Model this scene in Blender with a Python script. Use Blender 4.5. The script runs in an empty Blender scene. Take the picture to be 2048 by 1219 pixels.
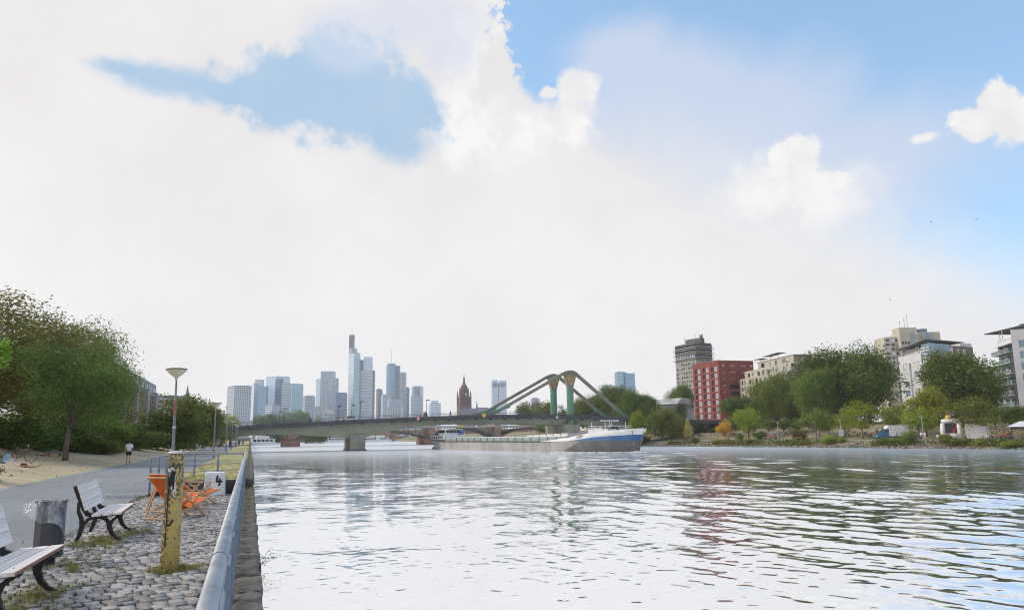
import bpy, bmesh, math, random
import numpy as np
from mathutils import Vector, Matrix, noise as mnoise
R_ = math.radians
rng = np.random.default_rng(7)
rnd = random.Random(11)
sc = bpy.context.scene
COL = sc.collection

# ------------------------------------------------------------------ camera
Q = 1.6                                   # promenade level above the river
CAM = Vector((0.0, 0.0, Q + 1.75))
FPX, YAW, PITCH, ROLL = 1540.0, R_(18.653), R_(9.637), 0.0125
_F = Vector((math.sin(YAW) * math.cos(PITCH), math.cos(YAW) * math.cos(PITCH), math.sin(PITCH)))
_R0 = Vector((math.cos(YAW), -math.sin(YAW), 0)); _U0 = _R0.cross(_F)
_R = _R0 * math.cos(ROLL) - _U0 * math.sin(ROLL); _U = _U0 * math.cos(ROLL) + _R0 * math.sin(ROLL)
cam = bpy.data.cameras.new('camera'); cam.sensor_width = 36; cam.lens = 36 * FPX / 2048
cam.clip_start = 0.05; cam.clip_end = 20000
camo = bpy.data.objects.new('camera', cam); COL.objects.link(camo)
camo.matrix_world = Matrix(((_R.x, _U.x, -_F.x, CAM.x), (_R.y, _U.y, -_F.y, CAM.y), (_R.z, _U.z, -_F.z, CAM.z), (0, 0, 0, 1)))
sc.camera = camo
def ray(px, py): return _F + _R * ((px - 1024) / FPX) + _U * ((609.5 - py) / FPX)
def at(px, py, D): return CAM + ray(px, py) * D
def at_y(px, py, Y):
    d = ray(px, py); return CAM + d * ((Y - CAM.y) / d.y)
def on_z(px, py, z):
    d = ray(px, py); return CAM + d * ((z - CAM.z) / d.z)
def azel(px, py):
    d = ray(px, py); return math.degrees(math.atan2(d.x, d.y)), math.degrees(math.atan2(d.z, math.hypot(d.x, d.y)))

# ------------------------------------------------------------------ sky
SUN_AZ, SUN_EL = -62.0, 36.0              # degrees: left of the river axis, ahead
w = bpy.data.worlds.new('World'); sc.world = w; w.use_nodes = True
nt = w.node_tree; N = nt.nodes; L = nt.links
for n in list(N): N.remove(n)
def nd(tree, typ, **kw):
    n = tree.nodes.new(typ)
    for k, v in kw.items():
        if k == 'inp':
            for i, x in v.items(): n.inputs[i].default_value = x
        else: setattr(n, k, v)
    return n
def mth(tree, op, a, b=None, c=None, clamp=False):
    n = tree.nodes.new('ShaderNodeMath'); n.operation = op; n.use_clamp = clamp
    for i, x in enumerate((a, b, c)):
        if x is None: continue
        if isinstance(x, (int, float)): n.inputs[i].default_value = x
        else: tree.links.new(x, n.inputs[i])
    return n.outputs[0]
def sstep(tree, x, e0, e1, t0=0.0, t1=1.0):
    n = tree.nodes.new('ShaderNodeMapRange'); n.interpolation_type = 'SMOOTHSTEP'
    tree.links.new(x, n.inputs[0]); n.inputs[1].default_value = e0; n.inputs[2].default_value = e1
    n.inputs[3].default_value = t0; n.inputs[4].default_value = t1
    return n.outputs[0]
def mixc(tree, f, a, b):
    n = tree.nodes.new('ShaderNodeMix'); n.data_type = 'RGBA'
    for s, x in ((n.inputs[0], f), (n.inputs[6], a), (n.inputs[7], b)):
        if isinstance(x, (int, float)): s.default_value = x
        elif isinstance(x, tuple): s.default_value = (*x[:3], 1)
        else: tree.links.new(x, s)
    return n.outputs[2]
tc = nd(nt, 'ShaderNodeTexCoord')
sky = nd(nt, 'ShaderNodeTexSky', sky_type='NISHITA', sun_disc=False, sun_elevation=R_(SUN_EL), sun_rotation=R_(SUN_AZ), altitude=100, air_density=1.0, dust_density=1.0, ozone_density=2.0)
sep = nd(nt, 'ShaderNodeSeparateXYZ'); L.new(tc.outputs['Generated'], sep.inputs[0])
az = mth(nt, 'MULTIPLY', mth(nt, 'ARCTAN2', sep.outputs[0], sep.outputs[1]), 180 / math.pi)
el = mth(nt, 'MULTIPLY', mth(nt, 'ARCSINE', sep.outputs[2]), 180 / math.pi)
cv = nd(nt, 'ShaderNodeCombineXYZ'); L.new(az, cv.inputs[0]); L.new(el, cv.inputs[1])
def noi(tree, vec, scale, detail=5, rough=.55, sc3=None):
    n = nd(tree, 'ShaderNodeTexNoise', inp={'Scale': scale, 'Detail': detail, 'Roughness': rough})
    if sc3:
        m = nd(tree, 'ShaderNodeMapping'); m.inputs['Scale'].default_value = sc3; tree.links.new(vec, m.inputs[0]); vec = m.outputs[0]
    tree.links.new(vec, n.inputs['Vector']); return n
dirv = tc.outputs['Generated']
n_big = mth(nt, 'SUBTRACT', noi(nt, dirv, 3.0, 4).outputs[0], .5)
n_mid = mth(nt, 'SUBTRACT', noi(nt, dirv, 9.0, 6, .6).outputs[0], .5)
n_fin = mth(nt, 'SUBTRACT', noi(nt, dirv, 26.0, 7, .62).outputs[0], .5)
n_cum = mth(nt, 'ADD', mth(nt, 'MULTIPLY', n_fin, 1.6), mth(nt, 'MULTIPLY', n_mid, 1.6))
PXD = 36.0 / 1024                          # degrees per photo pixel near the frame centre, for sizes only
def blob(px, py, rx, ry, soft, amp, nz):
    a0, e0 = azel(px, py)
    s = nd(nt, 'ShaderNodeVectorMath', operation='SUBTRACT'); L.new(cv.outputs[0], s.inputs[0]); s.inputs[1].default_value = (a0, e0, 0)
    k = math.cos(R_(e0))
    m = nd(nt, 'ShaderNodeVectorMath', operation='MULTIPLY'); L.new(s.outputs[0], m.inputs[0]); m.inputs[1].default_value = (k / (rx * PXD), 1 / (ry * PXD), 0)
    l = nd(nt, 'ShaderNodeVectorMath', operation='LENGTH'); L.new(m.outputs[0], l.inputs[0])
    return sstep(nt, mth(nt, 'ADD', l.outputs['Value'], mth(nt, 'MULTIPLY', nz, amp)), 1 + soft, 1 - soft)
def union(lst):
    o = lst[0]
    for x in lst[1:]: o = mth(nt, 'MAXIMUM', o, x)
    return o
# where the broken blue lies: elevation of the cloud deck's upper edge against azimuth
fc = nd(nt, 'ShaderNodeFloatCurve'); cu = fc.mapping.curves[0]
pts = [(-180, 45), (-120, 60), (-60, 85), (15.2, 85), (16.2, 40), (19.0, 26.5), (22, 24), (27, 22.5), (37, 18.5), (43, 15.5), (49, 11), (54, 8), (75, 8), (110, 14), (180, 45)]
while len(cu.points) < len(pts): cu.points.new(.5, .5)
for p, (a, e) in zip(cu.points, pts): p.location = ((a + 180) / 360, e / 90); p.handle_type = 'VECTOR'
fc.mapping.update(); azw = mth(nt, 'ADD', az, mth(nt, 'ADD', mth(nt, 'MULTIPLY', n_mid, 7.0), mth(nt, 'MULTIPLY', n_fin, 7.0))); L.new(mth(nt, 'DIVIDE', mth(nt, 'ADD', azw, 180.0), 360.0), fc.inputs['Value'])
edge = mth(nt, 'MULTIPLY', fc.outputs[0], 90.0)
dlt = mth(nt, 'ADD', mth(nt, 'SUBTRACT', edge, el), mth(nt, 'ADD', mth(nt, 'MULTIPLY', n_mid, 5.0), mth(nt, 'MULTIPLY', n_big, 6.0)))
softw = sstep(nt, az, 18.0, 34.0, .8, 5.0)
deck = sstep(nt, mth(nt, 'DIVIDE', dlt, softw), -1.0, 1.0)
cum = union([blob(*b) for b in (
    (1152, 172, 48, 46, 0.21, .8, n_cum), (1075, 262, 80, 50, 0.52, 1.0, n_cum), (1150, 225, 44, 40, 0.38, .9, n_cum), (1095, 186, 26, 18, 0.18, 1.1, n_cum), (1110, 250, 70, 48, 0.45, 1.0, n_cum), (985, 270, 80, 60, 0.60, 1.0, n_cum), (905, 235, 44, 90, 0.30, 1.2, n_cum),
    (955, 50, 48, 70, 0.22, 1.1, n_cum), (925, 130, 34, 60, 0.30, 1.2, n_cum), (1590, 322, 46, 46, 0.18, .8, n_cum), (1550, 372, 100, 46, 0.52, .9, n_cum), (1600, 400, 110, 50, 0.90, .8, n_cum),
    (1655, 362, 44, 20, 0.18, 1.0, n_cum), (1992, 208, 36, 42, 0.15, .9, n_cum), (1960, 248, 44, 40, 0.18, 1.0, n_cum), (2040, 245, 70, 40, 0.18, 1.0, n_cum), (1845, 275, 22, 8, 0.60, 1.0, n_cum))])
wisp = mth(nt, 'MULTIPLY', union([blob(*b) for b in ((1330, 190, 190, 110, .5, 1.2, n_mid), (1250, 120, 120, 70, .6, 1.2, n_mid), (1480, 250, 240, 120, .6, 1.0, n_mid), (1700, 320, 240, 110, .7, 1.0, n_mid))]), .72)
hole = union([blob(*b) for b in ((700, 185, 140, 100, .30, 1.1, n_cum), (560, 180, 105, 72, .30, 1.1, n_cum), (790, 215, 85, 90, .28, 1.0, n_cum), (345, 165, 105, 30, .5, .9, n_cum), (250, 140, 50, 16, .6, .8, n_cum), (450, 185, 70, 22, .5, .9, n_cum), (805, 285, 60, 40, .6, .8, n_cum))])
pale = mth(nt, 'MULTIPLY', union([blob(*b) for b in ((700, 80, 85, 60, .4, 1.3, n_mid), (850, 40, 120, 50, .5, 1.4, n_mid), (900, 90, 60, 60, .5, 1.4, n_mid))]), .55)
skyc = nd(nt, 'ShaderNodeVectorMath', operation='SCALE'); L.new(sky.outputs[0], skyc.inputs[0]); skyc.inputs['Scale'].default_value = 0.15
white = (0.605, 0.592, 0.597); grey = (0.76, 0.745, 0.755)
ctone = mixc(nt, sstep(nt, mth(nt, 'ADD', n_big, mth(nt, 'MULTIPLY', n_mid, .5)), -.2, .3), (0.545, 0.532, 0.538), white)
c0 = mixc(nt, .30, skyc.outputs[0], (0.27, 0.50, 0.70))
c1 = mixc(nt, wisp, c0, (0.45, 0.475, 0.56))
hor = nd(nt, 'ShaderNodeVectorMath', operation='SCALE'); L.new(ctone, hor.inputs[0]); L.new(sstep(nt, el, 2.0, 30.0, 1.07, .96), hor.inputs['Scale'])
c2 = mixc(nt, deck, c1, hor.outputs[0])
c3 = mixc(nt, cum, c2, mixc(nt, sstep(nt, n_cum, -.25, .35), (0.63, 0.62, 0.615), (0.55, 0.545, 0.555)))
hcol = mixc(nt, sstep(nt, n_mid, -.3, .3), (0.245, 0.37, 0.515), (0.31, 0.41, 0.53))
c4 = mixc(nt, hole, c3, hcol)
c5 = mixc(nt, pale, c4, (0.44, 0.48, 0.58))
bg = nd(nt, 'ShaderNodeBackground'); L.new(c5, bg.inputs[0]); bg.inputs[1].default_value = 1.0
wo = nd(nt, 'ShaderNodeOutputWorld'); L.new(bg.outputs[0], wo.inputs[0])
# one soft sun behind the cloud veil
sl = bpy.data.lights.new('sun', 'SUN'); sl.energy = 1.5; sl.angle = R_(10); sl.color = (1.0, 0.93, 0.82)
so = bpy.data.objects.new('sun', sl); COL.objects.link(so)
sd = Vector((math.sin(R_(SUN_AZ)) * math.cos(R_(SUN_EL)), math.cos(R_(SUN_AZ)) * math.cos(R_(SUN_EL)), math.sin(R_(SUN_EL))))
so.rotation_euler = sd.to_track_quat('Z', 'Y').to_euler(); so.location = (0, 0, 60)
sc.view_settings.view_transform = 'Standard'; sc.view_settings.look = 'None'; sc.view_settings.gamma = 1
sc.view_settings.exposure = 0.62; sc.view_settings.use_curve_mapping = False
sc.cycles.use_denoising = True; sc.cycles.max_bounces = 6; sc.cycles.transparent_max_bounces = 12
sc.cycles.diffuse_bounces = 3; sc.cycles.glossy_bounces = 3; sc.cycles.volume_bounces = 3
sc.cycles.sample_clamp_indirect = 6; sc.cycles.pixel_filter_type = 'BLACKMAN_HARRIS'; sc.cycles.filter_width = 1.1

# ------------------------------------------------------------------ materials
MATS = {}
def mat(name, col, rough=.75, col2=None, scale=3.0, bump=0.0, bscale=30.0, metal=0.0, spec=.4, var=0.0, contrast=(.35, .65), detail=5, island=False, coord='Object', sc3=None, trans=0.0):
    if name in MATS: return MATS[name]
    m = bpy.data.materials.new(name); m.use_nodes = True; t = m.node_tree
    b = t.nodes['Principled BSDF']; b.inputs['Roughness'].default_value = rough; b.inputs['Metallic'].default_value = metal
    b.inputs['Specular IOR Level'].default_value = spec
    co = nd(t, 'ShaderNodeTexCoord').outputs[coord]
    if col2 is None: col2 = tuple(c * .78 for c in col)
    n = noi(t, co, scale, detail, .6, sc3)
    c = mixc(t, sstep(t, n.outputs[0], *contrast), tuple(col2), tuple(col))
    if var:
        r = nd(t, 'ShaderNodeNewGeometry').outputs['Random Per Island'] if island else nd(t, 'ShaderNodeObjectInfo').outputs['Random']
        h = nd(t, 'ShaderNodeHueSaturation'); t.links.new(c, h.inputs['Color'])
        t.links.new(sstep(t, r, 0, 1, 1 - var, 1 + var), h.inputs['Value']); c = h.outputs[0]
    t.links.new(c, b.inputs['Base Color'])
    if bump:
        nb = noi(t, co, bscale, 6, .65, sc3)
        bn = nd(t, 'ShaderNodeBump', inp={'Strength': bump, 'Distance': .02}); t.links.new(nb.outputs[0], bn.inputs['Height']); t.links.new(bn.outputs[0], b.inputs['Normal'])
    MATS[name] = m; return m
def leafmat(name, c_dark, c_light, trans=.35, hue=.03):
    if name in MATS: return MATS[name]
    m = bpy.data.materials.new(name); m.use_nodes = True; t = m.node_tree
    for n in list(t.nodes): t.nodes.remove(n)
    g = nd(t, 'ShaderNodeNewGeometry'); co = nd(t, 'ShaderNodeTexCoord').outputs['Object']
    nz = noi(t, co, 2.2, 3)
    f = mth(t, 'ADD', mth(t, 'MULTIPLY', g.outputs['Random Per Island'], .55), mth(t, 'MULTIPLY', sstep(t, nz.outputs[0], .3, .7), .45))
    c = mixc(t, f, tuple(c_dark), tuple(c_light))
    oi = nd(t, 'ShaderNodeObjectInfo'); h = nd(t, 'ShaderNodeHueSaturation'); t.links.new(c, h.inputs['Color'])
    t.links.new(sstep(t, oi.outputs['Random'], 0, 1, .5 - hue, .5 + hue * .5), h.inputs['Hue']); t.links.new(sstep(t, oi.outputs['Random'], 0, 1, .88, 1.15), h.inputs['Value'])
    d = nd(t, 'ShaderNodeBsdfPrincipled', inp={'Roughness': .6, 'Specular IOR Level': .25}); t.links.new(h.outputs[0], d.inputs['Base Color'])
    tr = nd(t, 'ShaderNodeBsdfTranslucent'); t.links.new(h.outputs[0], tr.inputs[0])
    mx = nd(t, 'ShaderNodeMixShader', inp={0: trans}); t.links.new(d.outputs[0], mx.inputs[1]); t.links.new(tr.outputs[0], mx.inputs[2])
    o = nd(t, 'ShaderNodeOutputMaterial'); t.links.new(mx.outputs[0], o.inputs[0]); MATS[name] = m; return m
def glassmat(name, col, rough=.08, metal=.55, var=.0):
    return mat(name, col, rough, tuple(c * .7 for c in col), scale=.15, metal=metal, spec=.6, var=var)
def facademat(name, wall, glass, fh=3.6, bw=3.0, wf=.62, vf=.6, rough=.35, gl_rough=.12, band=0.0, metal=.35, tone=.25):
    """curtain-wall grid read from UVs in metres: u along the face, v up; far towers only"""
    if name in MATS: return MATS[name]
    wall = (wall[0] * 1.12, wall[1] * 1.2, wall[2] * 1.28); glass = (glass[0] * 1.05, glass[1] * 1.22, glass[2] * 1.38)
    m = bpy.data.materials.new(name); m.use_nodes = True; t = m.node_tree; b = t.nodes['Principled BSDF']
    uv = nd(t, 'ShaderNodeUVMap', uv_map='UVMap').outputs[0]; s = nd(t, 'ShaderNodeSeparateXYZ'); t.links.new(uv, s.inputs[0])
    fu = mth(t, 'FRACT', mth(t, 'DIVIDE', s.outputs[0], bw)); fv = mth(t, 'FRACT', mth(t, 'DIVIDE', s.outputs[1], fh))
    iu = mth(t, 'LESS_THAN', fu, wf); iv = mth(t, 'LESS_THAN', fv, vf); win = mth(t, 'MULTIPLY', iu, iv)
    cell = nd(t, 'ShaderNodeCombineXYZ'); t.links.new(mth(t, 'FLOOR', mth(t, 'DIVIDE', s.outputs[0], bw)), cell.inputs[0]); t.links.new(mth(t, 'FLOOR', mth(t, 'DIVIDE', s.outputs[1], fh)), cell.inputs[1])
    wn = nd(t, 'ShaderNodeTexWhiteNoise', noise_dimensions='2D'); t.links.new(cell.outputs[0], wn.inputs['Vector'])
    gl = mixc(t, mth(t, 'MULTIPLY', wn.outputs[0], tone), tuple(glass), tuple(wall))
    big = noi(t, uv, .035, 3)
    wl = mixc(t, sstep(t, big.outputs[0], .35, .65), tuple(c * .86 for c in wall), tuple(wall))
    t.links.new(mixc(t, win, wl, gl), b.inputs['Base Color'])
    t.links.new(mth(t, 'MULTIPLY', win, metal), b.inputs['Metallic'])
    t.links.new(mth(t, 'SUBTRACT', rough, mth(t, 'MULTIPLY', win, rough - gl_rough)), b.inputs['Roughness'])
    MATS[name] = m; return m

# ------------------------------------------------------------------ mesh helpers
class MB:
    def __init__(s): s.v = []; s.f = []; s.uv = {}; s.mi = {}
    def quad(s, a, b, c, d, uv=None):
        i = len(s.v); s.v += [tuple(a), tuple(b), tuple(c), tuple(d)]; s.f.append((i, i + 1, i + 2, i + 3))
        if uv: s.uv[len(s.f) - 1] = uv
        return s
    def poly(s, pts):
        i = len(s.v); s.v += [tuple(p) for p in pts]; s.f.append(tuple(range(i, i + len(pts)))); return s
    def hexa(s, p):                       # 8 points: bottom loop 0-3 (ccw seen from above), top loop 4-7
        i = len(s.v); s.v += [tuple(x) for x in p]
        for q in ((3, 2, 1, 0), (4, 5, 6, 7), (0, 1, 5, 4), (1, 2, 6, 5), (2, 3, 7, 6), (3, 0, 4, 7)): s.f.append(tuple(i + k for k in q))
        return s
    def box(s, x0, x1, y0, y1, z0, z1):
        return s.hexa([(x0, y0, z0), (x1, y0, z0), (x1, y1, z0), (x0, y1, z0), (x0, y0, z1), (x1, y0, z1), (x1, y1, z1), (x0, y1, z1)])
    def beam(s, a, b, wd, ht, up=(0, 0, 1)):     # rectangular bar from a to b
        a = Vector(a); b = Vector(b); d = (b - a).normalized(); u = Vector(up)
        x = d.cross(u)
        if x.length < 1e-4: x = d.cross(Vector((0, 1, 0)))
        x.normalize(); y = x.cross(d).normalized(); x = x * wd / 2; y = y * ht / 2
        return s.hexa([a - x - y, a + x - y, b + x - y, b - x - y, a - x + y, a + x + y, b + x + y, b - x + y])
    def tube(s, pts, rad, n=8, cap=True):
        pts = [Vector(p) for p in pts]; k = len(pts)
        if not isinstance(rad, (list, tuple)): rad = [rad] * k
        ref = None; i0 = len(s.v)
        for i, p in enumerate(pts):
            d = (pts[min(i + 1, k - 1)] - pts[max(i - 1, 0)]).normalized()
            if ref is None:
                ref = Vector((0, 0, 1)) if abs(d.z) < .9 else Vector((1, 0, 0))
            x = d.cross(ref).normalized(); y = x.cross(d).normalized(); ref = y
            for j in range(n):
                a = 2 * math.pi * j / n; s.v.append(tuple(p + (x * math.cos(a) + y * math.sin(a)) * rad[i]))
        for i in range(k - 1):
            for j in range(n):
                a = i0 + i * n + j; b = i0 + i * n + (j + 1) % n; s.f.append((a, b, b + n, a + n))
        if cap:
            s.f.append(tuple(i0 + j for j in range(n))); s.f.append(tuple(i0 + (k - 1) * n + n - 1 - j for j in range(n)))
        return s
    def lathe(s, prof, n=16, c=(0, 0, 0)):
        i0 = len(s.v)
        for r, z in prof:
            for j in range(n):
                a = 2 * math.pi * j / n; s.v.append((c[0] + r * math.cos(a), c[1] + r * math.sin(a), c[2] + z))
        for i in range(len(prof) - 1):
            for j in range(n):
                a = i0 + i * n + j; b = i0 + i * n + (j + 1) % n; s.f.append((a, b, b + n, a + n))
        s.f.append(tuple(i0 + n - 1 - j for j in range(n))); s.f.append(tuple(i0 + (len(prof) - 1) * n + j for j in range(n)))
        return s
    def prism(s, poly, z0, z1, uvs=False, z1s=None):
        k = len(poly); i = len(s.v)
        s.v += [(p[0], p[1], z0) for p in poly] + [(p[0], p[1], (z1s[j] if z1s else z1)) for j, p in enumerate(poly)]
        s.f.append(tuple(i + k - 1 - j for j in range(k))); s.f.append(tuple(i + k + j for j in range(k)))
        acc = 0
        for j in range(k):
            q = (j + 1) % k; s.f.append((i + j, i + q, i + k + q, i + k + j))
            if uvs:
                ln = math.hypot(poly[q][0] - poly[j][0], poly[q][1] - poly[j][1])
                s.uv[len(s.f) - 1] = [(acc, z0), (acc + ln, z0), (acc + ln, z1), (acc, z1)]; acc += ln
        return s
    def strip(s, pts, wid, x0, x1):       # (y,z) centre line with widths, extruded in x
        n = len(pts); lo = []; hi = []
        for i, (y, z) in enumerate(pts):
            y0, z0 = pts[max(i - 1, 0)]; y1, z1 = pts[min(i + 1, n - 1)]; l = math.hypot(y1 - y0, z1 - z0); ny, nz = -(z1 - z0) / l, (y1 - y0) / l
            h = (wid[i] if isinstance(wid, (list, tuple)) else wid) / 2
            lo.append((y - ny * h, z - nz * h)); hi.append((y + ny * h, z + nz * h))
        for i in range(n - 1):
            s.hexa([(x0, *lo[i]), (x1, *lo[i]), (x1, *lo[i + 1]), (x0, *lo[i + 1]), (x0, *hi[i]), (x1, *hi[i]), (x1, *hi[i + 1]), (x0, *hi[i + 1])])
        return s
    def mesh(s, name, m):
        me = bpy.data.meshes.new(name); me.from_pydata(s.v, [], s.f)
        if s.uv:
            ul = me.uv_layers.new(name='UVMap')
            for p in me.polygons:
                if p.index in s.uv:
                    for li, u in zip(p.loop_indices, s.uv[p.index]): ul.data[li].uv = u
        bm = bmesh.new(); bm.from_mesh(me); bmesh.ops.recalc_face_normals(bm, faces=bm.faces); bm.to_mesh(me); bm.free()
        if m: me.materials.append(m)
        return me
    def build(s, name, m, parent=None, smooth=False, bevel=0, label=None):
        o = obj(name, s.mesh(name, m), parent)
        if smooth:
            for p in o.data.polygons: p.use_smooth = True
        if bevel:
            b = o.modifiers.new('bevel', 'BEVEL'); b.width = bevel; b.segments = 2; b.limit_method = 'ANGLE'
        if label: o['label'] = label
        return o
def basis(o): return Matrix.LocRotScale(o.location, o.rotation_euler, o.scale)
def wm(o): return (wm(o.parent) @ o.matrix_parent_inverse @ basis(o)) if o.parent else basis(o)
def obj(name, me, parent=None):
    o = bpy.data.objects.new(name, me); COL.objects.link(o)
    if parent: o.parent = parent; o.matrix_parent_inverse = wm(parent).inverted()
    return o
def tag(o, label, cat, group=None):
    o['label'] = label; o['category'] = cat
    if group: o['group'] = group
    return o
def thing(name, label, cat, loc=(0, 0, 0), rz=0, group=None):
    o = bpy.data.objects.new(name, None); COL.objects.link(o); o.location = loc; o.rotation_euler = (0, 0, rz); o.empty_display_size = .2
    return tag(o, label, cat, group)
def kind(o, k='structure'): o['kind'] = k; return o
def dup(o, parent=None, label=None, loc=None, rz=None, scale=None):
    c = o.copy(); COL.objects.link(c); c.parent = parent
    if parent: c.matrix_parent_inverse = o.matrix_parent_inverse.copy()
    if label: c['label'] = label
    if loc is not None: c.location = loc
    if rz is not None: c.rotation_euler = (0, 0, rz)
    if scale is not None: c.scale = (scale,) * 3 if isinstance(scale, (int, float)) else scale
    for ch in list(o.children): dup(ch, c)
    return c
def np_mesh(name, verts, quads, m, smooth=False):
    me = bpy.data.meshes.new(name); nv, nf = len(verts), len(quads); k = quads.shape[1]
    me.vertices.add(nv); me.vertices.foreach_set('co', np.asarray(verts, dtype=np.float32).ravel())
    me.loops.add(nf * k); me.loops.foreach_set('vertex_index', np.asarray(quads, dtype=np.int32).ravel())
    me.polygons.add(nf); me.polygons.foreach_set('loop_start', np.arange(0, nf * k, k, dtype=np.int32)); me.polygons.foreach_set('loop_total', np.full(nf, k, dtype=np.int32))
    if smooth: me.polygons.foreach_set('use_smooth', np.ones(nf, dtype=bool))
    me.update(calc_edges=True)
    if m: me.materials.append(m)
    return me
def grid_mesh(name, xs, ys, fz, m, smooth=True, fx=None):
    X, Y = np.meshgrid(xs, ys)
    if fx is not None: X = fx(X, Y)
    Z = fz(X, Y); V = np.stack([X, Y, Z], -1).reshape(-1, 3); nx, ny = len(xs), len(ys)
    i = (np.arange(ny - 1)[:, None] * nx + np.arange(nx - 1)[None, :]).ravel()
    return np_mesh(name, V, np.stack([i, i + 1, i + nx + 1, i + nx], 1), m, smooth)

# ------------------------------------------------------------------ terrain and river
def XW(Y): return np.interp(Y, [-60, 99, 200, 260, 345, 760], [149, 125.4, 107.0, 103, 114, 118])
def sm(t): t = np.clip(t, 0, 1); return t * t * (3 - 2 * t)
def gz_right(s): return np.interp(s, [-2, 0, 3.2, 3.4, 18, 34, 75, 140, 3000], [-1.2, -.05, 1.22, 1.3, 1.75, 4.1, 6.2, 7.2, 8.0])
def zr(X, Y): return float(gz_right(X - XW(Y)))
def zl(X, Y=0):
    d = -8.8 - X
    return float(Q + (0 if d < 0 else .13 * min(d, 7) + .33 * max(0, min(d - 7, 6)) + .012 * max(0, d - 13)))
zl_v = np.vectorize(zl)
def on_left(px, py):
    X, Y, z = 0, 0, Q
    for _ in range(25):
        p = on_z(px, py, z); z = .5 * z + .5 * zl(p.x, p.y)
    return p
def left_at(px, X):
    d = ray(px, 880); t_ = X / d.x; return Vector((X, d.y * t_, zl(X)))
def on_right(px, py):
    z = 1.5
    for _ in range(40):
        p = on_z(px, py, z); z = .7 * z + .3 * zr(p.x, p.y)
    return Vector((p.x, p.y, zr(p.x, p.y)))
def right_at(px, s):                       # point on the right bank s metres behind the waterline, in photo column px
    d = ray(px, 866); lo, hi = 60.0, 1500.0
    for _ in range(60):
        t = (lo + hi) / 2; X, Y = d.x * t, d.y * t
        if X - XW(Y) < s: lo = t
        else: hi = t
    return Vector((X, Y, zr(X, Y)))
def depth(p): return (Vector(p) - CAM).dot(_F)
def ztop(px, py, p):                       # height seen at row py above the ground point p
    return at(px, py, depth(p)).z

m_sand = mat('dry_grass_sand', (.50, .40, .24), .95, (.36, .28, .15), scale=.55, bump=.6, bscale=9, contrast=(.3, .7))
def layered(name, c1, c2, c3, s1, s2, rough=.95, bump=.5, bs=12):
    m = mat(name, c1, rough, c2, scale=s1, bump=bump, bscale=bs, contrast=(.35, .65)); t = m.node_tree; b = t.nodes['Principled BSDF']
    src = b.inputs['Base Color'].links[0].from_socket; co = nd(t, 'ShaderNodeTexCoord').outputs['Object']
    n2 = noi(t, co, s2, 6, .7); t.links.new(mixc(t, sstep(t, n2.outputs[0], .50, .68), src, c3), b.inputs['Base Color']); return m
m_sand = layered('dry_lawn', (.56, .45, .30), (.46, .37, .235), (.34, .285, .165), .35, .9)
m_path = layered('asphalt_path', (.275, .285, .30), (.225, .232, .245), (.19, .195, .205), .25, 3.5, rough=.85, bump=.35, bs=45)
m_strip = layered('strip_grass', (.50, .43, .22), (.38, .36, .15), (.22, .25, .08), .6, 1.6, bump=.8, bs=20)
m_rlawn = layered('bank_lawn', (.34, .265, .16), (.25, .205, .115), (.13, .14, .055), .12, .5)
m_soil = mat('joint_soil', (.050, .045, .036), .95, (.028, .028, .022), scale=4, bump=.5, bscale=40)
m_city = mat('city_ground', (.22, .22, .20), .9, (.15, .17, .12), scale=.02)
m_slope = mat('embankment_soil', (.16, .14, .11), .95, (.09, .085, .06), scale=.8, bump=.6, bscale=6)

xs = np.concatenate([-np.geomspace(1600, 34, 26), np.linspace(-30, -8.8, 40)])
ys = np.concatenate([np.linspace(-20, 240, 120), np.geomspace(250, 760, 20)])
def zleft(X, Y):
    Z = zl_v(X); n = np.sin(X * 1.7 + Y * .6) * np.sin(Y * .9 - X * .5)
    return Z + np.where(X < -9.3, .03 * n, 0) - np.where(X > -8.81, .03, 0)
kind(obj('left_bank_lawn', grid_mesh('left_bank_lawn', xs, ys, zleft, m_sand)))
kind(obj('promenade_path', grid_mesh('promenade_path', np.linspace(-8.86, -3.1, 12), np.linspace(-8, 760, 200), lambda X, Y: np.full_like(X, Q) + .02 * np.cos((X + 6) * .5), m_path, fx=lambda X, Y: X + np.where(X < -8.8, .12 * np.sin(Y * 1.3) + .09 * np.sin(Y * 3.1), 0))))
def zstrip(X, Y):
    up = .43 * sm((X + 3.1) / 1.3); return Q + .012 + up * np.interp(Y, [27, 50, 90, 200], [1, .8, .55, .4]) + .015 * np.sin(X * 5 + Y * 3)
kind(obj('grass_strip', grid_mesh('grass_strip', np.linspace(-3.12, -.02, 14), np.concatenate([np.linspace(27.86, 60, 60), np.linspace(62, 760, 80)]), zstrip, m_strip)))
m_stone = mat('quay_stone', (.15, .135, .118), .95, (.055, .052, .042), scale=3.5, bump=1.0, bscale=14, var=.12)
m_darkstone = mat('dark_wall_stone', (.11, .10, .09), .9, (.055, .05, .045), scale=3, bump=.8, bscale=16)
qw = kind(MB().box(-.30, .13, -8, 760, -1.5, Q - .06).build('quay_wall', m_darkstone))
cops = []
for k in range(4):                                   # rough coping blocks, a few worn shapes
    bm = bmesh.new(); bmesh.ops.create_cube(bm, size=1); bmesh.ops.subdivide_edges(bm, edges=bm.edges, cuts=5, use_grid_fill=True)
    for v in bm.verts:
        v.co = Vector((v.co.x * .30, v.co.y * .97, v.co.z * .30))
        q = Vector((max(-.11, min(.11, v.co.x)), max(-.45, min(.45, v.co.y)), max(-.11, min(.11, v.co.z))))
        d = v.co - q
        if d.length > .042: v.co = q + d.normalized() * .042
        nn = mnoise.noise_vector(v.co * 9 + Vector((k * 7, 0, 0))); v.co += nn * .022
    me = bpy.data.meshes.new('coping_stone'); bm.to_mesh(me); bm.free(); me.materials.append(m_stone); cops.append(me)
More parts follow.
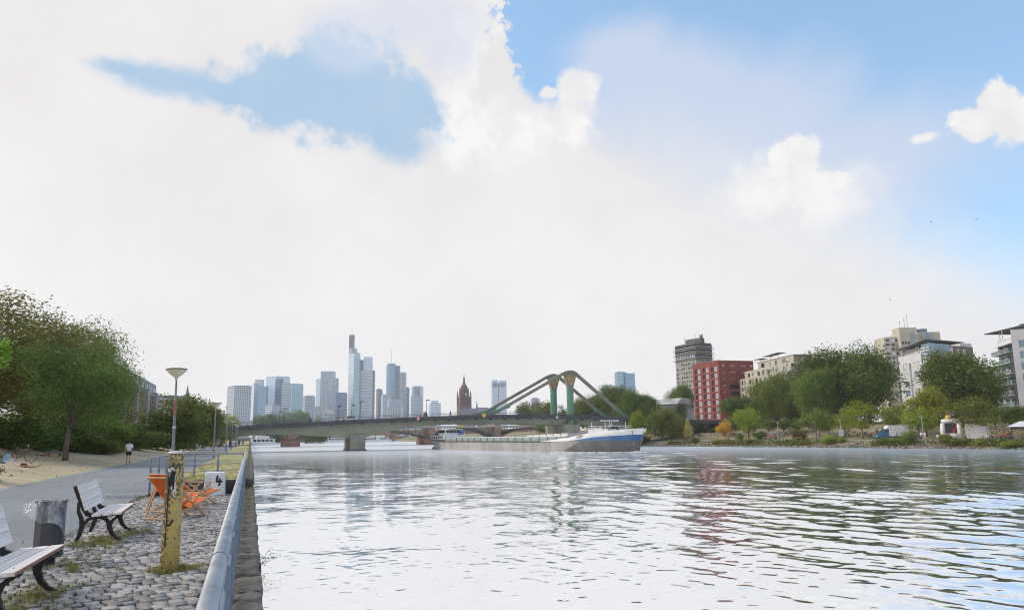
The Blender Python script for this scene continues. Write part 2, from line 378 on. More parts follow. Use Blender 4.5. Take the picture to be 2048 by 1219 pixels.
for i in range(60):
    y = 2.6 + i * .985
    if y > 58: break
    o = obj('coping_stone', cops[i % 4], qw); o.location = (.04 + .012 * math.sin(i * 2.1), y, Q + .02 + (.30 if y > 28 else 0) + .006 * math.sin(i * 5))
    o.rotation_euler = (0, 0, .012 * math.sin(i * 3.3)); o.scale = (1.0, 1, 1)
o = MB().box(-.12, .19, 58, 760, Q - .1, Q + .42).build('coping_course', m_stone, qw)
o = MB().box(-.1, .17, 27.9, 58, Q - .1, Q + .2).build('coping_backing', m_darkstone, qw)
zs0 = float(zstrip(np.array(-2.15), np.array(28.0))); kind(MB().hexa([(-3.12, 27.6, Q - .3), (-2.15, 27.6, Q - .3), (-2.15, 27.87, Q - .3), (-3.12, 27.87, Q - .3), (-3.12, 27.6, Q + .02), (-2.15, 27.6, zs0), (-2.15, 27.87, zs0), (-3.12, 27.87, Q + .02)]).build('strip_kerb', m_darkstone))
rw = kind(MB().box(-2.15, -.05, 27.58, 27.86, Q - .3, Q + .44).build('retaining_wall', m_darkstone, bevel=.03))

# cobbled landing: single setts, the nearest as pieces of their own
cb = kind(MB().box(-3.3, -.12, -4, 27.7, Q - .6, Q - .035).build('cobbled_landing', m_soil))
m_cob = mat('granite_sett', (.38, .365, .36), .42, (.19, .18, .175), scale=11, bump=.6, bscale=60, var=.38, spec=.5)
m_cob2 = mat('granite_sett_far', (.38, .365, .36), .42, (.19, .18, .175), scale=9, bump=.4, bscale=60, var=.38, island=True, spec=.5)
def sett_verts(k, sx, sy):
    r = np.random.default_rng(k); c = []
    for z, g in ((-.06, .99), (-.004, .975), (.004, .93)):
        for a, b in ((-1, -1), (1, -1), (1, 1), (-1, 1)): c.append((a * sx * g * (1 + r.uniform(-.07, .07)), b * sy * g * (1 + r.uniform(-.08, .08)), z + r.uniform(-.003, .003)))
    return np.array(c)
SF = np.array([(0, 1, 5, 4), (1, 2, 6, 5), (2, 3, 7, 6), (3, 0, 4, 7), (4, 5, 9, 8), (5, 6, 10, 9), (6, 7, 11, 10), (7, 4, 8, 11), (8, 9, 10, 11)])
sett_me = []
for k in range(7):
    me = np_mesh('sett', sett_verts(k, .072, .099), SF, m_cob); sett_me.append(me)
spots = []
ang = R_(17); ca, sa = math.cos(ang), math.sin(ang)
for i in range(-180, 220):
    v = i * .218
    off = rnd.uniform(0, .19)
    u = -30 + off
    while u < 30:
        wdt = rnd.uniform(.145, .190)
        bend = .10 * math.sin(u * .8 + i * .03)
        X = ca * u - sa * (v + bend) - 1.6; Y = sa * u + ca * (v + bend) + 15
        if -3.12 < X < -.42 and 5.2 < Y < 27.45 and math.hypot(X + .97, Y - 11.88) > .19: spots.append((X, Y, ang + rnd.uniform(-.06, .06), wdt / .168, rnd.uniform(-.010, .010), rnd.uniform(-.05, .05), rnd.uniform(-.05, .05)))
        u += wdt
yy = 5.2
while yy < 27.4:                                     # border course along the coping
    spots.append((-.30, yy, R_(90), rnd.uniform(.85, 1.05), rnd.uniform(-.006, .006), 0, 0)); yy += .165
vis = lambda s: 0 < (q := (Vector((s[0], s[1], Q)) - CAM)).dot(_F) and abs(q.dot(_R) / q.dot(_F)) < .69 and (609.5 - FPX * q.dot(_U) / q.dot(_F)) < 1228
spots.sort(key=lambda s: (not vis(s), s[1]))
for i, s in enumerate(spots[:290]):
    o = obj('sett', sett_me[i % 7], cb); o.location = (s[0], s[1], Q + s[4]); o.rotation_euler = (s[5], s[6], s[2]); o.scale = (s[3], 1, 1)
VV, FF = [], []
for i, s in enumerate(spots[290:]):
    v = sett_verts(i % 23, .072, .099) * (s[3], 1, 1); c_, s_ = math.cos(s[2]), math.sin(s[2])
    v = np.stack([v[:, 0] * c_ - v[:, 1] * s_ + s[0], v[:, 0] * s_ + v[:, 1] * c_ + s[1], v[:, 2] + Q + s[4] + v[:, 0] * s[5]], 1)
    VV.append(v); FF.append(SF + i * 12)
o = obj('sett_field', np_mesh('sett_field', np.concatenate(VV), np.concatenate(FF), m_cob2), cb); kind(o, 'stuff')
kind(MB().box(-3.24, -3.1, -4, 27.7, Q - .3, Q + .012).build('path_edging', m_stone))

# right bank and far city ground
ss = np.concatenate([np.linspace(-2, 4, 13), np.linspace(5, 40, 26), np.geomspace(44, 1800, 26)])
ysr = np.concatenate([np.linspace(-60, 330, 130), np.linspace(340, 760, 30)])
kind(obj('right_bank_lawn', grid_mesh('right_bank_lawn', ss, ysr, lambda X, Y: gz_right(X - XW(Y)) + .05 * np.sin(X * .9) * np.sin(Y * .7), m_rlawn, fx=lambda S, Y: S + XW(Y))))
kind(obj('riverside_path', grid_mesh('riverside_path', np.linspace(3.6, 7.2, 6), ysr[:150], lambda X, Y: gz_right(X - XW(Y)) + .07, mat('gravel_path', (.42, .38, .33), .95, (.33, .30, .26), scale=.6, bump=.4, bscale=12), fx=lambda S, Y: S + XW(Y))))
kind(MB().box(-1600, 2600, 760, 2440, -.5, 4.5).build('city_ground', m_city))

# river: one sheet with real waves, finer towards the landing
def water_mat():
    m = bpy.data.materials.new('river_water'); m.use_nodes = True; t = m.node_tree
    for n in list(t.nodes): t.nodes.remove(n)
    geo = nd(t, 'ShaderNodeNewGeometry'); pos = geo.outputs['Position']
    def slope(scale, sc3, amp, detail=3, rot=0):
        mp = nd(t, 'ShaderNodeMapping'); mp.inputs['Scale'].default_value = sc3; mp.inputs['Rotation'].default_value = (0, 0, rot); t.links.new(pos, mp.inputs[0])
        n = nd(t, 'ShaderNodeTexNoise', inp={'Scale': scale, 'Detail': detail, 'Roughness': .55}); t.links.new(mp.outputs[0], n.inputs['Vector'])
        s = nd(t, 'ShaderNodeVectorMath', operation='SUBTRACT'); t.links.new(n.outputs['Color'], s.inputs[0]); s.inputs[1].default_value = (.5, .5, .5)
        k = nd(t, 'ShaderNodeVectorMath', operation='MULTIPLY'); t.links.new(s.outputs[0], k.inputs[0]); k.inputs[1].default_value = (amp[0], amp[1], 0)
        return k.outputs[0]
    a = slope(1.0, (.55, 1.5, 1), (.045, .16)); b = slope(3.2, (.6, 1.4, 1), (.045, .17)); c = slope(.20, (1, 1, 1), (.06, .13), 4)
    patch = noi(t, pos, .035, 3, .5, (1, .6, 1)); pf = sstep(t, patch.outputs[0], .36, .62, .35, 1.15)
    s1 = nd(t, 'ShaderNodeVectorMath', operation='ADD'); t.links.new(a, s1.inputs[0]); t.links.new(b, s1.inputs[1])
    s2 = nd(t, 'ShaderNodeVectorMath', operation='ADD'); t.links.new(s1.outputs[0], s2.inputs[0]); t.links.new(c, s2.inputs[1])
    s3 = nd(t, 'ShaderNodeVectorMath', operation='SCALE'); t.links.new(s2.outputs[0], s3.inputs[0]); t.links.new(pf, s3.inputs['Scale'])
    dst0 = nd(t, 'ShaderNodeVectorMath', operation='LENGTH'); t.links.new(pos, dst0.inputs[0]); sx_ = nd(t, 'ShaderNodeSeparateXYZ'); t.links.new(pos, sx_.inputs[0])
    e_ = slope(.42, (1.25, .4, 1), (.50, .34), 3)      # the boat wash carried on where the mesh gets coarse
    ef = mth(t, 'MULTIPLY', sstep(t, dst0.outputs['Value'], 42, 82, 0.0, 1.0), sstep(t, mth(t, 'SUBTRACT', sx_.outputs[0], mth(t, 'MULTIPLY', sx_.outputs[1], .30)), -10.0, 25.0, .12, 1.0))
    es = nd(t, 'ShaderNodeVectorMath', operation='SCALE'); t.links.new(e_, es.inputs[0]); t.links.new(ef, es.inputs['Scale'])
    s5 = nd(t, 'ShaderNodeVectorMath', operation='ADD'); t.links.new(s3.outputs[0], s5.inputs[0]); t.links.new(es.outputs[0], s5.inputs[1])
    s4 = nd(t, 'ShaderNodeVectorMath', operation='ADD'); t.links.new(s5.outputs[0], s4.inputs[0]); t.links.new(geo.outputs['Normal'], s4.inputs[1])
    nn = nd(t, 'ShaderNodeVectorMath', operation='NORMALIZE'); t.links.new(s4.outputs[0], nn.inputs[0])
    dst = nd(t, 'ShaderNodeVectorMath', operation='LENGTH'); t.links.new(pos, dst.inputs[0])
    gl = nd(t, 'ShaderNodeBsdfGlossy', inp={'Color': (.97, .985, 1, 1)}); t.links.new(sstep(t, dst.outputs['Value'], 25, 160, .035, .08), gl.inputs['Roughness'])
    t.links.new(mth(t, 'MULTIPLY', pf, sstep(t, dst.outputs['Value'], 40, 200, 1.0, .75)), s3.inputs['Scale']); t.links.new(nn.outputs[0], gl.inputs['Normal'])
    df = nd(t, 'ShaderNodeBsdfDiffuse', inp={'Color': (.10, .125, .12, 1)})
    g2 = nd(t, 'ShaderNodeBsdfGlossy', inp={'Color': (.97, .985, 1, 1), 'Roughness': .46}); gm = nd(t, 'ShaderNodeMixShader'); t.links.new(sstep(t, dst.outputs['Value'], 70, 230, .04, .80), gm.inputs[0]); t.links.new(gl.outputs[0], gm.inputs[1]); t.links.new(g2.outputs[0], gm.inputs[2])
    fr = nd(t, 'ShaderNodeFresnel', inp={'IOR': 2.1}); t.links.new(nn.outputs[0], fr.inputs['Normal'])
    mx = nd(t, 'ShaderNodeMixShader'); t.links.new(mth(t, 'MINIMUM', mth(t, 'ADD', mth(t, 'MULTIPLY', fr.outputs[0], 1.0), .38), 1.0), mx.inputs[0]); t.links.new(df.outputs[0], mx.inputs[1]); t.links.new(gm.outputs[0], mx.inputs[2])
    o = nd(t, 'ShaderNodeOutputMaterial'); t.links.new(mx.outputs[0], o.inputs[0]); return m
m_water = water_mat()
rs = [1.5]
while rs[-1] < 900:
    r0 = rs[-1]; rs.append(r0 + max(.055, min(r0 * r0 / 5200, r0 * .05)))
rs = np.array(rs)
azs = np.radians(np.concatenate([np.linspace(-30, -4, 27), np.linspace(-3.6, 60, 560), np.linspace(61, 105, 40)]))
RR, AA = np.meshgrid(rs, azs, indexing='ij'); WX = RR * np.sin(AA); WY = RR * np.cos(AA)
cell = np.maximum(np.gradient(rs)[:, None] * np.ones_like(AA), RR * R_(.114))
WZ = np.zeros_like(WX); wr = np.random.default_rng(3)
def addwave(lam, th, amp, ph, mod=1.0):
    global WZ
    k = 2 * math.pi / lam; fade = np.clip((lam / cell - 2.5) / 2.5, 0, 1)
    WZ = WZ + amp * fade * mod * np.sin(k * (WX * math.sin(th) + WY * math.cos(th)) + ph)
right = sm((WX - 4 - WY * .10) / 14.0)               # boat wash rolling in from the right, crests along the bank
cluster = .55 + .45 * np.sin(WX * .11 + WY * .23) * np.sin(WY * .17 - WX * .05 + 1)
for i in range(10): addwave(wr.uniform(1.9, 3.6), R_(90 + wr.normal(0, 9)), .0125 * wr.uniform(.6, 1.3), wr.uniform(0, 6.3), right * cluster)
for i in range(12): addwave(wr.uniform(.7, 1.7), R_(90 + wr.normal(0, 22)), .0035 * wr.uniform(.5, 1.2), wr.uniform(0, 6.3), .35 + .65 * right)
for i in range(12): addwave(wr.uniform(1.2, 5.0), R_(wr.normal(10, 35)), .0019 * wr.uniform(.5, 1.2), wr.uniform(0, 6.3), 1 - .35 * right)
for i in range(12): addwave(wr.uniform(.4, 1.0), R_(wr.uniform(-60, 110)), .0020 * wr.uniform(.5, 1.2), wr.uniform(0, 6.3), .5 + .5 * cluster)
nA = len(azs); ii = (np.arange(len(rs) - 1)[:, None] * nA + np.arange(nA - 1)[None, :]).ravel()
kind(obj('river', np_mesh('river', np.stack([WX, WY, WZ], -1).reshape(-1, 3), np.stack([ii, ii + nA, ii + nA + 1, ii + 1], 1), m_water, True)))

# ------------------------------------------------------------------ foliage
def leaf_mesh(name, C, size, m, g, up=.0):
    n = len(C); a = g.normal(size=(n, 3)); a[:, 2] *= (1 - up); a /= np.linalg.norm(a, axis=1)[:, None]
    b = np.cross(a, g.normal(size=(n, 3))); b /= np.linalg.norm(b, axis=1)[:, None]
    s = size * g.uniform(.6, 1.35, (n, 1)); a = a * s * .5; b = b * s * .32
    V = np.stack([C - a, C + b * .9 - a * .1, C + a, C - b * .9 - a * .1], 1).reshape(-1, 3)
    return np_mesh(name, V, np.arange(n * 4).reshape(-1, 4), m)
def crown_pts(g, lobes, per, spread=.09, flat=1.0, shell=.75, lobe_r=(.30, .46), core=.58, zmin=-.95, top=1.0):
    """leaf positions through a crown of unit half-width: lumps of clumps, gaps between"""
    P = []
    for i in range(lobes):
        while True:
            c = g.uniform(-1, 1, 3)
            if np.linalg.norm(c) < 1: break
        c = c / max(np.linalg.norm(c), .25) * core * g.uniform(.55, 1.15); lr = g.uniform(*lobe_r) * (1.0 - .25 * max(c[2], 0) * (1 - top))
        ncl = max(6, int(per / 14))
        d = g.normal(size=(ncl, 3)); d[:, 2] += .35; d /= np.linalg.norm(d, axis=1)[:, None]
        cc = c + d * lr * (shell + (1 - shell) * g.uniform(-1.2, 1, (ncl, 1)))
        q = np.repeat(cc, 14, 0) + g.normal(size=(ncl * 14, 3)) * spread * (1, 1, .7)
        P.append(q)
    P = np.concatenate(P); P[:, 2] *= flat
    return P[P[:, 2] > zmin]
LM = {
    'dark': leafmat('leaf_dark', (.055, .090, .015), (.180, .250, .046), .32),
    'mid': leafmat('leaf_mid', (.095, .135, .022), (.26, .33, .062), .38),
    'bright': leafmat('leaf_bright', (0.15, 0.20, 0.016), (0.37, 0.44, 0.04), .4, hue=.012),
    'yellow': leafmat('leaf_yellow', (.20, .24, .02), (.42, .45, .05), .4, hue=.008),
    'paleyellow': leafmat('leaf_paleyellow', (0.465, 0.480, 0.139), (0.775, 0.744, 0.248), .4),
    'orange': leafmat('leaf_orange', (0.651, 0.372, 0.046), (0.800, 0.620, 0.093), .4),
    'olive': leafmat('leaf_olive', (.090, .125, .024), (.215, .265, .060), .34),
    'brown': leafmat('leaf_brown', (.14, .12, .06), (.29, .25, .13), .25),
    'willow': leafmat('leaf_willow', (.090, .130, .030), (.215, .285, .075), .34),
    'maple': leafmat('leaf_maple', (0.155, 0.264, 0.031), (0.372, 0.512, 0.078), .5),
    'rusty': leafmat('leaf_rusty', (.085, .095, .025), (.25, .22, .065), .33, hue=.01),
    'haze': leafmat('leaf_far', (0.085, 0.132, 0.062), (0.186, 0.256, 0.116), .3)}
m_bark = mat('bark', (.16, .13, .10), .95, (.09, .075, .06), scale=6, bump=.7, bscale=25)
m_palebark = mat('pale_bark', (.34, .31, .26), .95, (.22, .20, .16), scale=6, bump=.4, bscale=25)
CR = {}
def crown_var(key):
    if key in CR: return CR[key]
    g = np.random.default_rng(sum(ord(c) * (i + 3) for i, c in enumerate(key)))
    k = key[0]
    if k == 'P': P = crown_pts(g, 36, 780, .07, 1.0); s = .070                       # big plane trees
    elif k == 'R': P = crown_pts(g, 22, 380, .085, .95, zmin=-.8); s = .11           # round street trees
    elif k == 'S': P = crown_pts(g, 12, 230, .10, .85, zmin=-.5); s = .14             # small trees
    elif k == 'T': P = crown_pts(g, 14, 110, .13, .85, zmin=-.6); s = .075             # thin, half bare
    elif k == 'B': P = crown_pts(g, 16, 420, .09, .8, zmin=-.5); s = .12              # shrubs
    elif k == 'C':                                                                    # layered cone
        P = []
        for j in range(9):
            z = -.95 + j * .22; r = .95 * (1 - (z + .95) / 2.0) ** .8 + .05; n = int(260 * r) + 40
            a = g.uniform(0, 6.28, n); q = np.sqrt(g.uniform(.02, 1, n)) * r * (1 + .25 * np.sin(3 * a + j))
            P.append(np.stack([q * np.cos(a), q * np.sin(a), z - .10 * q + .10 * np.sin(2 * a + j * 2) * q + g.normal(0, .05, n)], 1))
        P = np.concatenate(P); s = .15
    elif k == 'L': P = crown_pts(g, 32, 900, .065, 1.0, zmin=-.9); s = .046            # fine leaves, near
    elif k == 'V':                                                                    # vase tree of yellow layers
        P = crown_pts(g, 16, 260, .08, .8, lobe_r=(.22, .36), core=.68, zmin=-.55); P[:, 2] += .25 * (1 - np.hypot(P[:, 0], P[:, 1])); s = .11
    rr = np.percentile(np.hypot(P[:, 0], P[:, 1]), 86); lo, hi = np.percentile(P[:, 2], [1.5, 98.5]); P = np.stack([P[:, 0] / rr, P[:, 1] / rr, (P[:, 2] - lo) / (hi - lo) * 2 - 1], 1)
    CR[key] = leaf_mesh('crown', P, s, None, g, .25); CR[key].materials.append(LM['mid']); return CR[key]
def tree(label, base, top, hw, var='P1', leaf='mid', name='tree', group=None, clear=.22, lean=(0, 0), bark=None, tr=None, stretch=1.0, rz=None, limbs=6):
    base = Vector(base); h = top - base.z; t = thing(name, label, 'shrub' if var[0] == 'B' else 'tree', base, 0, group)
    hh = h * (1 - clear) / 2; cz = base.z + h * clear + hh
    zs = 1.0
    cx, cy = base.x + lean[0], base.y + lean[1]
    g = random.Random(int(base.x * 13 + base.y * 7))
    if var[0] != 'B':
        tr = tr or max(.06, min(.45, hw * .055)); mb = MB()
        mb.tube([(base.x, base.y, base.z - .3), (base.x + lean[0] * .1, base.y + lean[1] * .1, base.z + h * .12), (base.x + lean[0] * .5, base.y + lean[1] * .5, base.z + h * (clear + .1)), (cx, cy, cz + hh * .5)], [tr * 1.45, tr, tr * .8, tr * .15], 8)
        for j in range(limbs):
            a = j * 6.283 / limbs + g.uniform(-.4, .4); s0 = base.z + h * (clear * g.uniform(.75, 1.2)); l = hw * g.uniform(.5, .8)
            mb.tube([(base.x + lean[0] * .4, base.y + lean[1] * .4, s0), (cx + math.cos(a) * l * .45, cy + math.sin(a) * l * .45, s0 + hh * .45), (cx + math.cos(a) * l, cy + math.sin(a) * l, s0 + hh * g.uniform(.8, 1.2))], [tr * .5, tr * .33, tr * .08], 5)
        mb.build('trunk', bark or m_bark, t, smooth=True)
    else:
        mb = MB()
        for j in range(5):
            a = j * 1.3; mb.tube([(base.x + .05 * math.cos(a), base.y + .05 * math.sin(a), base.z - .1), (base.x + hw * .5 * math.cos(a), base.y + hw * .5 * math.sin(a), base.z + h * .6)], [.03, .01], 5)
        mb.build('stem', m_bark, t)
    c = obj('crown', crown_var(var), t); c.location = (cx, cy, cz); c.scale = (hw * stretch, hw, hh / zs); c.rotation_euler = (0, 0, g.uniform(0, 6.28) if rz is None else rz)
    c.material_slots[0].link = 'OBJECT'; c.material_slots[0].material = LM[leaf]
    return t
def left_tree(label, X, Y, top_py, hw, **k):
    z = zl(X); b = Vector((X, Y, z)); d = b - CAM; px = 1024 + FPX * d.dot(_R) / d.dot(_F)
    return tree(label, b, ztop(px, top_py, b), hw, **k)

GL = 'tall trees along the left bank'
left_tree('tall rust-tinged chestnut tree at the far left edge behind the parked bicycle', -19.5, 66, 596, 6.2, var='L1', leaf='rusty', group=GL, clear=.2)
left_tree('tall dark tree just right of the rust-tinged one on the left bank', -19, 80, 632, 5.8, var='L2', leaf='dark', group=GL, clear=.2)
left_tree('tall dark tree rising behind the small smooth-trunked lawn tree', -19.5, 97, 655, 4.8, var='L3', leaf='olive', group=GL, clear=.2)
left_tree('dark pointed tree behind the right side of the lawn tree crown', -20.5, 122, 680, 3.7, var='L1', leaf='dark', group=GL, clear=.2)
left_tree('last tall tree of the left row, beside the brick apartment house', -26.5, 152, 712, 3.2, var='L2', leaf='olive', group=GL, clear=.2)
left_tree('dark tree filling the gap low behind the lawn tree', -17.5, 104, 745, 4.2, var='L3', leaf='dark', group=GL, clear=.12)
p = left_at(133, -12.2)
lawn = tree('willow-leaved tree with a grey trunk standing alone on the dry lawn', p, ztop(150, 688, p), 3.35, var='L4', leaf='willow', lean=(.15, .4), clear=.31, tr=.17)
p = on_left(272, 893)
sp = tree('thin brown-leaved tree with a low fork behind the jogger', p, ztop(275, 788, p), 2.9, var='T5', leaf='brown', clear=.16, tr=.13, limbs=16, bark=m_palebark)
left_tree('dense rounded tree behind the first street lamp', -9.7, 120, 797, 3.9, var='R1', leaf='olive', clear=.14, group=GL)
left_tree('smaller rounded tree between the first and second street lamps', -9.4, 150, 806, 3.7, var='R2', leaf='olive', clear=.12, group=GL)
left_tree('tree at the foot of the bridge left end behind the second lamp', -9.5, 190, 815, 3.4, var='R3', leaf='mid', clear=.12, group=GL)
left_tree('bright green tree just left of the bridge ramp', -7.5, 232, 832, 3.6, var='R1', leaf='bright', clear=.1, group=GL)
for lab, px, X, top, hw, v, lf in (
        ('low dark bush at the left edge of the lawn above the sunbather', 18, -17.0, 838, 2.4, 'B1', 'dark'), ('dark bush behind the parked bicycle', 72, -16.6, 848, 2.4, 'B2', 'dark'),
        ('dark bush just left of the lawn tree trunk', 115, -16.6, 846, 2.5, 'B3', 'dark'), ('dense green bush just right of the lawn tree trunk', 182, -15.2, 838, 2.7, 'B3', 'mid'),
        ('low olive bush in front of the dense green one', 170, -14.2, 866, 1.7, 'B4', 'olive'), ('rounded green bush with yellowish edge left of the jogger', 216, -13.6, 848, 1.9, 'B1', 'mid'),
        ('low olive bush at the right end of the left bushes', 205, -13.0, 872, 1.5, 'B2', 'olive'), ('long dark hedge mound behind the jogger', 262, -14.0, 852, 3.2, 'B2', 'dark'), ('dark bush under the thin brown tree', 308, -12.6, 854, 3.2, 'B3', 'dark'),
        ('dark bush between the thin brown tree and the first lamp', 348, -11.8, 857, 3.4, 'B1', 'dark'), ('spiky olive bush cut by the left picture edge', -30, -10.4, 898, .7, 'B4', 'olive'),
        ('dark bush behind the first bush at the left edge', 45, -18.5, 826, 3.0, 'B4', 'dark'), ('dark bush behind the lawn tree on the bank', 150, -18.0, 830, 3.2, 'B2', 'dark'), ('dark thicket below the street railing', 100, -18.6, 832, 3.0, 'B1', 'dark')):
    p = left_at(px, X); tree(lab, p, ztop(px, top, p), hw, var=v, leaf=lf, name='bush', group='bushes along the left lawn', clear=0)
# maple bough reaching in from outside the left edge: crown of a young tree standing just out of frame
g = np.random.default_rng(5); c0 = at(-34, 705, 26); P = crown_pts(g, 12, 230, .10, 1.35, zmin=-3) * .92
mt = thing('maple_tree', 'bright green maple bough reaching in at the left picture edge', 'tree', (c0.x - 1.3, c0.y, zl(c0.x - 1.3)))
MB().tube([(c0.x - 1.3, c0.y, zl(c0.x - 1.3) - .2), (c0.x - 1.1, c0.y, 4.2), (c0.x - .1, c0.y, c0.z)], [.11, .08, .03], 8).build('trunk', m_bark, mt)
o = obj('crown', leaf_mesh('crown', P + np.array(c0), .17, LM['maple'], g, .5), mt)

# weeds and dry tufts on the landing
def tufts(name, spots_, m, g, label):
    V = []; F = []
    for (x, y, z, r, n, h) in spots_:
        a = g.uniform(0, 6.28, n); q = np.sqrt(g.uniform(0, 1, n)) * r; bx = x + q * np.cos(a); by = y + q * np.sin(a)
        t = g.uniform(0, 6.28, n); wd = g.uniform(.002, .005, n); hh = h * g.uniform(.4, 1.1, n); ln = hh * g.uniform(.1, .8, n)
        p0 = np.stack([bx - wd * np.sin(t), by + wd * np.cos(t), np.full(n, z)], 1); p1 = np.stack([bx + wd * np.sin(t), by - wd * np.cos(t), np.full(n, z)], 1)
        p2 = np.stack([bx + ln * np.cos(t), by + ln * np.sin(t), z + hh], 1)
        k = len(V) * 0 + sum(len(v) for v in V); V.append(np.stack([p0, p1, p2], 1).reshape(-1, 3)); F.append(np.arange(n * 3).reshape(-1, 3) + k)
    o = obj(name, np_mesh(name, np.concatenate(V), np.concatenate(F), m)); kind(o, 'stuff'); tag(o, label, 'grass'); return o
m_straw = mat('straw_blades', (.42, .36, .14), .9, (.27, .27, .08), scale=3, var=.35, island=True)
m_blade = mat('green_blades', (.19, .23, .06), .9, (.27, .24, .09), scale=3, var=.35, island=True)
g = np.random.default_rng(21); S1 = []; S2 = []
for i in range(26): a = i * .24; S1.append((-.97 + .14 * math.cos(a * 6.3) + g.normal(0, .05), 11.88 + .16 * math.sin(a * 6.3) + g.normal(0, .06), Q - .01, .07, 60, .10))
for i in range(20): S1.append((-.75 + g.normal(0, .16), 11.95 + g.normal(0, .16), Q - .01, .08, 40, .07))
for (x, y, sx, sy, n) in ((-2.35, 15.6, .22, .55, 70), (-2.2, 16.9, .3, .4, 30), (-2.25, 10.4, .2, .4, 40), (-2.5, 9.4, .3, .5, 60), (-2.4, 12.6, .25, .5, 22), (-2.9, 13.6, .1, .8, 14)):
    for i in range(n): (S2 if g.uniform() < .6 else S1).append((x + g.normal(0, sx), y + g.normal(0, sy), Q - .01, .07, 40, .085))
for i in range(60): S1.append((-.2 + g.normal(0, .03), g.uniform(7, 27), Q - .02, .05, 14, .05))
for i in range(26): S2.append((-3.12 + g.normal(0, .06), g.uniform(22, 28), Q, .06, 14, .22 if i % 4 == 0 else .09))
for i in range(40): S2.append((.05 + g.normal(0, .06), g.uniform(18, 30), Q + .16, .05, 16, .10))
for i in range(900): x = g.uniform(-3.0, -.1); y = 28 + 26 * g.uniform() ** 1.6; (S1 if g.uniform() < .75 else S2).append((x, y, float(zstrip(np.array(x), np.array(y))) - .01, .10, 16, .07))
tufts('dry_grass_tufts', S1, m_straw, g, 'dry straw-coloured grass tufts round the yellow post and on the strip')
tufts('green_grass_tufts', S2, m_blade, g, 'green weeds growing between the setts under the benches')
# fallen leaves on the lawn
g = np.random.default_rng(8); n = 260; lx = g.uniform(-16, -8.9, n); ly = g.uniform(28, 90, n); LP = np.stack([lx, ly, zl_v(lx) + .035], 1)
lx = g.uniform(-8.5, -.5, 420); ly = 8 + 34 * g.uniform(size=420) ** 1.5; LP2 = np.stack([lx, ly, np.full(420, Q + .024)], 1); LP2 = LP2[(ly < 27) | (lx < -3.3)]
o = obj('leaf_litter', leaf_mesh('leaf_litter', LP2, .045, mat('dead_leaf', (.20, .12, .05), .9, (.12, .07, .03)), g, .92)); kind(o, 'stuff'); tag(o, 'small dry leaves littering the path and the setts', 'leaves')
o = obj('fallen_leaves', leaf_mesh('fallen_leaves', LP, .11, mat('dead_leaf', (.20, .12, .05), .9, (.12, .07, .03)), g, .92)); kind(o, 'stuff'); tag(o, 'brown fallen leaves scattered over the dry lawn', 'leaves')

# ------------------------------------------------------------------ furniture on the landing
m_slat = mat('weathered_plank', (.88, .83, .80), .55, (.76, .69, .65), scale=7, bump=.25, bscale=26, sc3=(.12, 1, 1), spec=.3)
m_slatedge = mat('red_stained_plank', (.40, .20, .14), .7, (.26, .12, .09), scale=7)
m_iron = mat('black_cast_iron', (.025, .025, .030), .5, (.015, .015, .02), scale=9, bump=.2, bscale=40)
m_steel = mat('bolt_steel', (.45, .45, .45), .35, metal=.9)
def bench(label, loc, rz):
    t = thing('park_bench', label, 'bench', group='wooden benches on the cobbled landing')
    W_ = .95
    for k, (y, z) in enumerate(((.235, .440), (.085, .432), (-.065, .424))):
        o = MB().box(-W_, W_, -.066, .066, -.02, .02).build('seat_slat', m_slat, t, bevel=.006); o.location = (0, y, z); o.rotation_euler = (R_(3), 0, 0)
        if k == 0:
            e = MB().box(-W_ + .004, W_ - .004, .2995, .304, .424, .456).build('slat_edge', m_slatedge, o)
        for x in (-.72, .72): MB().lathe([(.009, 0), (.009, .004), (.004, .006)], 8, (x, y, z + .0205)).build('bolt', m_steel, o)
    for k in range(3):
        s = .16 + k * .145; y = -.215 - s * .32; z = .42 + s * .92
        o = MB().box(-W_, W_, -.018, .018, -.067, .067).build('back_slat', m_slat, t, bevel=.006); o.location = (0, y + .03, z); o.rotation_euler = (R_(19), 0, 0)
        for x in (-.72, .72): MB().lathe([(.009, 0), (.009, .004), (.004, .006)], 8, (x, y + .05, z)).build('bolt', m_steel, o)
    for x in (-.72, .72):
        mb = MB(); a, b = x - .03, x + .03
        mb.strip([(-.43, .88), (-.36, .70), (-.28, .52), (-.22, .43), (-.12, .405), (.05, .405), (.30, .415)], [.05, .055, .06, .07, .06, .05, .045], a, b)
        mb.strip([(-.36, .62), (-.35, .48), (-.30, .36), (-.285, .24), (-.31, .12), (-.36, .0)], [.03, .05, .06, .07, .06, .05], a + .002, b - .002)
        mb.strip([(-.27, .27), (-.20, .35), (-.10, .385), (.02, .37), (.09, .30), (.11, .22), (.15, .12), (.22, .045), (.31, .012)], [.05, .055, .05, .05, .06, .075, .06, .045, .022], a + .001, b - .001)
        mb.strip([(.12, .25), (.16, .33), (.25, .40)], [.06, .045, .04], a + .003, b - .003)
        mb.build('side_frame', m_iron, t)
    t.location = loc; t.rotation_euler = (0, 0, rz); t.scale = (1.12, 1.1, 1.1); return t
bench('wooden bench with black cast-iron sides between the litter bin and the deck chairs', (-2.47, 16.6, Q), R_(-88))
bench('nearest wooden bench, cut by the left picture edge', (-2.44, 10.0, Q), R_(-90))

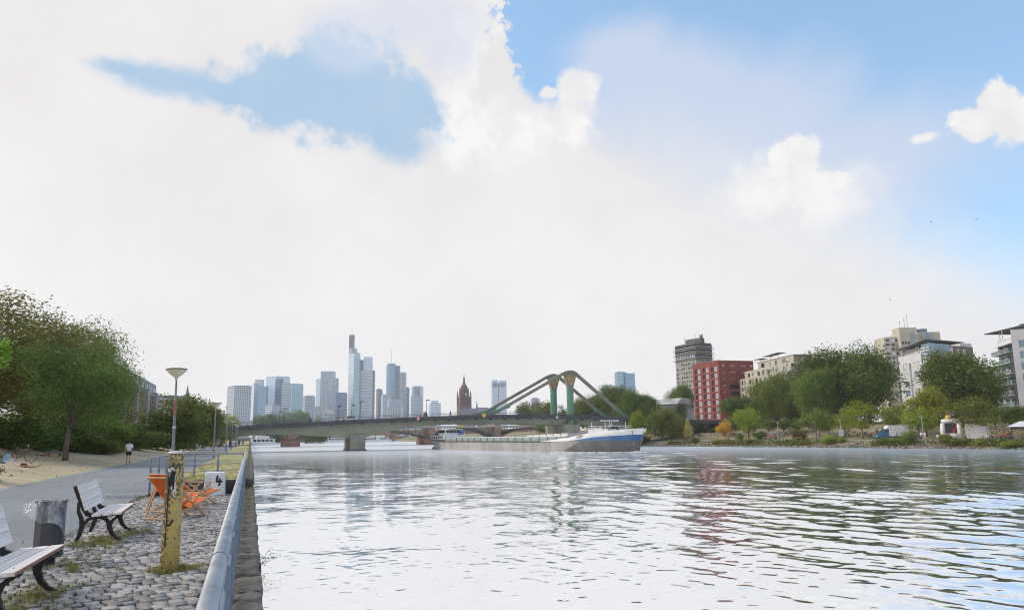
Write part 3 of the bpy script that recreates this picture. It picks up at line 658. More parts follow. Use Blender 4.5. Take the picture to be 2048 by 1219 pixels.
bn = thing('litter_bin', 'dark grey litter bin with a clear plastic bag pulled over its rim', 'bin', (-2.72, 13.2, Q))
pr = lambda r, s=1: [(-2.72 + r * math.cos(a) * s, 13.2 + r * math.sin(a)) for a in (R_(22.5 + 45 * i) for i in range(8))]
MB().prism(pr(.20), Q + .10, Q + .88).build('body', mat('bin_metal', (.085, .09, .105), .45, (.05, .055, .07), scale=3, bump=.15), bn, bevel=.01)
MB().prism(pr(.222), Q + .875, Q + .905).build('rim', mat('bin_rim', (.06, .06, .07), .5), bn, bevel=.008)
MB().prism(pr(.10), Q - .02, Q + .11).build('foot', m_iron, bn)
def bagmat():
    m = bpy.data.materials.new('clear_bag'); m.use_nodes = True; t = m.node_tree
    for n in list(t.nodes): t.nodes.remove(n)
    co = nd(t, 'ShaderNodeTexCoord').outputs['Object']; nz = noi(t, co, 9, 6, .7, (1, 1, .35))
    bp = nd(t, 'ShaderNodeBump', inp={'Strength': 1.0, 'Distance': .05}); t.links.new(nz.outputs[0], bp.inputs['Height'])
    g = nd(t, 'ShaderNodeBsdfGlossy', inp={'Roughness': .12, 'Color': (.95, .97, 1, 1)}); t.links.new(bp.outputs[0], g.inputs['Normal'])
    d = nd(t, 'ShaderNodeBsdfTranslucent', inp={'Color': (.85, .87, .9, 1)}); d2 = nd(t, 'ShaderNodeBsdfDiffuse', inp={'Color': (.8, .82, .86, 1)}); tr = nd(t, 'ShaderNodeBsdfTransparent')
    a = nd(t, 'ShaderNodeMixShader', inp={0: .35}); t.links.new(d2.outputs[0], a.inputs[1]); t.links.new(g.outputs[0], a.inputs[2])
    a2 = nd(t, 'ShaderNodeMixShader', inp={0: .3}); t.links.new(a.outputs[0], a2.inputs[1]); t.links.new(d.outputs[0], a2.inputs[2])
    b = nd(t, 'ShaderNodeMixShader'); t.links.new(sstep(t, nz.outputs[0], .40, .70, .12, .62), b.inputs[0]); t.links.new(tr.outputs[0], b.inputs[1]); t.links.new(a2.outputs[0], b.inputs[2])
    o = nd(t, 'ShaderNodeOutputMaterial'); t.links.new(b.outputs[0], o.inputs[0]); return m
mb = MB(); n = 48; rows = 12; g = random.Random(4)
for j in range(rows):
    for i in range(n):
        a = 2 * math.pi * i / n; ln = .22 + .10 * math.sin(a + 2.2) + .07 * math.sin(3 * a + 1) + .28 * max(0, math.cos(a + .3)) ** 3
        f = j / (rows - 1); r = .21 + .045 * f + .025 * math.sin(9 * a + 5 * f) * f + .03 * math.sin(4 * a) * f + .09 * f * max(0, math.cos(a + 2.9)) + .06 * f * max(0, math.cos(a))
        mb.v.append((-2.72 + r * math.cos(a), 13.2 + r * math.sin(a), Q + .925 - ln * f + .012 * math.sin(7 * a) * (1 - f)))
for j in range(rows - 1):
    for i in range(n): mb.f.append((j * n + i, j * n + (i + 1) % n, (j + 1) * n + (i + 1) % n, (j + 1) * n + i))
mb.build('bag', bagmat(), bn, smooth=True)

# yellow mooring post
def postmat():
    m = mat('flaking_yellow_paint', (.60, .46, .15), .65, (.50, .39, .14), scale=4, bump=.5, bscale=20); t = m.node_tree; b = t.nodes['Principled BSDF']
    src = b.inputs['Base Color'].links[0].from_socket; co = nd(t, 'ShaderNodeTexCoord').outputs['Object']; s = nd(t, 'ShaderNodeSeparateXYZ'); t.links.new(co, s.inputs[0])
    n1 = noi(t, co, 26, 8, .75); n2 = noi(t, co, 5, 6, .7); up = sstep(t, s.outputs[2], .70, 1.5, 0, .085); lf = sstep(t, s.outputs[0], .02, -.10, 0, .085)
    f = sstep(t, mth(t, 'ADD', mth(t, 'ADD', mth(t, 'MULTIPLY', n1.outputs[0], .72), mth(t, 'MULTIPLY', n2.outputs[0], .28)), mth(t, 'ADD', up, lf)), .545, .585)
    gr = noi(t, co, 40, 5); dark = mixc(t, gr.outputs[0], (.035, .025, .02), (.14, .12, .09))
    t.links.new(mixc(t, f, src, dark), b.inputs['Base Color']); return m
yp = thing('mooring_post', 'flaking yellow mooring post with graffiti, standing on the cobbled landing', 'post', (-.97, 11.88, Q))
prof = [(.125, -.2), (.122, .3), (.118, .8), (.113, 1.3), (.110, 1.565)]
o = MB().lathe(prof, 28).build('shaft', postmat(), None, smooth=False); o.parent = yp
for f_ in o.data.polygons: f_.use_smooth = len(f_.vertices) == 4
o = MB().lathe([(.112, 1.563), (.114, 1.575), (.08, 1.60), (.02, 1.605)], 28).build('cap', mat('weathered_white_paint', (.62, .60, .55), .8, (.42, .38, .32), scale=20, contrast=(.3, .6)), None); o.parent = yp
def wrap(mb, pts, wd, r0):                # painted stroke on the round shaft: (angle, z) points
    for i in range(len(pts) - 1):
        (a0, z0), (a1, z1) = pts[i], pts[i + 1]; l = math.hypot((a1 - a0) * r0, z1 - z0) or 1; na, nz = -(z1 - z0) / l * wd / 2 / r0, (a1 - a0) * r0 / l * wd / 2
        P = lambda a, z: (r0 * math.cos(a), r0 * math.sin(a), z)
        mb.quad(P(a0 - na, z0 - nz), P(a1 - na, z1 - nz), P(a1 + na, z1 + nz), P(a0 + na, z0 + nz))
A0 = R_(-98)
mb = MB()
for i in range(9): wrap(mb, [(A0 - .58 + i * .125, 1.37 - .012 * i), (A0 - .58 + i * .125, 1.08 + .05 * abs(i - 4))], .0155, .1165)
wrap(mb, [(A0 + .1, 1.25), (A0 + .25, 1.12), (A0 + .3, .98)], .035, .1165); wrap(mb, [(A0 - .55, 1.33), (A0 - .1, 1.38), (A0 + .25, 1.31)], .03, .1165)
o = mb.build('graffiti_white', mat('white_spray', (.72, .74, .78), .6), None, label='white spray patch of the graffiti tag'); o.parent = yp
mb = MB()
for s_ in ([(-.52, 1.32), (-.45, 1.12)], [(-.45, 1.12), (-.36, 1.25)], [(-.36, 1.25), (-.28, 1.12)], [(-.28, 1.12), (-.22, 1.32)], [(-.14, 1.12), (-.05, 1.34)], [(-.05, 1.34), (.05, 1.13)], [(-.10, 1.21), (.03, 1.22)], [(.08, 1.33), (.15, 1.22)], [(.24, 1.33), (.15, 1.22)], [(.15, 1.22), (.13, 1.08)], [(-.5, 1.37), (.1, 1.40)]):
    wrap(mb, [(A0 + a, z) for a, z in s_], .02, .1180)
o = mb.build('graffiti_black', mat('black_spray', (.02, .02, .025), .6), None, label='black graffiti letters'); o.parent = yp
o = MB(); wrap(o, [(A0 - .35, .62), (A0 - .1, .60), (A0 + .3, .68)], .03, .1215); wrap(o, [(A0 - .42, 1.1), (A0 - .40, .3)], .016, .1215); o = o.build('split', m_iron, None, label='dark crack running down the shaft'); o.parent = yp

# deck chairs
m_canvas = mat('orange_canvas', (.80, .16, .012), .8, (.70, .12, .01), scale=6, bump=.2, bscale=120)
m_beech = mat('beech_wood', (.62, .42, .24), .6, (.50, .32, .17), scale=8, sc3=(1, 1, .2))
def deckchair(label, loc, rz):
    t = thing('deck_chair', label, 'deck chair', group='orange deck chairs on the landing'); hw = .30
    A_top, A_bot, B_top, B_bot = (-.62, .92), (.52, .015), (.62, .40), (-.48, .015)
    for sx in (-1, 1):
        MB().beam((sx * hw, *A_top), (sx * hw, *A_bot), .028, .045).build('back_rail', m_beech, t, bevel=.004)
        MB().beam((sx * (hw - .035), *B_top), (sx * (hw - .035), *B_bot), .028, .045).build('seat_rail', m_beech, t, bevel=.004)
        MB().beam((sx * (hw + .03), -.34, .70), (sx * (hw + .03), -.60, .02), .022, .038).build('prop', m_beech, t)
        MB().beam((sx * (hw + .035), -.30, .62), (sx * (hw + .035), .40, .60), .05, .02).build('armrest', m_beech, t, bevel=.004)
        MB().beam((sx * (hw + .03), .34, .59), (sx * (hw + .03), .10, .33), .022, .038).build('arm_support', m_beech, t)
    for (y, z, nm) in ((*A_top, 'top_bar'), (*B_top, 'front_bar'), (*A_bot, 'foot_bar'), (*B_bot, 'rear_bar'), (-.60, .03, 'prop_bar')):
        MB().tube([(-hw - .02, y, z), (hw + .02, y, z)], .017, 8).build(nm, m_beech, t)
    pts = []
    for i in range(17):
        f = i / 16; y = A_top[0] + (B_top[0] - A_top[0]) * f; z = A_top[1] + (B_top[1] - A_top[1]) * f - .40 * math.sin(math.pi * f) ** 1.15 * (1 + .25 * (f - .5)); pts.append((y, z))
    mb = MB()
    for i in range(16):
        for k in range(6):
            xa, xb = -.245 + .49 * k / 6, -.245 + .49 * (k + 1) / 6; sg = lambda x, i: .02 * (1 - (x / .245) ** 2) * math.sin(math.pi * i / 16)
            mb.quad((xa, pts[i][0], pts[i][1] - sg(xa, i)), (xb, pts[i][0], pts[i][1] - sg(xb, i)), (xb, pts[i + 1][0], pts[i + 1][1] - sg(xb, i + 1)), (xa, pts[i + 1][0], pts[i + 1][1] - sg(xa, i + 1)))
    o = mb.build('canvas', m_canvas, t, smooth=True); bm = bmesh.new(); bm.from_mesh(o.data); bmesh.ops.remove_doubles(bm, verts=bm.verts, dist=.0005); bm.to_mesh(o.data); bm.free()
    sm_ = o.modifiers.new('thick', 'SOLIDIFY'); sm_.thickness = .004
    t.location = loc; t.rotation_euler = (0, 0, rz); return t
deckchair('front orange deck chair half hidden by the yellow post', (-1.50, 19.7, Q), R_(-44))
deckchair('orange deck chair just behind the front one, beside the railing corner', (-1.72, 21.7, Q), R_(-42))
deckchair('rearmost orange deck chair, next to the white block', (-1.42, 23.3, Q), R_(-66))

# white block with a painted 4
bl = thing('stone_block', 'white painted stone block with a black number 4', 'block', (-1.0, 27.15, Q))
z0, z1 = Q - .03, Q + .72
MB().hexa([(-1.34, 26.85, z0), (-.68, 26.85, z0), (-.68, 27.5, z0), (-1.34, 27.5, z0), (-1.30, 26.89, z1), (-.72, 26.89, z1), (-.72, 27.46, z1), (-1.30, 27.46, z1)]).build('block', mat('white_block_paint', (.82, .84, .88), .75, (.70, .71, .73), scale=5, bump=.4, bscale=18), bl, bevel=.035)
mb = MB(); S = lambda x0, za, x1, zb: mb.beam((x0, 26.8516 + (za - Q) * .0533 - .004, za), (x1, 26.8516 + (zb - Q) * .0533 - .004, zb), .06, .012, up=(0, -1, 0))
S(-.93, Q + .62, -.96, Q + .42); S(-.96, Q + .435, -.78, Q + .43); S(-.86, Q + .53, -.87, Q + .30)
mb.build('number_four', mat('black_paint', (.02, .02, .02), .6), bl)
mb = MB(); g = random.Random(9)
for i in range(16):
    x = -1.30 + g.uniform(.01, .2); z = Q + g.uniform(.1, .62); mb.beam((x, 26.8516 + (z - Q) * .0533 - .003, z), (min(x + g.uniform(-.06, .09), -1.08), 26.8516 + (z - Q) * .0533 - .003, z + g.uniform(-.08, .08)), .012, .004, up=(0, -1, 0))
kind(mb.build('scrawl', mat('grey_scrawl', (.16, .15, .16), .7), bl, label='dark scribbled graffiti on the left of the block'), 'stuff')

# railings
m_galv = mat('galvanised_tube', (.47, .49, .51), .55, (.33, .35, .38), scale=9, metal=.25, bump=.08, bscale=60, sc3=(1, .4, 1))
m_rail = mat('blue_grey_paint', (.20, .26, .34), .5, (.16, .21, .28), scale=6, bump=.1)
def railing(label, pts, ztops, zb, posts=1.55, tube=.04, name='railing', bars=(.38, .62), baseplate=True, pm=None):
    t = thing(name, label, 'railing', (pts[0][0], pts[0][1], zb(*pts[0])))
    P3 = [Vector((x, y, z)) for (x, y), z in zip(pts, ztops)]
    MB().tube([tuple(p) for p in P3], tube, 16).build('handrail', m_galv, t, smooth=True)
    for i in range(len(P3) - 1):
        a, b = P3[i], P3[i + 1]; n = max(1, round((b - a).length / posts))
        for j in range(n + (1 if i == len(P3) - 2 else 0)):
            p = a.lerp(b, j / n); zz = zb(p.x, p.y); h = p.z - tube - zz; d = (b - a).normalized()
            mb = MB().beam((p.x, p.y, zz - .05), (p.x, p.y, zz + h * .80), .06, .05, up=tuple(d)); mb.beam((p.x, p.y, zz + h * .80), (p.x, p.y, zz + h + .01), .028, .028, up=tuple(d))
            mb.build('post', pm or m_rail, t)
        for f in bars:
            za, zb_ = zb(a.x, a.y) + (a.z - zb(a.x, a.y)) * f, zb(b.x, b.y) + (b.z - zb(b.x, b.y)) * f
            MB().tube([(a.x, a.y, za), (b.x, b.y, zb_)], .014, 8).build('rail_bar', pm or m_rail, t)
    return t
rl = railing('long galvanised handrail with blue-grey posts along the quay edge', [(-.115, .9), (-.115, 28.6)], [2.775, 2.88], lambda x, y: Q + .10 + (.35 if y > 27.6 else 0), bars=(.30, .46, .62, .78), tube=.036)
for y in (4.05, 9.7, 15.4, 21.0): MB().tube([(-.115, y - .004, 2.775 + .105 * y / 28), (-.115, y + .004, 2.775 + .105 * y / 28)], .0375, 16).build('weld_ring', m_rail, rl)
railing('short railing closing the far end of the cobbled landing', [(-3.02, 28.0), (-2.8, 33.2), (-.19, 28.68)], [2.78, 2.83, 2.87], lambda x, y: float(zstrip(np.array(x), np.array(max(y, 28)))), posts=1.75)

# twig growing from the quay wall
d_ = ray(540, 1112); wy = d_.y * .62 / d_.x; wz_ = CAM.z + d_.z * .62 / d_.x
tw = thing('wall_weed', 'leafy weed twig growing out of the quay wall above the water', 'plant', (.15, wy, wz_ - .3))
mb = MB(); lp = []; g = np.random.default_rng(2)
for (x, z) in ((.55, .22), (.42, .02), (.66, .12), (.30, .12), (.50, .34)):
    mb.tube([(.13, wy, wz_ - .30), (.13 + x * .5, wy, wz_ - .22 + z * .3), (.13 + x, wy - .05, wz_ - .12 + z)], [.005, .004, .002], 5)
    for k in range(13): f = g.uniform(.45, 1.05); lp.append((.13 + x * f + g.normal(0, .035), wy + g.normal(0, .05), wz_ - .27 + (z + .15) * f + g.normal(0, .035)))
mb.build('stem', m_bark, tw); obj('leaves', leaf_mesh('leaves', np.array(lp), .055, LM['dark'], g), tw)
ir = thing('iron_bar', 'rusty upright iron bar bolted to the river side of the quay wall', 'bar', (.24, 14.2, .6)); m_rust = mat('rust', (.12, .065, .045), .9)
MB().tube([(.25, 14.2, .55), (.25, 14.2, 1.28)], .02, 8).build('bar', m_rust, ir); MB().tube([(.1, 14.2, 1.02), (.26, 14.2, 1.02)], .014, 6).build('bolt', m_rust, ir)

# street lamps
m_pole = mat('lamp_pole_paint', (.22, .24, .27), .5, (.17, .18, .21), scale=5)
def lampglass():
    m = mat('lamp_glass', (.72, .70, .55), .3, (.62, .60, .46), scale=3); return m
def lamp(label, first=False):
    t = thing('street_lamp', label, 'street lamp', group='saucer lamps along the promenade')
    MB().lathe([(.13, -.1), (.13, .03), (.105, .05), (.10, .75), (.075, .80), (.06, 2.6), (.045, 4.55)], 14).build('pole', m_pole, t, smooth=True)
    MB().lathe([(.05, 4.5), (.07, 4.62), (.10, 4.66), (.30, 4.82), (.46, 4.99), (.47, 5.02)], 28).build('shade', lampglass(), t, smooth=True)
    MB().lathe([(.48, 5.015), (.485, 5.05), (.36, 5.085), (.02, 5.10)], 28).build('lid', mat('lamp_lid', (.10, .10, .11), .6), t)
    if first:
        MB().lathe([(.0625, 2.9), (.056, 3.55)], 14).build('sticker', mat('red_sticker', (.42, .12, .14), .7), t); MB().lathe([(.067, 2.30), (.066, 2.38)], 14).build('label', mat('white_sticker', (.8, .8, .8), .6), t)
        MB().lathe([(.105, .45), (.104, .6)], 14).build('lower_label', mat('white_sticker', (.8, .8, .8), .6), t)
    return t
l1 = lamp('tallest looking, nearest street lamp with a red sticker on its pole', True); l1.location = (-3.35, 39.5, Q); l1.rotation_euler = (R_(.4), R_(-.7), 0)
lp2 = lamp('second nearest street lamp, standing on the grass strip behind the railing'); lp2.location = (-3.1, 76.5, Q)
for i, (y, lab) in enumerate(((111, 'third street lamp along the promenade'), (146, 'fourth street lamp, before the bridge'), (180, 'fifth street lamp, just in front of the bridge'), (205, 'farthest street lamp, next to the bridge edge'))):
    dup(lp2, None, lab, (-3.0, y, Q))

# ------------------------------------------------------------------ people
m_skin = mat('skin', (.52, .33, .24), .6, (.46, .28, .20), scale=5)
m_hair = mat('dark_hair', (.03, .022, .018), .7); m_shoe = mat('shoe', (.06, .06, .065), .6)
def cloth(c): return mat('cloth_%02d%02d%02d' % tuple(int(x * 99) for x in c), c, .85, tuple(x * .8 for x in c), scale=8)
def skin_obj(name, J, E_, m, parent, root=0, sub=1):
    keys = list(J); me = bpy.data.meshes.new(name); me.from_pydata([J[k][:3] for k in keys], [(keys.index(a), keys.index(b)) for a, b in E_], []); me.materials.append(m)
    o = obj(name, me, parent); s = o.modifiers.new('skin', 'SKIN'); s.use_smooth_shade = True
    for i, k in enumerate(keys):
        r = J[k][3]; v = me.skin_vertices[0].data[i]; v.radius = r if isinstance(r, tuple) else (r, r); v.use_root = (i == root)
    if sub: q = o.modifiers.new('sub', 'SUBSURF'); q.levels = sub; q.render_levels = sub
    return o
POSE = {  # hip height, trunk lean, (left, right) shoulder-elbow-wrist and hip-knee-ankle offsets in (forward, down) metres
    'stand': dict(hip=.92, lean=.0, la=((.00, .29), (.05, .55)), ra=((-.02, .29), (.04, .55)), ll=((.02, .43), (.0, .84)), rl=((.0, .43), (-.02, .84))),
    'walk': dict(hip=.90, lean=.03, la=((.10, .27), (.24, .48)), ra=((-.12, .26), (-.10, .52)), ll=((-.10, .42), (-.38, .78)), rl=((.20, .38), (.26, .82))),
    'jog': dict(hip=.93, lean=.07, la=((-.16, .24), (.08, .34)), ra=((.06, .28), (.28, .20)), ll=((.08, .43), (-.06, .86)), rl=((-.02, .43), (-.30, .74))),
    'sit': dict(hip=.46, lean=-.02, la=((.10, .26), (.32, .36)), ra=((.12, .26), (.34, .34)), ll=((.42, .00), (.46, .40)), rl=((.42, .02), (.40, .40))),
    'ground': dict(hip=.12, lean=.02, la=((.10, .24), (.30, .30)), ra=((-.16, .25), (-.22, .48)), ll=((.32, -.22), (.55, .05)), rl=((.40, .02), (.75, .06)))}
def person(label, loc, rz, pose='stand', top=(.5, .5, .5), bottom=(.05, .05, .07), h=1.75, bare_legs=False, bare_torso=False, group=None, lie=False, bag=None, hands=False, sub=1):
    p = POSE[pose]; t = thing('person', label, 'person', group=group); z = p['hip']; le = p['lean']; J = {}
    J['pelvis'] = (0, 0, z, (.135, .10)); J['waist'] = (0, le * .5, z + .18, (.12, .09)); J['chest'] = (0, le * 1.4, z + .38, (.15, .105)); J['neck'] = (0, le * 2, z + .54, .052)
    J['chin'] = (0, le * 2.2 + .015, z + .61, .07); J['head'] = (0, le * 2.4 + .012, z + .70, (.078, .095)); J['crown'] = (0, le * 2.4, z + .775, .06); J['nose'] = (0, le * 2.4 + .11, z + .665, .014)
    E_ = [('pelvis', 'waist'), ('waist', 'chest'), ('chest', 'neck'), ('neck', 'chin'), ('chin', 'head'), ('head', 'crown'), ('head', 'nose')]
    for s, sx in (('l', -1), ('r', 1)):
        (e, w_), (k, a) = p[s + 'a'], p[s + 'l']; sy = le * 1.9; sz = z + .47
        J[s + 'sh'] = (sx * .175, sy, sz, .062); J[s + 'el'] = (sx * .235, sy + e[0], sz - e[1], .044); J[s + 'wr'] = (sx * .225, sy + w_[0], sz - w_[1], .03)
        dv = Vector((0, w_[0] - e[0], e[1] - w_[1])).normalized(); pm = Vector((sx * .222, sy + w_[0], sz - w_[1])) + dv * .07; J[s + 'pa'] = (*pm, .034)
        E_ += [('chest', s + 'sh'), (s + 'sh', s + 'el'), (s + 'el', s + 'wr'), (s + 'wr', s + 'pa')]
        if hands:
            sd_ = Vector((0, dv.z, -dv.y))
            for q in range(4):
                b = pm + dv * .035 + sd_ * (.03 - .02 * q); tip = b + dv * (.055 + .012 * (q in (1, 2))) + Vector((-sx * .015, 0, 0)); J['%sf%d' % (s, q)] = (*b, .010); J['%sg%d' % (s, q)] = (*tip, .008); E_ += [(s + 'pa', '%sf%d' % (s, q)), ('%sf%d' % (s, q), '%sg%d' % (s, q))]
            b = pm + sd_ * .045; J[s + 'th'] = (*b, .011); J[s + 'tt'] = (*(b + dv * .04 + sd_ * .012), .009); E_ += [(s + 'pa', s + 'th'), (s + 'th', s + 'tt')]
        hx = sx * .085; J[s + 'hip'] = (hx, 0, z - .05, .085); J[s + 'kn'] = (sx * .10, k[0], z - k[1], .058); J[s + 'ca'] = (sx * .10, k[0] + (a[0] - k[0]) * .35, z - k[1] - (a[1] - k[1]) * .35, .055); J[s + 'an'] = (sx * .10, a[0], z - a[1], .038)
        fd = Vector((0, 1, -.35)) if pose != 'ground' else Vector((0, .4, .9)); fd.normalize(); J[s + 'to'] = (sx * .115, a[0] + fd.y * .15, max(.035, z - a[1] + fd.z * .15), .035)
        E_ += [('pelvis', s + 'hip'), (s + 'hip', s + 'kn'), (s + 'kn', s + 'ca'), (s + 'ca', s + 'an'), (s + 'an', s + 'to')]
    kk = h / 1.75
    J = {a: (x * kk, y * kk, q * kk, tuple(i * kk for i in r) if isinstance(r, tuple) else r * kk) for a, (x, y, q, r) in J.items()}
    skin_obj('body', J, E_, m_skin, t, sub=sub)
    gro = lambda r, f: tuple(i * f for i in r) if isinstance(r, tuple) else r * f
    def wear(name, keys, edges, m, f=1.14, cut={}):
        K = {a: (*J[a][:3], gro(J[a][3], f)) for a in keys}
        for a, (b, c_, ff) in cut.items():
            A_, B_ = Vector(J[b][:3]), Vector(J[c_][:3]); K[a] = (*A_.lerp(B_, ff), (J[b][3] if not isinstance(J[b][3], tuple) else J[b][3][0]) * (1 - ff) * f + (J[c_][3]) * ff * f)
        skin_obj(name, K, edges, m, t, sub=sub)
    if not bare_torso:
        wear('shirt', ['waist', 'pelvis', 'chest', 'lsh', 'rsh'], [('pelvis', 'waist'), ('waist', 'chest'), ('chest', 'lsh'), ('chest', 'rsh'), ('lsh', 'ls'), ('rsh', 'rs'), ('chest', 'nk')], cloth(top), 1.32, {'nk': ('chest', 'neck', .72), 'ls': ('lsh', 'lel', .75), 'rs': ('rsh', 'rel', .75)})
    ed = [('pelvis', 'lhip'), ('pelvis', 'rhip')]
    if bare_legs: wear('shorts', ['pelvis', 'lhip', 'rhip'], ed + [('lhip', 'a'), ('rhip', 'b')], cloth(bottom), 1.24, {'a': ('lhip', 'lkn', .62), 'b': ('rhip', 'rkn', .62)})
    else: wear('trousers', ['pelvis', 'lhip', 'rhip', 'lkn', 'rkn', 'lca', 'rca'], ed + [('lhip', 'lkn'), ('rhip', 'rkn'), ('lkn', 'lca'), ('rkn', 'rca'), ('lca', 'a'), ('rca', 'b')], cloth(bottom), 1.22, {'a': ('lca', 'lan', .95), 'b': ('rca', 'ran', .95)})
    hd = J['head']; mb = MB()
    mb.lathe([(.02, .135), (.07, .115), (.098, .07), (.106, .02), (.100, -.03), (.085, -.055)], 12); mb.v = [(hd[0] + v[0] * .88 * kk, hd[1] - .018 + v[1] * 1.02 * kk, hd[2] - .01 + v[2] * kk) for v in mb.v]; mb.build('hair', m_hair, t, smooth=True)
    for s in 'lr':
        a, b = Vector(J[s + 'an'][:3]), Vector(J[s + 'to'][:3]); d = (b - a).normalized(); MB().tube([a - d * .05, a + d * .06, b + d * .02, b + d * .06], [.042, .05, .046, .025], 8).build('shoe', m_shoe, t, smooth=True) if not bare_torso else None
    if bag: MB().box(-.17 * kk, .17 * kk, -.30 * kk, -.13 * kk, (z + .1) * kk, (z + .5) * kk).build('backpack', cloth(bag), t, bevel=.05)
    t.location = loc; t.rotation_euler = (R_(90), 0, rz) if lie else (0, 0, rz)
    return t

p = on_left(256, 928.5); p.z = Q
person('jogger in a white shirt and black shorts seen from behind on the path', p, R_(4), 'jog', (.80, .82, .86), (.012, .012, .015), h=1.80, bare_legs=True, hands=True, sub=2)
o = [x for x in COL.objects if x.name.startswith('person')][-1]
# sunbather and friends on the lawn
def lying(label, px0, py, rz, **k):
    p = left_at(px0, py); z = zl(p.x, p.y) + .13; return person(label, (p.x, p.y, z), rz, 'stand', lie=True, group='people lying on the left lawn', **k)
lying('bare-chested sunbather lying on his back on the dry lawn', 86, -11.0, R_(-96), bare_torso=True, bare_legs=True, bottom=(.06, .07, .10), hands=True)
lying('person in a dark top lying beside the lawn tree', 124, -13.2, R_(-94), top=(.10, .06, .16), bottom=(.35, .12, .16), bare_legs=True)
for lab, px, py, top, bot, pose in (
        ('person in black standing in the shade of the bushes left of the jogger', 244, 898, (.02, .02, .025), (.03, .03, .04), 'stand'),):
    p = on_left(px, py); person(lab, p, R_(70), pose, top, bot)
p = Vector((-9.6, 60, zl(-9.6)));
# bicycles
m_tyre = mat('tyre', (.02, .02, .02), .8); m_frame_b = mat('bicycle_black', (.03, .03, .035), .4); m_chrome = mat('chrome', (.6, .6, .62), .25, metal=.9)
def bicycle(label, loc, rz, col=(.03, .03, .035), tilt=0, group=None):
    t = thing('bicycle', label, 'bicycle', group=group); fm = mat('bike_%02d%02d%02d' % tuple(int(c * 99) for c in col), col, .4)
    for y in (-.52, .52):
        w_ = MB(); n = 20
        w_.tube([(0, y + .33 * math.cos(a), .34 + .33 * math.sin(a)) for a in (2 * math.pi * i / n for i in range(n + 1))], .018, 6, cap=False); w_ = w_.build('wheel', m_tyre, t)
        sp_ = MB()
        for i in range(8): a = i * math.pi / 4; sp_.tube([(0, y, .34), (0, y + .32 * math.cos(a), .34 + .32 * math.sin(a))], .003, 4)
        sp_.build('spokes', m_chrome, w_)
    fr = MB(); bb, st, hd_ = (0, -.06, .30), (0, -.20, .82), (0, .36, .86)
    for a, b in ((bb, st), (st, hd_), (bb, (0, .38, .78)), (bb, (0, -.52, .34)), ((0, -.19, .76), (0, -.52, .34)), (hd_, (0, .52, .34))): fr.tube([a, b], .016, 6)
    fr.build('frame', fm, t)
    MB().tube([(-.27, .28, 1.0), (-.1, .36, 1.03), (0, .35, .98), (.1, .36, 1.03), (.27, .28, 1.0)], .013, 6).build('handlebar', m_chrome, t)
    MB().tube([(0, .36, .84), (0, .35, .99)], .014, 6).build('stem', m_chrome, t)
    MB().hexa([(-.03, -.08, .90), (.03, -.08, .90), (.08, -.32, .90), (-.08, -.32, .90), (-.025, -.08, .94), (.025, -.08, .94), (.07, -.32, .95), (-.07, -.32, .95)]).build('saddle', m_tyre, t, bevel=.015)
    MB().tube([st, (0, -.21, .91)], .014, 6).build('seat_post', m_chrome, t)
    t.location = loc; t.rotation_euler = (0, tilt, rz); return t
p = left_at(45, -13.0); bicycle('black bicycle parked under the bushes beside the sunbather', (p.x, p.y, zl(p.x)), R_(-85), tilt=R_(7))
# folding chair with a blue towel
p = left_at(22, -11.7); fcx = thing('folding_chair', 'white folding camp chair draped with a light blue towel', 'chair', (0, 0, 0)); m_wt = mat('white_tube', (.75, .75, .75), .4)
for s in (-.25, .25):
    MB().tube([(s, -.25, 0), (s, .2, .75)], .013, 6).build('leg', m_wt, fcx); MB().tube([(s, .25, 0), (s, -.2, .42)], .013, 6).build('leg', m_wt, fcx)
MB().box(-.25, .25, -.2, .2, .40, .43).build('seat', cloth((.6, .62, .65)), fcx)
MB().strip([(.20, .40), (.19, .60), (.23, .77), (.27, .62), (.30, .30)], .02, -.24, .24).build('towel', cloth((.35, .55, .80)), fcx)
fcx.location = (p.x, p.y, zl(p.x)); fcx.rotation_euler = (0, 0, R_(70))
# people farther down the promenade
PG = 'people walking on the promenade'
for lab, px, py, tp, bt, rz, ps in (
        ('walker in a pink top coming along the promenade left of the second lamp', 421, 897, (.50, .22, .24), (.05, .06, .10), 180, 'walk'), ('walker in a white shirt beside the second lamp', 437, 896, (.75, .75, .75), (.10, .09, .08), 170, 'walk'),
        ('dark dressed walker right of the third lamp', 460, 894.5, (.05, .05, .06), (.03, .03, .04), 0, 'walk'), ('walker in a light blue shirt near the fourth lamp', 471, 892.5, (.55, .62, .70), (.12, .12, .14), 10, 'walk'),
        ('walker in white among the far promenade strollers', 478, 891, (.8, .8, .8), (.2, .2, .22), 180, 'walk'), ('walker in grey at the far end of the promenade', 486, 889.5, (.3, .3, .32), (.08, .08, .1), 175, 'walk')):
    p = on_z(px, py, Q); person(lab, p, R_(rz), ps, tp, bt, group=PG, sub=0)
for lab, px, py, tp, bt in (('person sitting on the lawn at the foot of the first lamp, dark top', 352, 899, (.06, .06, .07), (.5, .36, .28)), ('person in white sitting on the lawn behind the railing', 338, 896, (.7, .7, .72), (.05, .05, .06)), ('person in brown leaning back on the lawn right of the first lamp', 374, 899.5, (.20, .10, .08), (.4, .28, .2))):
    p = on_left(px, py); person(lab, p, R_(-60), 'ground', tp, bt, group='people sitting on the left lawn', sub=0, bare_legs=True)
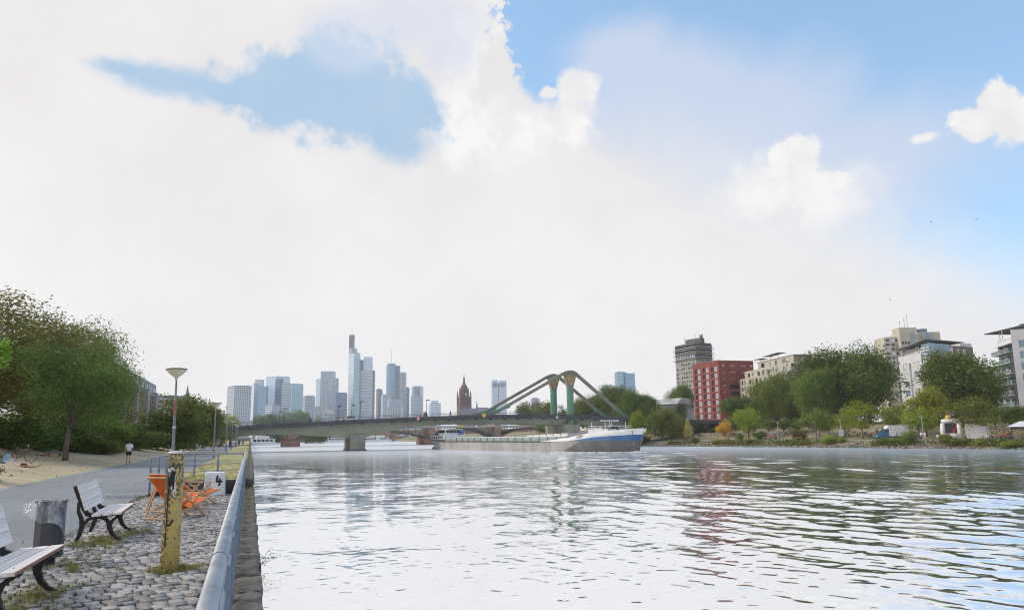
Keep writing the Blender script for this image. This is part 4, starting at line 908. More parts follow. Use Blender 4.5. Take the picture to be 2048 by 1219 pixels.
# low stone slab and picnic blanket behind
p = on_left(323, 894); sb = thing('slab_bench', 'low white concrete slab seat on the lawn behind the jogger', 'seat', p)
MB().box(p.x - .9, p.x + .7, p.y - .3, p.y + .3, p.z + .22, p.z + .40).build('slab', mat('pale_concrete', (.55, .54, .52), .8, (.42, .41, .40)), sb, bevel=.03)
for dx in (-.6, .4): MB().box(p.x + dx - .12, p.x + dx + .12, p.y - .22, p.y + .22, p.z - .05, p.z + .22).build('support', mat('pale_concrete', (.55, .54, .52)), sb)
# street railing on the upper left and parked white van glimpsed through the trees
m_white = mat('white_paint', (.72, .72, .70), .6, (.60, .60, .58))
us = thing('street_railing', 'grey street railing up behind the bushes on the left bank', 'railing', (-19, 60, zl(-19)))
for z in (.55, 1.0): MB().tube([(-18.5, 56, zl(-18.5) + z), (-18.5, 120, zl(-18.5) + z)], .03, 6).build('rail', m_galv, us)
for y in range(56, 121, 4): MB().box(-18.53, -18.47, y, y + .06, zl(-18.5) - .2, zl(-18.5) + 1.0).build('post', m_galv, us)
# sloping stair wall beside the bridge
st = thing('ramp_wall', 'pale stepped ramp walls leading up to the bridge beside the promenade', 'ramp', (-9, 165, Q))
for k in range(5): MB().hexa([(-15 - k * .2, 160 + k * 5, Q), (-9.2, 160 + k * 5, Q), (-9.2, 162 + k * 5, Q), (-15 - k * .2, 162 + k * 5, Q), (-15 - k * .2, 160 + k * 5, Q + 3.4), (-9.2, 160 + k * 5, Q + .5), (-9.2, 162 + k * 5, Q + .5), (-15 - k * .2, 162 + k * 5, Q + 3.4)]).build('step_wall', mat('pale_concrete', (.55, .54, .52)), st)

# ------------------------------------------------------------------ buildings: walls with real openings
def frame_of(A, B):
    A, B = Vector((A[0], A[1])), Vector((B[0], B[1])); u = (B - A).normalized(); return A, B, u, Vector((u.y, -u.x)), (B - A).length
def holed(parent, A, B, z0, z1, holes, m, reveal=.25, name='wall'):
    A, B, u, n, ln = frame_of(A, B); us_ = sorted({0, ln, *[h[0] for h in holes], *[h[1] for h in holes]}); vs = sorted({z0, z1, *[h[2] for h in holes], *[h[3] for h in holes]})
    P = lambda a, z, d=0: (A.x + u.x * a + n.x * d, A.y + u.y * a + n.y * d, z); mb = MB()
    for i in range(len(us_) - 1):
        for j in range(len(vs) - 1):
            cu_, cv_ = (us_[i] + us_[i + 1]) / 2, (vs[j] + vs[j + 1]) / 2
            if any(h[0] < cu_ < h[1] and h[2] < cv_ < h[3] for h in holes): continue
            mb.quad(P(us_[i], vs[j]), P(us_[i + 1], vs[j]), P(us_[i + 1], vs[j + 1]), P(us_[i], vs[j + 1]))
    for (a, b, c, d) in [h[:4] for h in holes]:
        for q in (((a, c), (b, c)), ((b, c), (b, d)), ((b, d), (a, d)), ((a, d), (a, c))): mb.quad(P(*q[0]), P(*q[1]), P(*q[1], -reveal), P(*q[0], -reveal))
    me = bpy.data.meshes.new(name); me.from_pydata(mb.v, [], mb.f); me.materials.append(m); return obj(name, me, parent)
WIN = {}
def window(parent, A, B, h, mf, mg, d=-.15, fw=.07, mull=1, trans=0, name='window'):
    A_, B_, u, n, ln = frame_of(A, B); w_, hh = h[1] - h[0], h[3] - h[2]; key = (round(w_, 2), round(hh, 2), mf.name, mull, trans, fw)
    if key not in WIN:
        mb = MB(); t_ = .05
        mb.box(0, w_, -t_, t_, 0, fw); mb.box(0, w_, -t_, t_, hh - fw, hh); mb.box(0, fw, -t_, t_, fw, hh - fw); mb.box(w_ - fw, w_, -t_, t_, fw, hh - fw)
        for i in range(mull): x = w_ * (i + 1) / (mull + 1); mb.box(x - fw * .4, x + fw * .4, -t_ * .9, t_ * .9, fw, hh - fw)
        for i in range(trans): z = hh * (i + 1) / (trans + 1); mb.box(fw, w_ - fw, -t_ * .8, t_ * .8, z - fw * .3, z + fw * .3)
        WIN[key] = (mb.mesh('window', mf), {})
    me, panes = WIN[key]
    if mg.name not in panes: panes[mg.name] = MB().box(fw * .5, w_ - fw * .5, .0, .015, fw * .5, hh - fw * .5).mesh('pane', mg)
    loc = (A_.x + u.x * h[0] + n.x * d, A_.y + u.y * h[0] + n.y * d, h[2]); M4 = Matrix.Translation(loc) @ Matrix.Rotation(math.atan2(u.y, u.x), 4, 'Z')
    o = bpy.data.objects.new(name, me); COL.objects.link(o); o.parent = parent; o.matrix_parent_inverse = wm(parent).inverted(); o.matrix_basis = M4
    q = bpy.data.objects.new('pane', panes[mg.name]); COL.objects.link(q); q.parent = o
    return o
def core(parent, poly, z0, z1, m, name='core'): return MB().prism(poly, z0, z1).build(name, m, parent)
def inset(A, B, C_, D, e):                # shrink a quad footprint about its centre
    P = [Vector((p[0], p[1])) for p in (A, B, C_, D)]; c = sum(P, Vector((0, 0))) / 4; return [tuple(p + (c - p).normalized() * e) for p in P]
g_sky = glassmat('window_glass_bright', (.50, .54, .58), .06, .85); g_dark = glassmat('window_glass_dark', (.05, .06, .07), .06, .3)
g_mid = glassmat('window_glass_mid', (.22, .25, .28), .06, .6); g_blue = glassmat('window_glass_blue', (.22, .33, .42), .08, .6)
m_dcore = mat('interior_dark', (.05, .045, .045), .9); m_roofg = mat('roof_grey', (.25, .25, .26), .8)

def xy(px, D, py=735): p = at(px, py, D); return (p.x, p.y)      # columns are read off at the upper storeys
def zpx(px, py, D): return at(px, py, D).z
# --- red apartment block
A, B, C_ = xy(1385, 395), xy(1437.5, 372), xy(1507, 378); zt = zpx(1437.5, 719.5, 372); zb = 6.5
D_ = (A[0] + C_[0] - B[0], A[1] + C_[1] - B[1])
m_red = mat('red_render', (.25, .066, .058), .85, (.21, .055, .050), scale=.25, bump=.1)
rb = thing('red_apartment_block', 'red rendered apartment block with square loggias, tallest red building', 'building', (*B, zb))
ln = math.hypot(B[0] - A[0], B[1] - A[1]); holes = []; wins = []
fh = (zt - zb - 2.6) / 9.0
for c in range(3):
    u0 = ln * (.075 + c * .318)
    for r in range(9):
        v0 = zt - 2.2 - (r + 1) * fh + .25; holes.append((u0, u0 + ln * .11, v0, v0 + fh * .70)); wins.append((u0 + ln * .11 + .15, u0 + ln * .225, v0, v0 + fh * .70))
holed(rb, A, B, zb, zt, holes + wins, m_red, .5)
for h in wins: window(rb, A, B, h, m_white, g_sky, d=-.12, fw=.12, mull=2)
A2, B2, u2, n2, _ = frame_of(A, B)
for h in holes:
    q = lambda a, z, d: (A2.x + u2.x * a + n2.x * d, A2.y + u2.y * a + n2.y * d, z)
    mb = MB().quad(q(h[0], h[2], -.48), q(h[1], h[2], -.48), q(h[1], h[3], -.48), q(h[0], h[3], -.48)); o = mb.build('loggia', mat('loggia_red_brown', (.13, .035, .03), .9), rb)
    mb = MB()
    for k in range(5): z = h[2] + .2 + k * .2; mb.beam(q(h[0], z, -.06), q(h[1], z, -.06), .03, .03)
    mb.build('loggia_rail', m_red, o)
ln2 = math.hypot(C_[0] - B[0], C_[1] - B[1]); h2 = []; lg = []
for r in range(9):
    v0 = zt - 2.4 - r * fh
    for f in (.09, .34, .41, .66, .73, .90): h2.append((ln2 * f, ln2 * f + (1.5 if f in (.09, .90) else .7), v0 - .35, v0 + .15))
    if r > 2: lg.append((ln2 * .29, ln2 * .56, v0 - 1.6, v0 + .3))
h2 = [h for h in h2 if not any(l[0] - .2 < h[1] and h[0] < l[1] + .2 and l[2] - .2 < h[3] and h[2] < l[3] + .2 for l in lg)]
holed(rb, B, C_, zb, zt, h2 + lg, m_red, .45)
for h in h2: window(rb, B, C_, h, m_white, g_sky, d=-.1, fw=.06, mull=0)
for h in lg: window(rb, B, C_, h, m_red, g_dark, d=-.4, fw=.12, mull=2)
core(rb, inset(A, B, C_, D_, 1.7), zb, zt - .05, m_red)
MB().prism(inset(A, B, C_, D_, .3), zt - .3, zt - .02).build('roof', m_roofg, rb)
MB().beam((*A, zt + .05), (*B, zt + .05), .5, .12).build('roof_edge', mat('pale_coping', (.5, .42, .40), .7), rb)

# --- grey concrete tower behind
m_conc = mat('grey_concrete', (.36, .35, .335), .85, (.27, .26, .25), scale=.3, bump=.1); m_dkpanel = mat('dark_panel', (.13, .125, .13), .7, (.09, .09, .095), scale=.5)
D0 = 478; A, B, C_ = xy(1351.5, 500), xy(1393, 478), xy(1425.5, 486); D_ = (A[0] + C_[0] - B[0], A[1] + C_[1] - B[1]); zt = zpx(1393, 684.5, D0); zm = zpx(1393, 716, D0); zb = 7
tw_ = thing('concrete_tower', 'tall grey concrete apartment tower with dark overhanging top floors', 'building', (*B, zb)); ln = math.hypot(B[0] - A[0], B[1] - A[1]); holes = []
for r in range(14):
    v = zm - 3.4 - r * 2.75
    for f in (.06, .28, .38, .50, .62, .72, .84): holes.append((ln * f, ln * f + (1.9 if f == .06 else 1.5), v, v + 1.45))
holed(tw_, A, B, zb, zm, holes, m_conc, .3)
for i, h in enumerate(holes):
    if h[2] > 22: window(tw_, A, B, h, m_conc, g_dark if (i * 7) % 5 else g_sky, d=-.2, fw=.06, mull=0)
holed(tw_, B, C_, zb, zm, [], m_conc); core(tw_, inset(A, B, C_, D_, 1.7), zb, zm, m_conc)
out = lambda e: inset(A, B, C_, D_, -e)
for k in range(3):
    z = zm + k * (zt - zm) / 3; hk = (zt - zm) / 3
    MB().prism(out(1.6), z - .25, z + .1).build('floor_slab', m_conc, tw_); MB().prism(inset(A, B, C_, D_, .2), z + .1, z + hk - .25).build('top_floor', m_dkpanel, tw_)
    P = [Vector((*p, 0)) for p in out(1.5)]
    for e in range(2):
        a, b = P[e], P[e + 1]; mb = MB(); mb.beam((a.x, a.y, z + 1.05), (b.x, b.y, z + 1.05), .08, .3); mb.build('balcony_rail', mat('pale_rail', (.55, .55, .55), .6), tw_)
        n = 12
        for i in range(n):
            q = a.lerp(b, (i + .5) / n); ix = (Vector((*inset(A, B, C_, D_, .2)[e], 0))).lerp(Vector((*inset(A, B, C_, D_, .2)[e + 1], 0)), (i + .5) / n)
            MB().box(ix.x - .55, ix.x + .55, ix.y - .55, ix.y + .55, z + .6, z + hk - .5).build('window', g_sky if (i * 3 + k) % 3 == 0 and e == 0 else g_dark, tw_)
MB().prism(inset(A, B, C_, D_, .1), zt - .25, zt + .6).build('roof', m_dkpanel, tw_)
rf = MB().prism(inset(xy(1373, 492), xy(1404, 480), xy(1412, 484), xy(1380, 496), .1), zt + .6, zt + 3.6).build('plant_room', m_dkpanel, tw_)
MB().prism(inset(xy(1402, 480), xy(1409, 480), xy(1409, 484), xy(1402, 484), .1), zt + 3.6, zt + 5.4).build('lift_shed', m_conc, tw_)
for px, h in ((1372, 4), (1394, 5), (1409, 6)): q = xy(px, 486); MB().tube([(*q, zt + .5), (*q, zt + 1 + h)], .09, 5).build('antenna', m_dkpanel, tw_)

# --- beige terraced block
m_beige = mat('beige_render', (.50, .46, .39), .85, (.43, .395, .335), scale=.3)
A, B = xy(1477, 372), xy(1575, 322); zl4 = zpx(1477, 760, 372); zb = 6.5
bb = thing('beige_apartment_block', 'beige terraced apartment block with set-back upper floors right of the red block', 'building', (*A, zb))
A_, B_, u, n, ln = frame_of(A, B); back = (-n * 14); C_ = (B[0] + back.x, B[1] + back.y); D_ = (A[0] + back.x, A[1] + back.y); fl = 3.1
def floors(par, A, B, z0, nf, pattern, wall, fh=3.1, glass=(g_dark, g_mid, g_sky), rail=None, wh=2.0, reveal=.3):
    A_, B_, u, n, ln = frame_of(A, B); holes = []
    for r in range(nf):
        for (a, b) in pattern: holes.append((ln * a, ln * b, z0 + r * fh + .45, z0 + r * fh + .45 + wh))
    holed(par, A, B, z0, z0 + nf * fh, holes, wall, reveal)
    for i, h in enumerate(holes): window(par, A, B, h, m_white if i % 2 else m_dkpanel, glass[(i * 5 + i // 3) % len(glass)], d=-.2, fw=.08, mull=1 if h[1] - h[0] > 1.2 else 0)
    return holes
pat = [(.05, .085), (.11, .14), (.22, .27), (.30, .33), (.36, .41), (.44, .49), (.55, .60), (.66, .70), (.74, .79), (.85, .90)]
floors(bb, A, B, zl4 - 5 * fl, 5, pat, m_beige, fl); core(bb, inset(A, B, C_, D_, 1.7), zb, zl4 - .1, m_beige)
MB().prism([A, B, C_, D_], zl4 - .1, zl4 + .25).build('parapet', m_beige, bb)
E = lambda p, a, b: (p[0] + u.x * a - n.x * b, p[1] + u.y * a - n.y * b)
A1, B1 = E(A, 3, 1.6), E(B, 0, 1.6); C1, D1 = E(C_, 0, -.8), E(D_, 3, -.8)
floors(bb, A1, B1, zl4 + .25, 1, [(.08, .13), (.18, .21), (.3, .36), (.40, .46), (.52, .58), (.7, .76), (.84, .9)], m_beige, fl); core(bb, inset(A1, B1, C1, D1, 1.7), zl4, zl4 + .2 + fl, m_beige)
MB().prism(inset(A1, B1, C1, D1, .05), zl4 + .25 + fl, zl4 + .65 + fl).build('upper_parapet', m_beige, bb)
A1, B1 = E(A, 15, 3.0), E(B, 0, 3.0); C1, D1 = E(C_, 0, -1.6), E(D_, 15, -1.6); z5 = zl4 + .65 + fl
floors(bb, A1, B1, z5, 1, [(.1, .2), (.35, .4), (.5, .56), (.7, .8)], m_beige, fl); core(bb, inset(A1, B1, C1, D1, 1.7), z5, z5 + fl, m_beige)
MB().prism(inset(A1, B1, C1, D1, -.6), z5 + fl, z5 + fl + .3).build('flat_roof', m_roofg, bb)
for k in range(4):
    a = ln * (.30 + .14 * (k % 2)); q0 = E(A, ln * .42, -.05); v = zl4 - 4.4 - (k // 2) * fl
for r in range(3):
    v = zl4 - 2 * fl - r * fl; q = [E(A, ln * .36, 0), E(A, ln * .62, 0), E(A, ln * .62, -1.3), E(A, ln * .36, -1.3)]; o = MB().prism(q, v - .1, v + .1).build('balcony', m_white, bb)
    P = [Vector((*E(A, ln * .36, -1.25), v + 1)), Vector((*E(A, ln * .62, -1.25), v + 1))]; MB().beam(P[0], P[1], .05, .08).build('railing', m_galv, o)
    for i in range(5): c = P[0].lerp(P[1], i / 4); MB().box(c.x - .04, c.x + .04, c.y - .04, c.y + .04, v + .1, v + 1).build('post', m_galv, o)
pg = thing('roof_pergola', 'dark flat pergola canopies on the roof of the beige block', 'pergola', (*E(A, 18, 4), z5 + fl + .3))
for a, b, z in ((13, 20, 1.6), (22, 30, 2.2), (30, 38, 2.4)):
    MB().prism([E(A, a, 2.2), E(A, b, 2.2), E(A, b, 6), E(A, a, 6)], z5 + fl + z - .1, z5 + fl + z + .05).build('canopy', m_dkpanel, pg)
    for s in (a + .4, b - .4): c = E(A, s, 2.5); MB().box(c[0] - .06, c[0] + .06, c[1] - .06, c[1] + .06, z5 + fl + .2, z5 + fl + z).build('post', m_dkpanel, pg)
# white wing to its right, mostly behind trees
A, B = xy(1558, 350), xy(1650, 300); zt = zpx(1600, 737, 325)
wgp = thing('white_slab_wing', 'pale grey-white slab building between the beige block and the big plane trees', 'building', (*A, 6.5)); A_, B_, u, n, ln = frame_of(A, B)
hs = floors(wgp, A, B, zt - 7 * 3.1 - 3.2, 7, [(.06 + i * .12, .06 + i * .12 + .075) for i in range(8)], m_white, 3.1)
core(wgp, inset(A, B, E(B, 0, 12), E(A, 0, 12), 1.7), 6, zt - .2, mat('grey_roof_wall', (.42, .42, .44), .8)); MB().prism(inset(A, B, E(B, 0, 12), E(A, 0, 12), .3), zt - 3.3, zt).build('roof_storey', mat('grey_roof_wall', (.42, .42, .44), .8), wgp)
# low grey hall left of the red block
A, B = xy(1296, 420), xy(1350, 410); gh = thing('grey_hall', 'low grey hall with a sloping roof behind the bridge trees', 'hall', (*A, 7)); A_, B_, u, n, ln = frame_of(A, B)
zt = zpx(1320, 797, 415); MB().prism([A, B, E(B, 0, 20), E(A, 0, 20)], 6, zt - 3.2).build('wall', mat('hall_grey', (.42, .42, .43), .8), gh)
MB().hexa([(*E(A, -1, -2), zt - 3.2), (*E(B, 1, -2), zt - 3.2), (*E(B, 1, 20), zt - 3.2), (*E(A, -1, 20), zt - 3.2), (*E(A, -1, 4), zt - .3), (*E(B, 1, 4), zt + .2), (*E(B, 1, 18), zt + .2), (*E(A, -1, 18), zt - .3)]).build('roof', mat('hall_roof', (.50, .50, .51), .6), gh)
MB().prism([E(A, 2, -2.1), E(B, 0, -2.1), E(B, 0, -2.3), E(A, 2, -2.3)], zt - 6.5, zt - 4).build('window_band', g_mid, gh)

# --- cream tower behind the white building
m_cream = mat('cream_panel', (.52, .50, .42), .8, (.46, .44, .37), scale=.2)
D0 = 520; ct = thing('cream_tower', 'cream residential tower with blue panels and roof antennas behind the white house', 'building', (*xy(1830, D0), 7))
def bx(px0, px1, D, dep, z0, z1, m, nm='wall', par=None):
    A, B = xy(px0, D), xy(px1, D); A_, B_, u, n, ln = frame_of(A, B); return MB().prism([A, B, (B[0] - n.x * dep, B[1] - n.y * dep), (A[0] - n.x * dep, A[1] - n.y * dep)], z0, z1).build(nm, m, par)
zc = lambda py: zpx(1830, py, D0)
bx(1773, 1806, D0, 14, 7, zc(672), m_cream, 'side_wing', ct); bx(1806, 1843, D0 - 4, 18, 7, zc(666), m_cream, 'middle_wing', ct); bx(1805, 1841, D0 + 4, 10, zc(666), zc(651), m_cream, 'penthouse', ct); bx(1843, 1887, D0 - 2, 18, 7, zc(663), m_cream, 'right_wing', ct)
MB().lathe([(3.6, zc(664)), (3.6, zc(653.5))], 16, (*xy(1850, D0 + 8), 0)).build('water_tank', mat('slate_blue', (.20, .23, .29), .6), ct)
for px in (1832, 1855, 1868): bx(px - 3.5, px + 3.5, D0 - 4.3, .4, zc(720), zc(664), mat('blue_panel', (.33, .43, .52), .5), 'blue_panel', ct)
for r in range(9):
    z = zc(676) - r * 3.0
    for px in (1777, 1788, 1796):
        bx(px, px + 6, D0 - .15, .3, z - 1.7, z, g_dark if (r + px) % 3 else g_sky, 'window', ct)
    o = bx(1773, 1787, D0 - 1.6, 1.5, z - 2.9, z - 1.9, m_white, 'balcony', ct)
for r in range(4):
    for px in (1809, 1815, 1821): bx(px, px + 4, D0 - 4.2, .3, zc(683) - r * 3 - 1.6, zc(683) - r * 3, g_dark, 'window', ct)
for px, h in ((1808, 5), (1817, 7), (1823, 9), (1796, 4)): q = xy(px, D0 + 6); MB().tube([(*q, zc(651) - (0 if px > 1800 else 6)), (*q, zc(651) + h - (0 if px > 1800 else 6))], .12, 5).build('antenna', m_dkpanel, ct)

# --- white modern house with a wing roof
m_wr = mat('white_render', (.66, .66, .69), .8, (.58, .58, .61), scale=.25)
A, B, C_ = xy(1798, 268), xy(1862, 250), xy(1950, 262); wz = lambda py: zpx(1830, py, 258); zb = 6
wh = thing('white_corner_house', 'white modern corner house with a thin wing roof, round window and balconies', 'building', (*B, zb)); A_, B_, u, n, ln = frame_of(A, B)
Em = E(A, ln * .74, 0); zt = wz(707); holes = []
for r in range(8):
    v = wz(724) - r * 3.0
    for a, b in ((.15, .30), (.48, .66)): holes.append((ln * a, ln * b, v - 2.0, v))
for a, b in ((.33, .40), (.72, .735)): holes.append((ln * a, ln * b, wz(724) - 2, wz(724)))
holes = [h for h in holes if h[1] < ln * .735]
holed(wh, A, Em, zb, zt, holes, m_wr, .3)
for i, h in enumerate(holes): window(wh, A, Em, h, m_white if i % 3 else mat('blue_frame', (.25, .31, .38), .5), (m_wr, g_blue, m_wr, g_blue, g_dark)[i % 5] if i > 1 else m_wr, d=-.15, fw=.09, mull=1)
core(wh, inset(A, Em, E(Em, 0, 12), E(A, 0, 12), 1.7), zb, zt - .1, m_wr)
# set-back top floor, glazed corner
T0, T1 = E(A, 2, 1.5), E(A, ln * .72, 1.5); MB().prism([T0, T1, E(T1, 0, 10), E(T0, 0, 10)], zt - .1, wz(694)).build('top_floor', m_wr, wh)
rc = E(A, ln * .52, 1.35)
mb = MB(); P = [(rc[0] + u.x * 1.4 * math.cos(a), rc[1] + u.y * 1.4 * math.cos(a), wz(699) + 1.4 * math.sin(a)) for a in (i * math.pi / 10 for i in range(20))]; mb.poly(P); o = mb.build('round_window', m_white, wh)
mb = MB(); mb.beam((rc[0] + n.x * .05, rc[1] + n.y * .05, wz(699) - 1.4), (rc[0] + n.x * .05, rc[1] + n.y * .05, wz(699) + 1.4), .15, .05); mb.build('glazing_bar', m_dkpanel, o)
G0, G1 = E(A, ln * .76, .2), E(A, ln, .2); mb = MB().prism([G0, G1, (C_[0] * .45 + B[0] * .55, C_[1] * .45 + B[1] * .55), E(G0, 0, 8)], zb, wz(690)); mb.build('corner_bay', m_wr, wh); MB().prism([E(G0, 0, -.15), E(G1, .1, -.15), (C_[0] * .44 + B[0] * .56, C_[1] * .44 + B[1] * .56 - .3), E(G0, .5, 7)], wz(716), wz(690.5)).build('corner_glazing', g_blue, wh)
for r in range(9):
    z = wz(698) - r * 3.0; q = [E(A, ln * .70, 0), E(A, ln * 1.0, 0), E(A, ln * 1.0, -1.7), E(A, ln * .66, -1.9), ]
    if r > 0:
        o = MB().prism(q, z - 2.6, z - 2.3).build('balcony', m_white, wh); a, b = Vector((*E(A, ln * .66, -1.85), z - 1.3)), Vector((*E(A, ln, -1.65), z - 1.3)); MB().beam(a, b, .06, .08).build('railing', m_galv, o)
        for i in range(7): c = a.lerp(b, i / 6); MB().box(c.x - .03, c.x + .03, c.y - .03, c.y + .03, z - 2.3, z - 1.3).build('post', m_galv, o)
    else:
        for k in range(3): a, b = Vector((*E(A, ln * .76, -.02), z - k * 1.0)), Vector((*E(A, ln, -.02), z - k * 1.0)); MB().beam(a, b, .1, .35).build('louvre', m_white, wh)
m_brown = mat('brown_grey_render', (.20, .165, .16), .8, (.17, .14, .14), scale=.3)
K0 = (B[0] * .62 + C_[0] * .38, B[1] * .62 + C_[1] * .38); A3, B3, u3, n3, ln3 = frame_of(K0, C_); hs = [(ln3 * .13 + i * ln3 * .24, ln3 * .25 + i * ln3 * .24, wz(709), wz(698)) for i in range(3)]
holed(wh, K0, C_, zb, wz(692), hs, m_brown, .25)
for h in hs: window(wh, K0, C_, h, m_white, g_sky, d=-.12, fw=.12, mull=0)
MB().prism([K0, C_, (C_[0] - n3.x * 12, C_[1] - n3.y * 12), (K0[0] - n3.x * 12, K0[1] - n3.y * 12)][::1], zb, wz(691.5)).build('brown_core', m_brown, wh).location = (-n3.x * .6, -n3.y * .6, -.1)
bx(1925, 1948, 268, 8, wz(703), wz(680), m_wr, 'roof_box', wh)
mb = MB(); q = [E(A, -.5, -1.3), E(A, ln + .3, -1.4), (C_[0] - u3.x * 4, C_[1] - u3.y * 4), E(A, 2, 10)]; mb.prism(q, wz(694), wz(693), z1s=[wz(692.4), wz(684), wz(684), wz(692)])
mb = MB(); za = [wz(694), wz(682.5), wz(683.5), wz(692)]; mb.hexa([(*p, z) for p, z in zip(q, za)] + [(*p, z + .16) for p, z in zip(q, za)]); mb.build('wing_roof', mat('pale_roof_underside', (.40, .40, .41), .7), wh)
cl = xy(1795, 262); MB().lathe([(.55, zb), (.55, wz(712))], 12, (*cl, 0)).build('stair_column', mat('column_grey', (.38, .37, .38), .8), wh)

# --- balcony house at the right picture edge
A, B = xy(2000, 224), xy(2036, 210); C_ = xy(2110, 214); bh = thing('balcony_house', 'white apartment house with stacked glass balconies at the right picture edge', 'building', (*B, 5.5)); A_, B_, u, n, ln = frame_of(A, B); ez = lambda py: zpx(2015, py, 217); zt = ez(677)
holes = []; zf = [ez(706) - r * 2.95 for r in range(8)]
for z in zf: holes += [(ln * .12, ln * .34, z + .1, z + 2.2), (ln * .45, ln * .92, z + .1, z + 2.3)]
holed(bh, A, B, 5, zt, holes, m_wr, .4)
for i, h in enumerate(holes): window(bh, A, B, h, m_white, (g_dark, g_mid, g_dark)[i % 3], d=-.3, fw=.09, mull=1)
m_teal = glassmat('teal_glass', (.24, .36, .37), .15, .4)
for i, z in enumerate(zf):
    q = [E(A, -.6, 0), E(A, ln * .98, 0), E(A, ln * .98, -1.7), E(A, -.6, -1.7)]; o = MB().prism(q, z - .22, z).build('balcony', mat('teal_slab', (.36, .46, .46), .6), bh)
    a, b = Vector((*E(A, -.55, -1.65), z + 1.0)), Vector((*E(A, ln * .96, -1.65), z + 1.0)); MB().beam(a, b, .06, .07).build('handrail', m_galv, o)
    MB().beam(a - Vector((0, 0, .5)), b - Vector((0, 0, .5)), .02, .75).build('balustrade_glass', m_teal if i % 2 else glassmat('grey_glass', (.30, .33, .34), .2, .3), o)
    for k in range(5): c = a.lerp(b, k / 4); MB().box(c.x - .03, c.x + .03, c.y - .03, c.y + .03, z, z + 1).build('post', m_galv, o)
    if i in (0, 3): MB().hexa([(*E(A, .2, 0), z + 2.4), (*E(A, ln * .9, 0), z + 2.5), (*E(A, ln * .9, -1.8), z + 1.95), (*E(A, .2, -1.8), z + 2.0), (*E(A, .2, 0), z + 2.46), (*E(A, ln * .9, 0), z + 2.56), (*E(A, ln * .9, -1.8), z + 2.0), (*E(A, .2, -1.8), z + 2.05)]).build('awning', m_white, bh)
core(bh, inset(A, B, E(B, 0, 12), E(A, 0, 12), 1.7), 5, zt - .1, m_wr); MB().prism([A, B, E(B, 0, 12), E(A, 0, 12)], zt - .1, zt + .2).build('parapet', m_wr, bh)
F0 = E(B, .7, -1.0); F1 = xy(2120, 206); holed(bh, F0, F1, 5, ez(664), [(1.6, 3.4, ez(700) - r * 3, ez(700) - r * 3 + 2) for r in range(8)] + [], m_wr, .3)
for r in range(8): window(bh, F0, F1, (1.6, 3.4, ez(700) - r * 3, ez(700) - r * 3 + 2), m_white, g_blue, d=-.2)
MB().prism([F0, F1, (F1[0], F1[1] + 12), E(F0, 0, 12)], 5, ez(664) - .1).build('side_core', m_wr, bh).location = (-n.x * .6 + .5, -n.y * .6 + .9, 0)
q = [E(A, -1.8, -2.6), (F1[0], F1[1] - 1.5), (F1[0], F1[1] + 10), E(A, -1.8, 8)]; za = [ez(659), ez(646), ez(650), ez(662)]; mb = MB().hexa([(*p, z) for p, z in zip(q, za)] + [(*p, z + .3) for p, z in zip(q, za)]); mb.build('canopy_roof', m_dkpanel, bh)
for a, b in ((1.2, .5), (3.5, .5)): c = E(A, a, b); MB().box(c[0] - .09, c[0] + .09, c[1] - .09, c[1] + .09, zt, ez(656)).build('roof_post', m_galv, bh)
# lower wing with balconies behind the dark tree
A, B = xy(1976, 250), xy(2003, 240); lw = thing('low_balcony_wing', 'lower white wing with slab balconies behind the dark round tree', 'building', (*A, 6)); A_, B_, u, n, ln = frame_of(A, B); zt = zpx(1990, 735, 245); holes = [(ln * a, ln * (a + .3), zt - 2.7 - r * 3, zt - .7 - r * 3) for r in range(7) for a in (.12, .56)]
holed(lw, A, B, 5, zt, holes, m_wr, .3); core(lw, inset(A, B, E(B, 0, 10), E(A, 0, 10), 1.7), 5, zt - .1, m_wr)
for h in holes: window(lw, A, B, h, m_white, g_dark, d=-.2)
for r in range(7): MB().prism([E(A, -1, 0), E(A, ln, 0), E(A, ln, -1.5), E(A, -1, -1.5)], zt - 3.1 - r * 3, zt - 2.85 - r * 3).build('balcony', m_white, lw)
MB().prism([E(A, -1, -1.5), E(A, ln, -1.5), E(B, 0, 10), E(A, -1, 10)], zt, zt + .3).build('flat_roof', m_roofg, lw)

# --- brick row on the left bank
m_brick = mat('old_brick', (.30, .15, .115), .9, (.22, .11, .09), scale=.6, bump=.2)
X0 = -36.5; pa, pb = at(258, 866, 245), at(316, 866, 320); A, B = (X0, 225), (X0, 352); zt = zpx(262, 741, 250)
br = thing('brick_apartment_row', 'red-brown brick apartment house with grey attic behind the left bank trees', 'building', (X0, 300, 4)); A_, B_, u, n, ln = frame_of(B, A)
# seen from the river the wall runs from far (right in the picture) to near
A, B = (X0, 225), (X0, 352); ln = 127.0; holes = []
for r in range(6):
    for k in range(21): holes.append((3 + k * 6.0, 3 + k * 6.0 + 2.2, zt - 9.5 - r * 3.4, zt - 7.3 - r * 3.4))
holed(br, B, A, 3, zt - 5.4, holes, m_brick, .3)
for i, h in enumerate(holes):
    if h[2] > 9 and 9 < h[0] < 100: window(br, B, A, h, m_white, (g_dark, g_mid, g_sky)[i % 3], d=-.18, fw=.1)
core(br, [(X0 - .6, 226), (X0 - .6, 351.5), (X0 - 14, 351.5), (X0 - 14, 226)][::-1], 3, zt - 5.5, m_brick)
MB().box(X0 - 14, X0 + .4, 224.5, 352.5, zt - 5.5, zt - 5.0).build('cornice', mat('pale_coping', (.5, .42, .40)), br)
MB().box(X0 - 12, X0 - 1.2, 226, 350, zt - 5.0, zt).build('attic', mat('zinc_attic', (.30, .32, .34), .6, (.24, .26, .28), scale=.3), br)
for k in range(18): MB().box(X0 - 3, X0 - .9, 230 + k * 6.8, 233 + k * 6.8, zt - 4.8, zt - 1.6).build('dormer', m_white if k % 2 else g_mid, br)
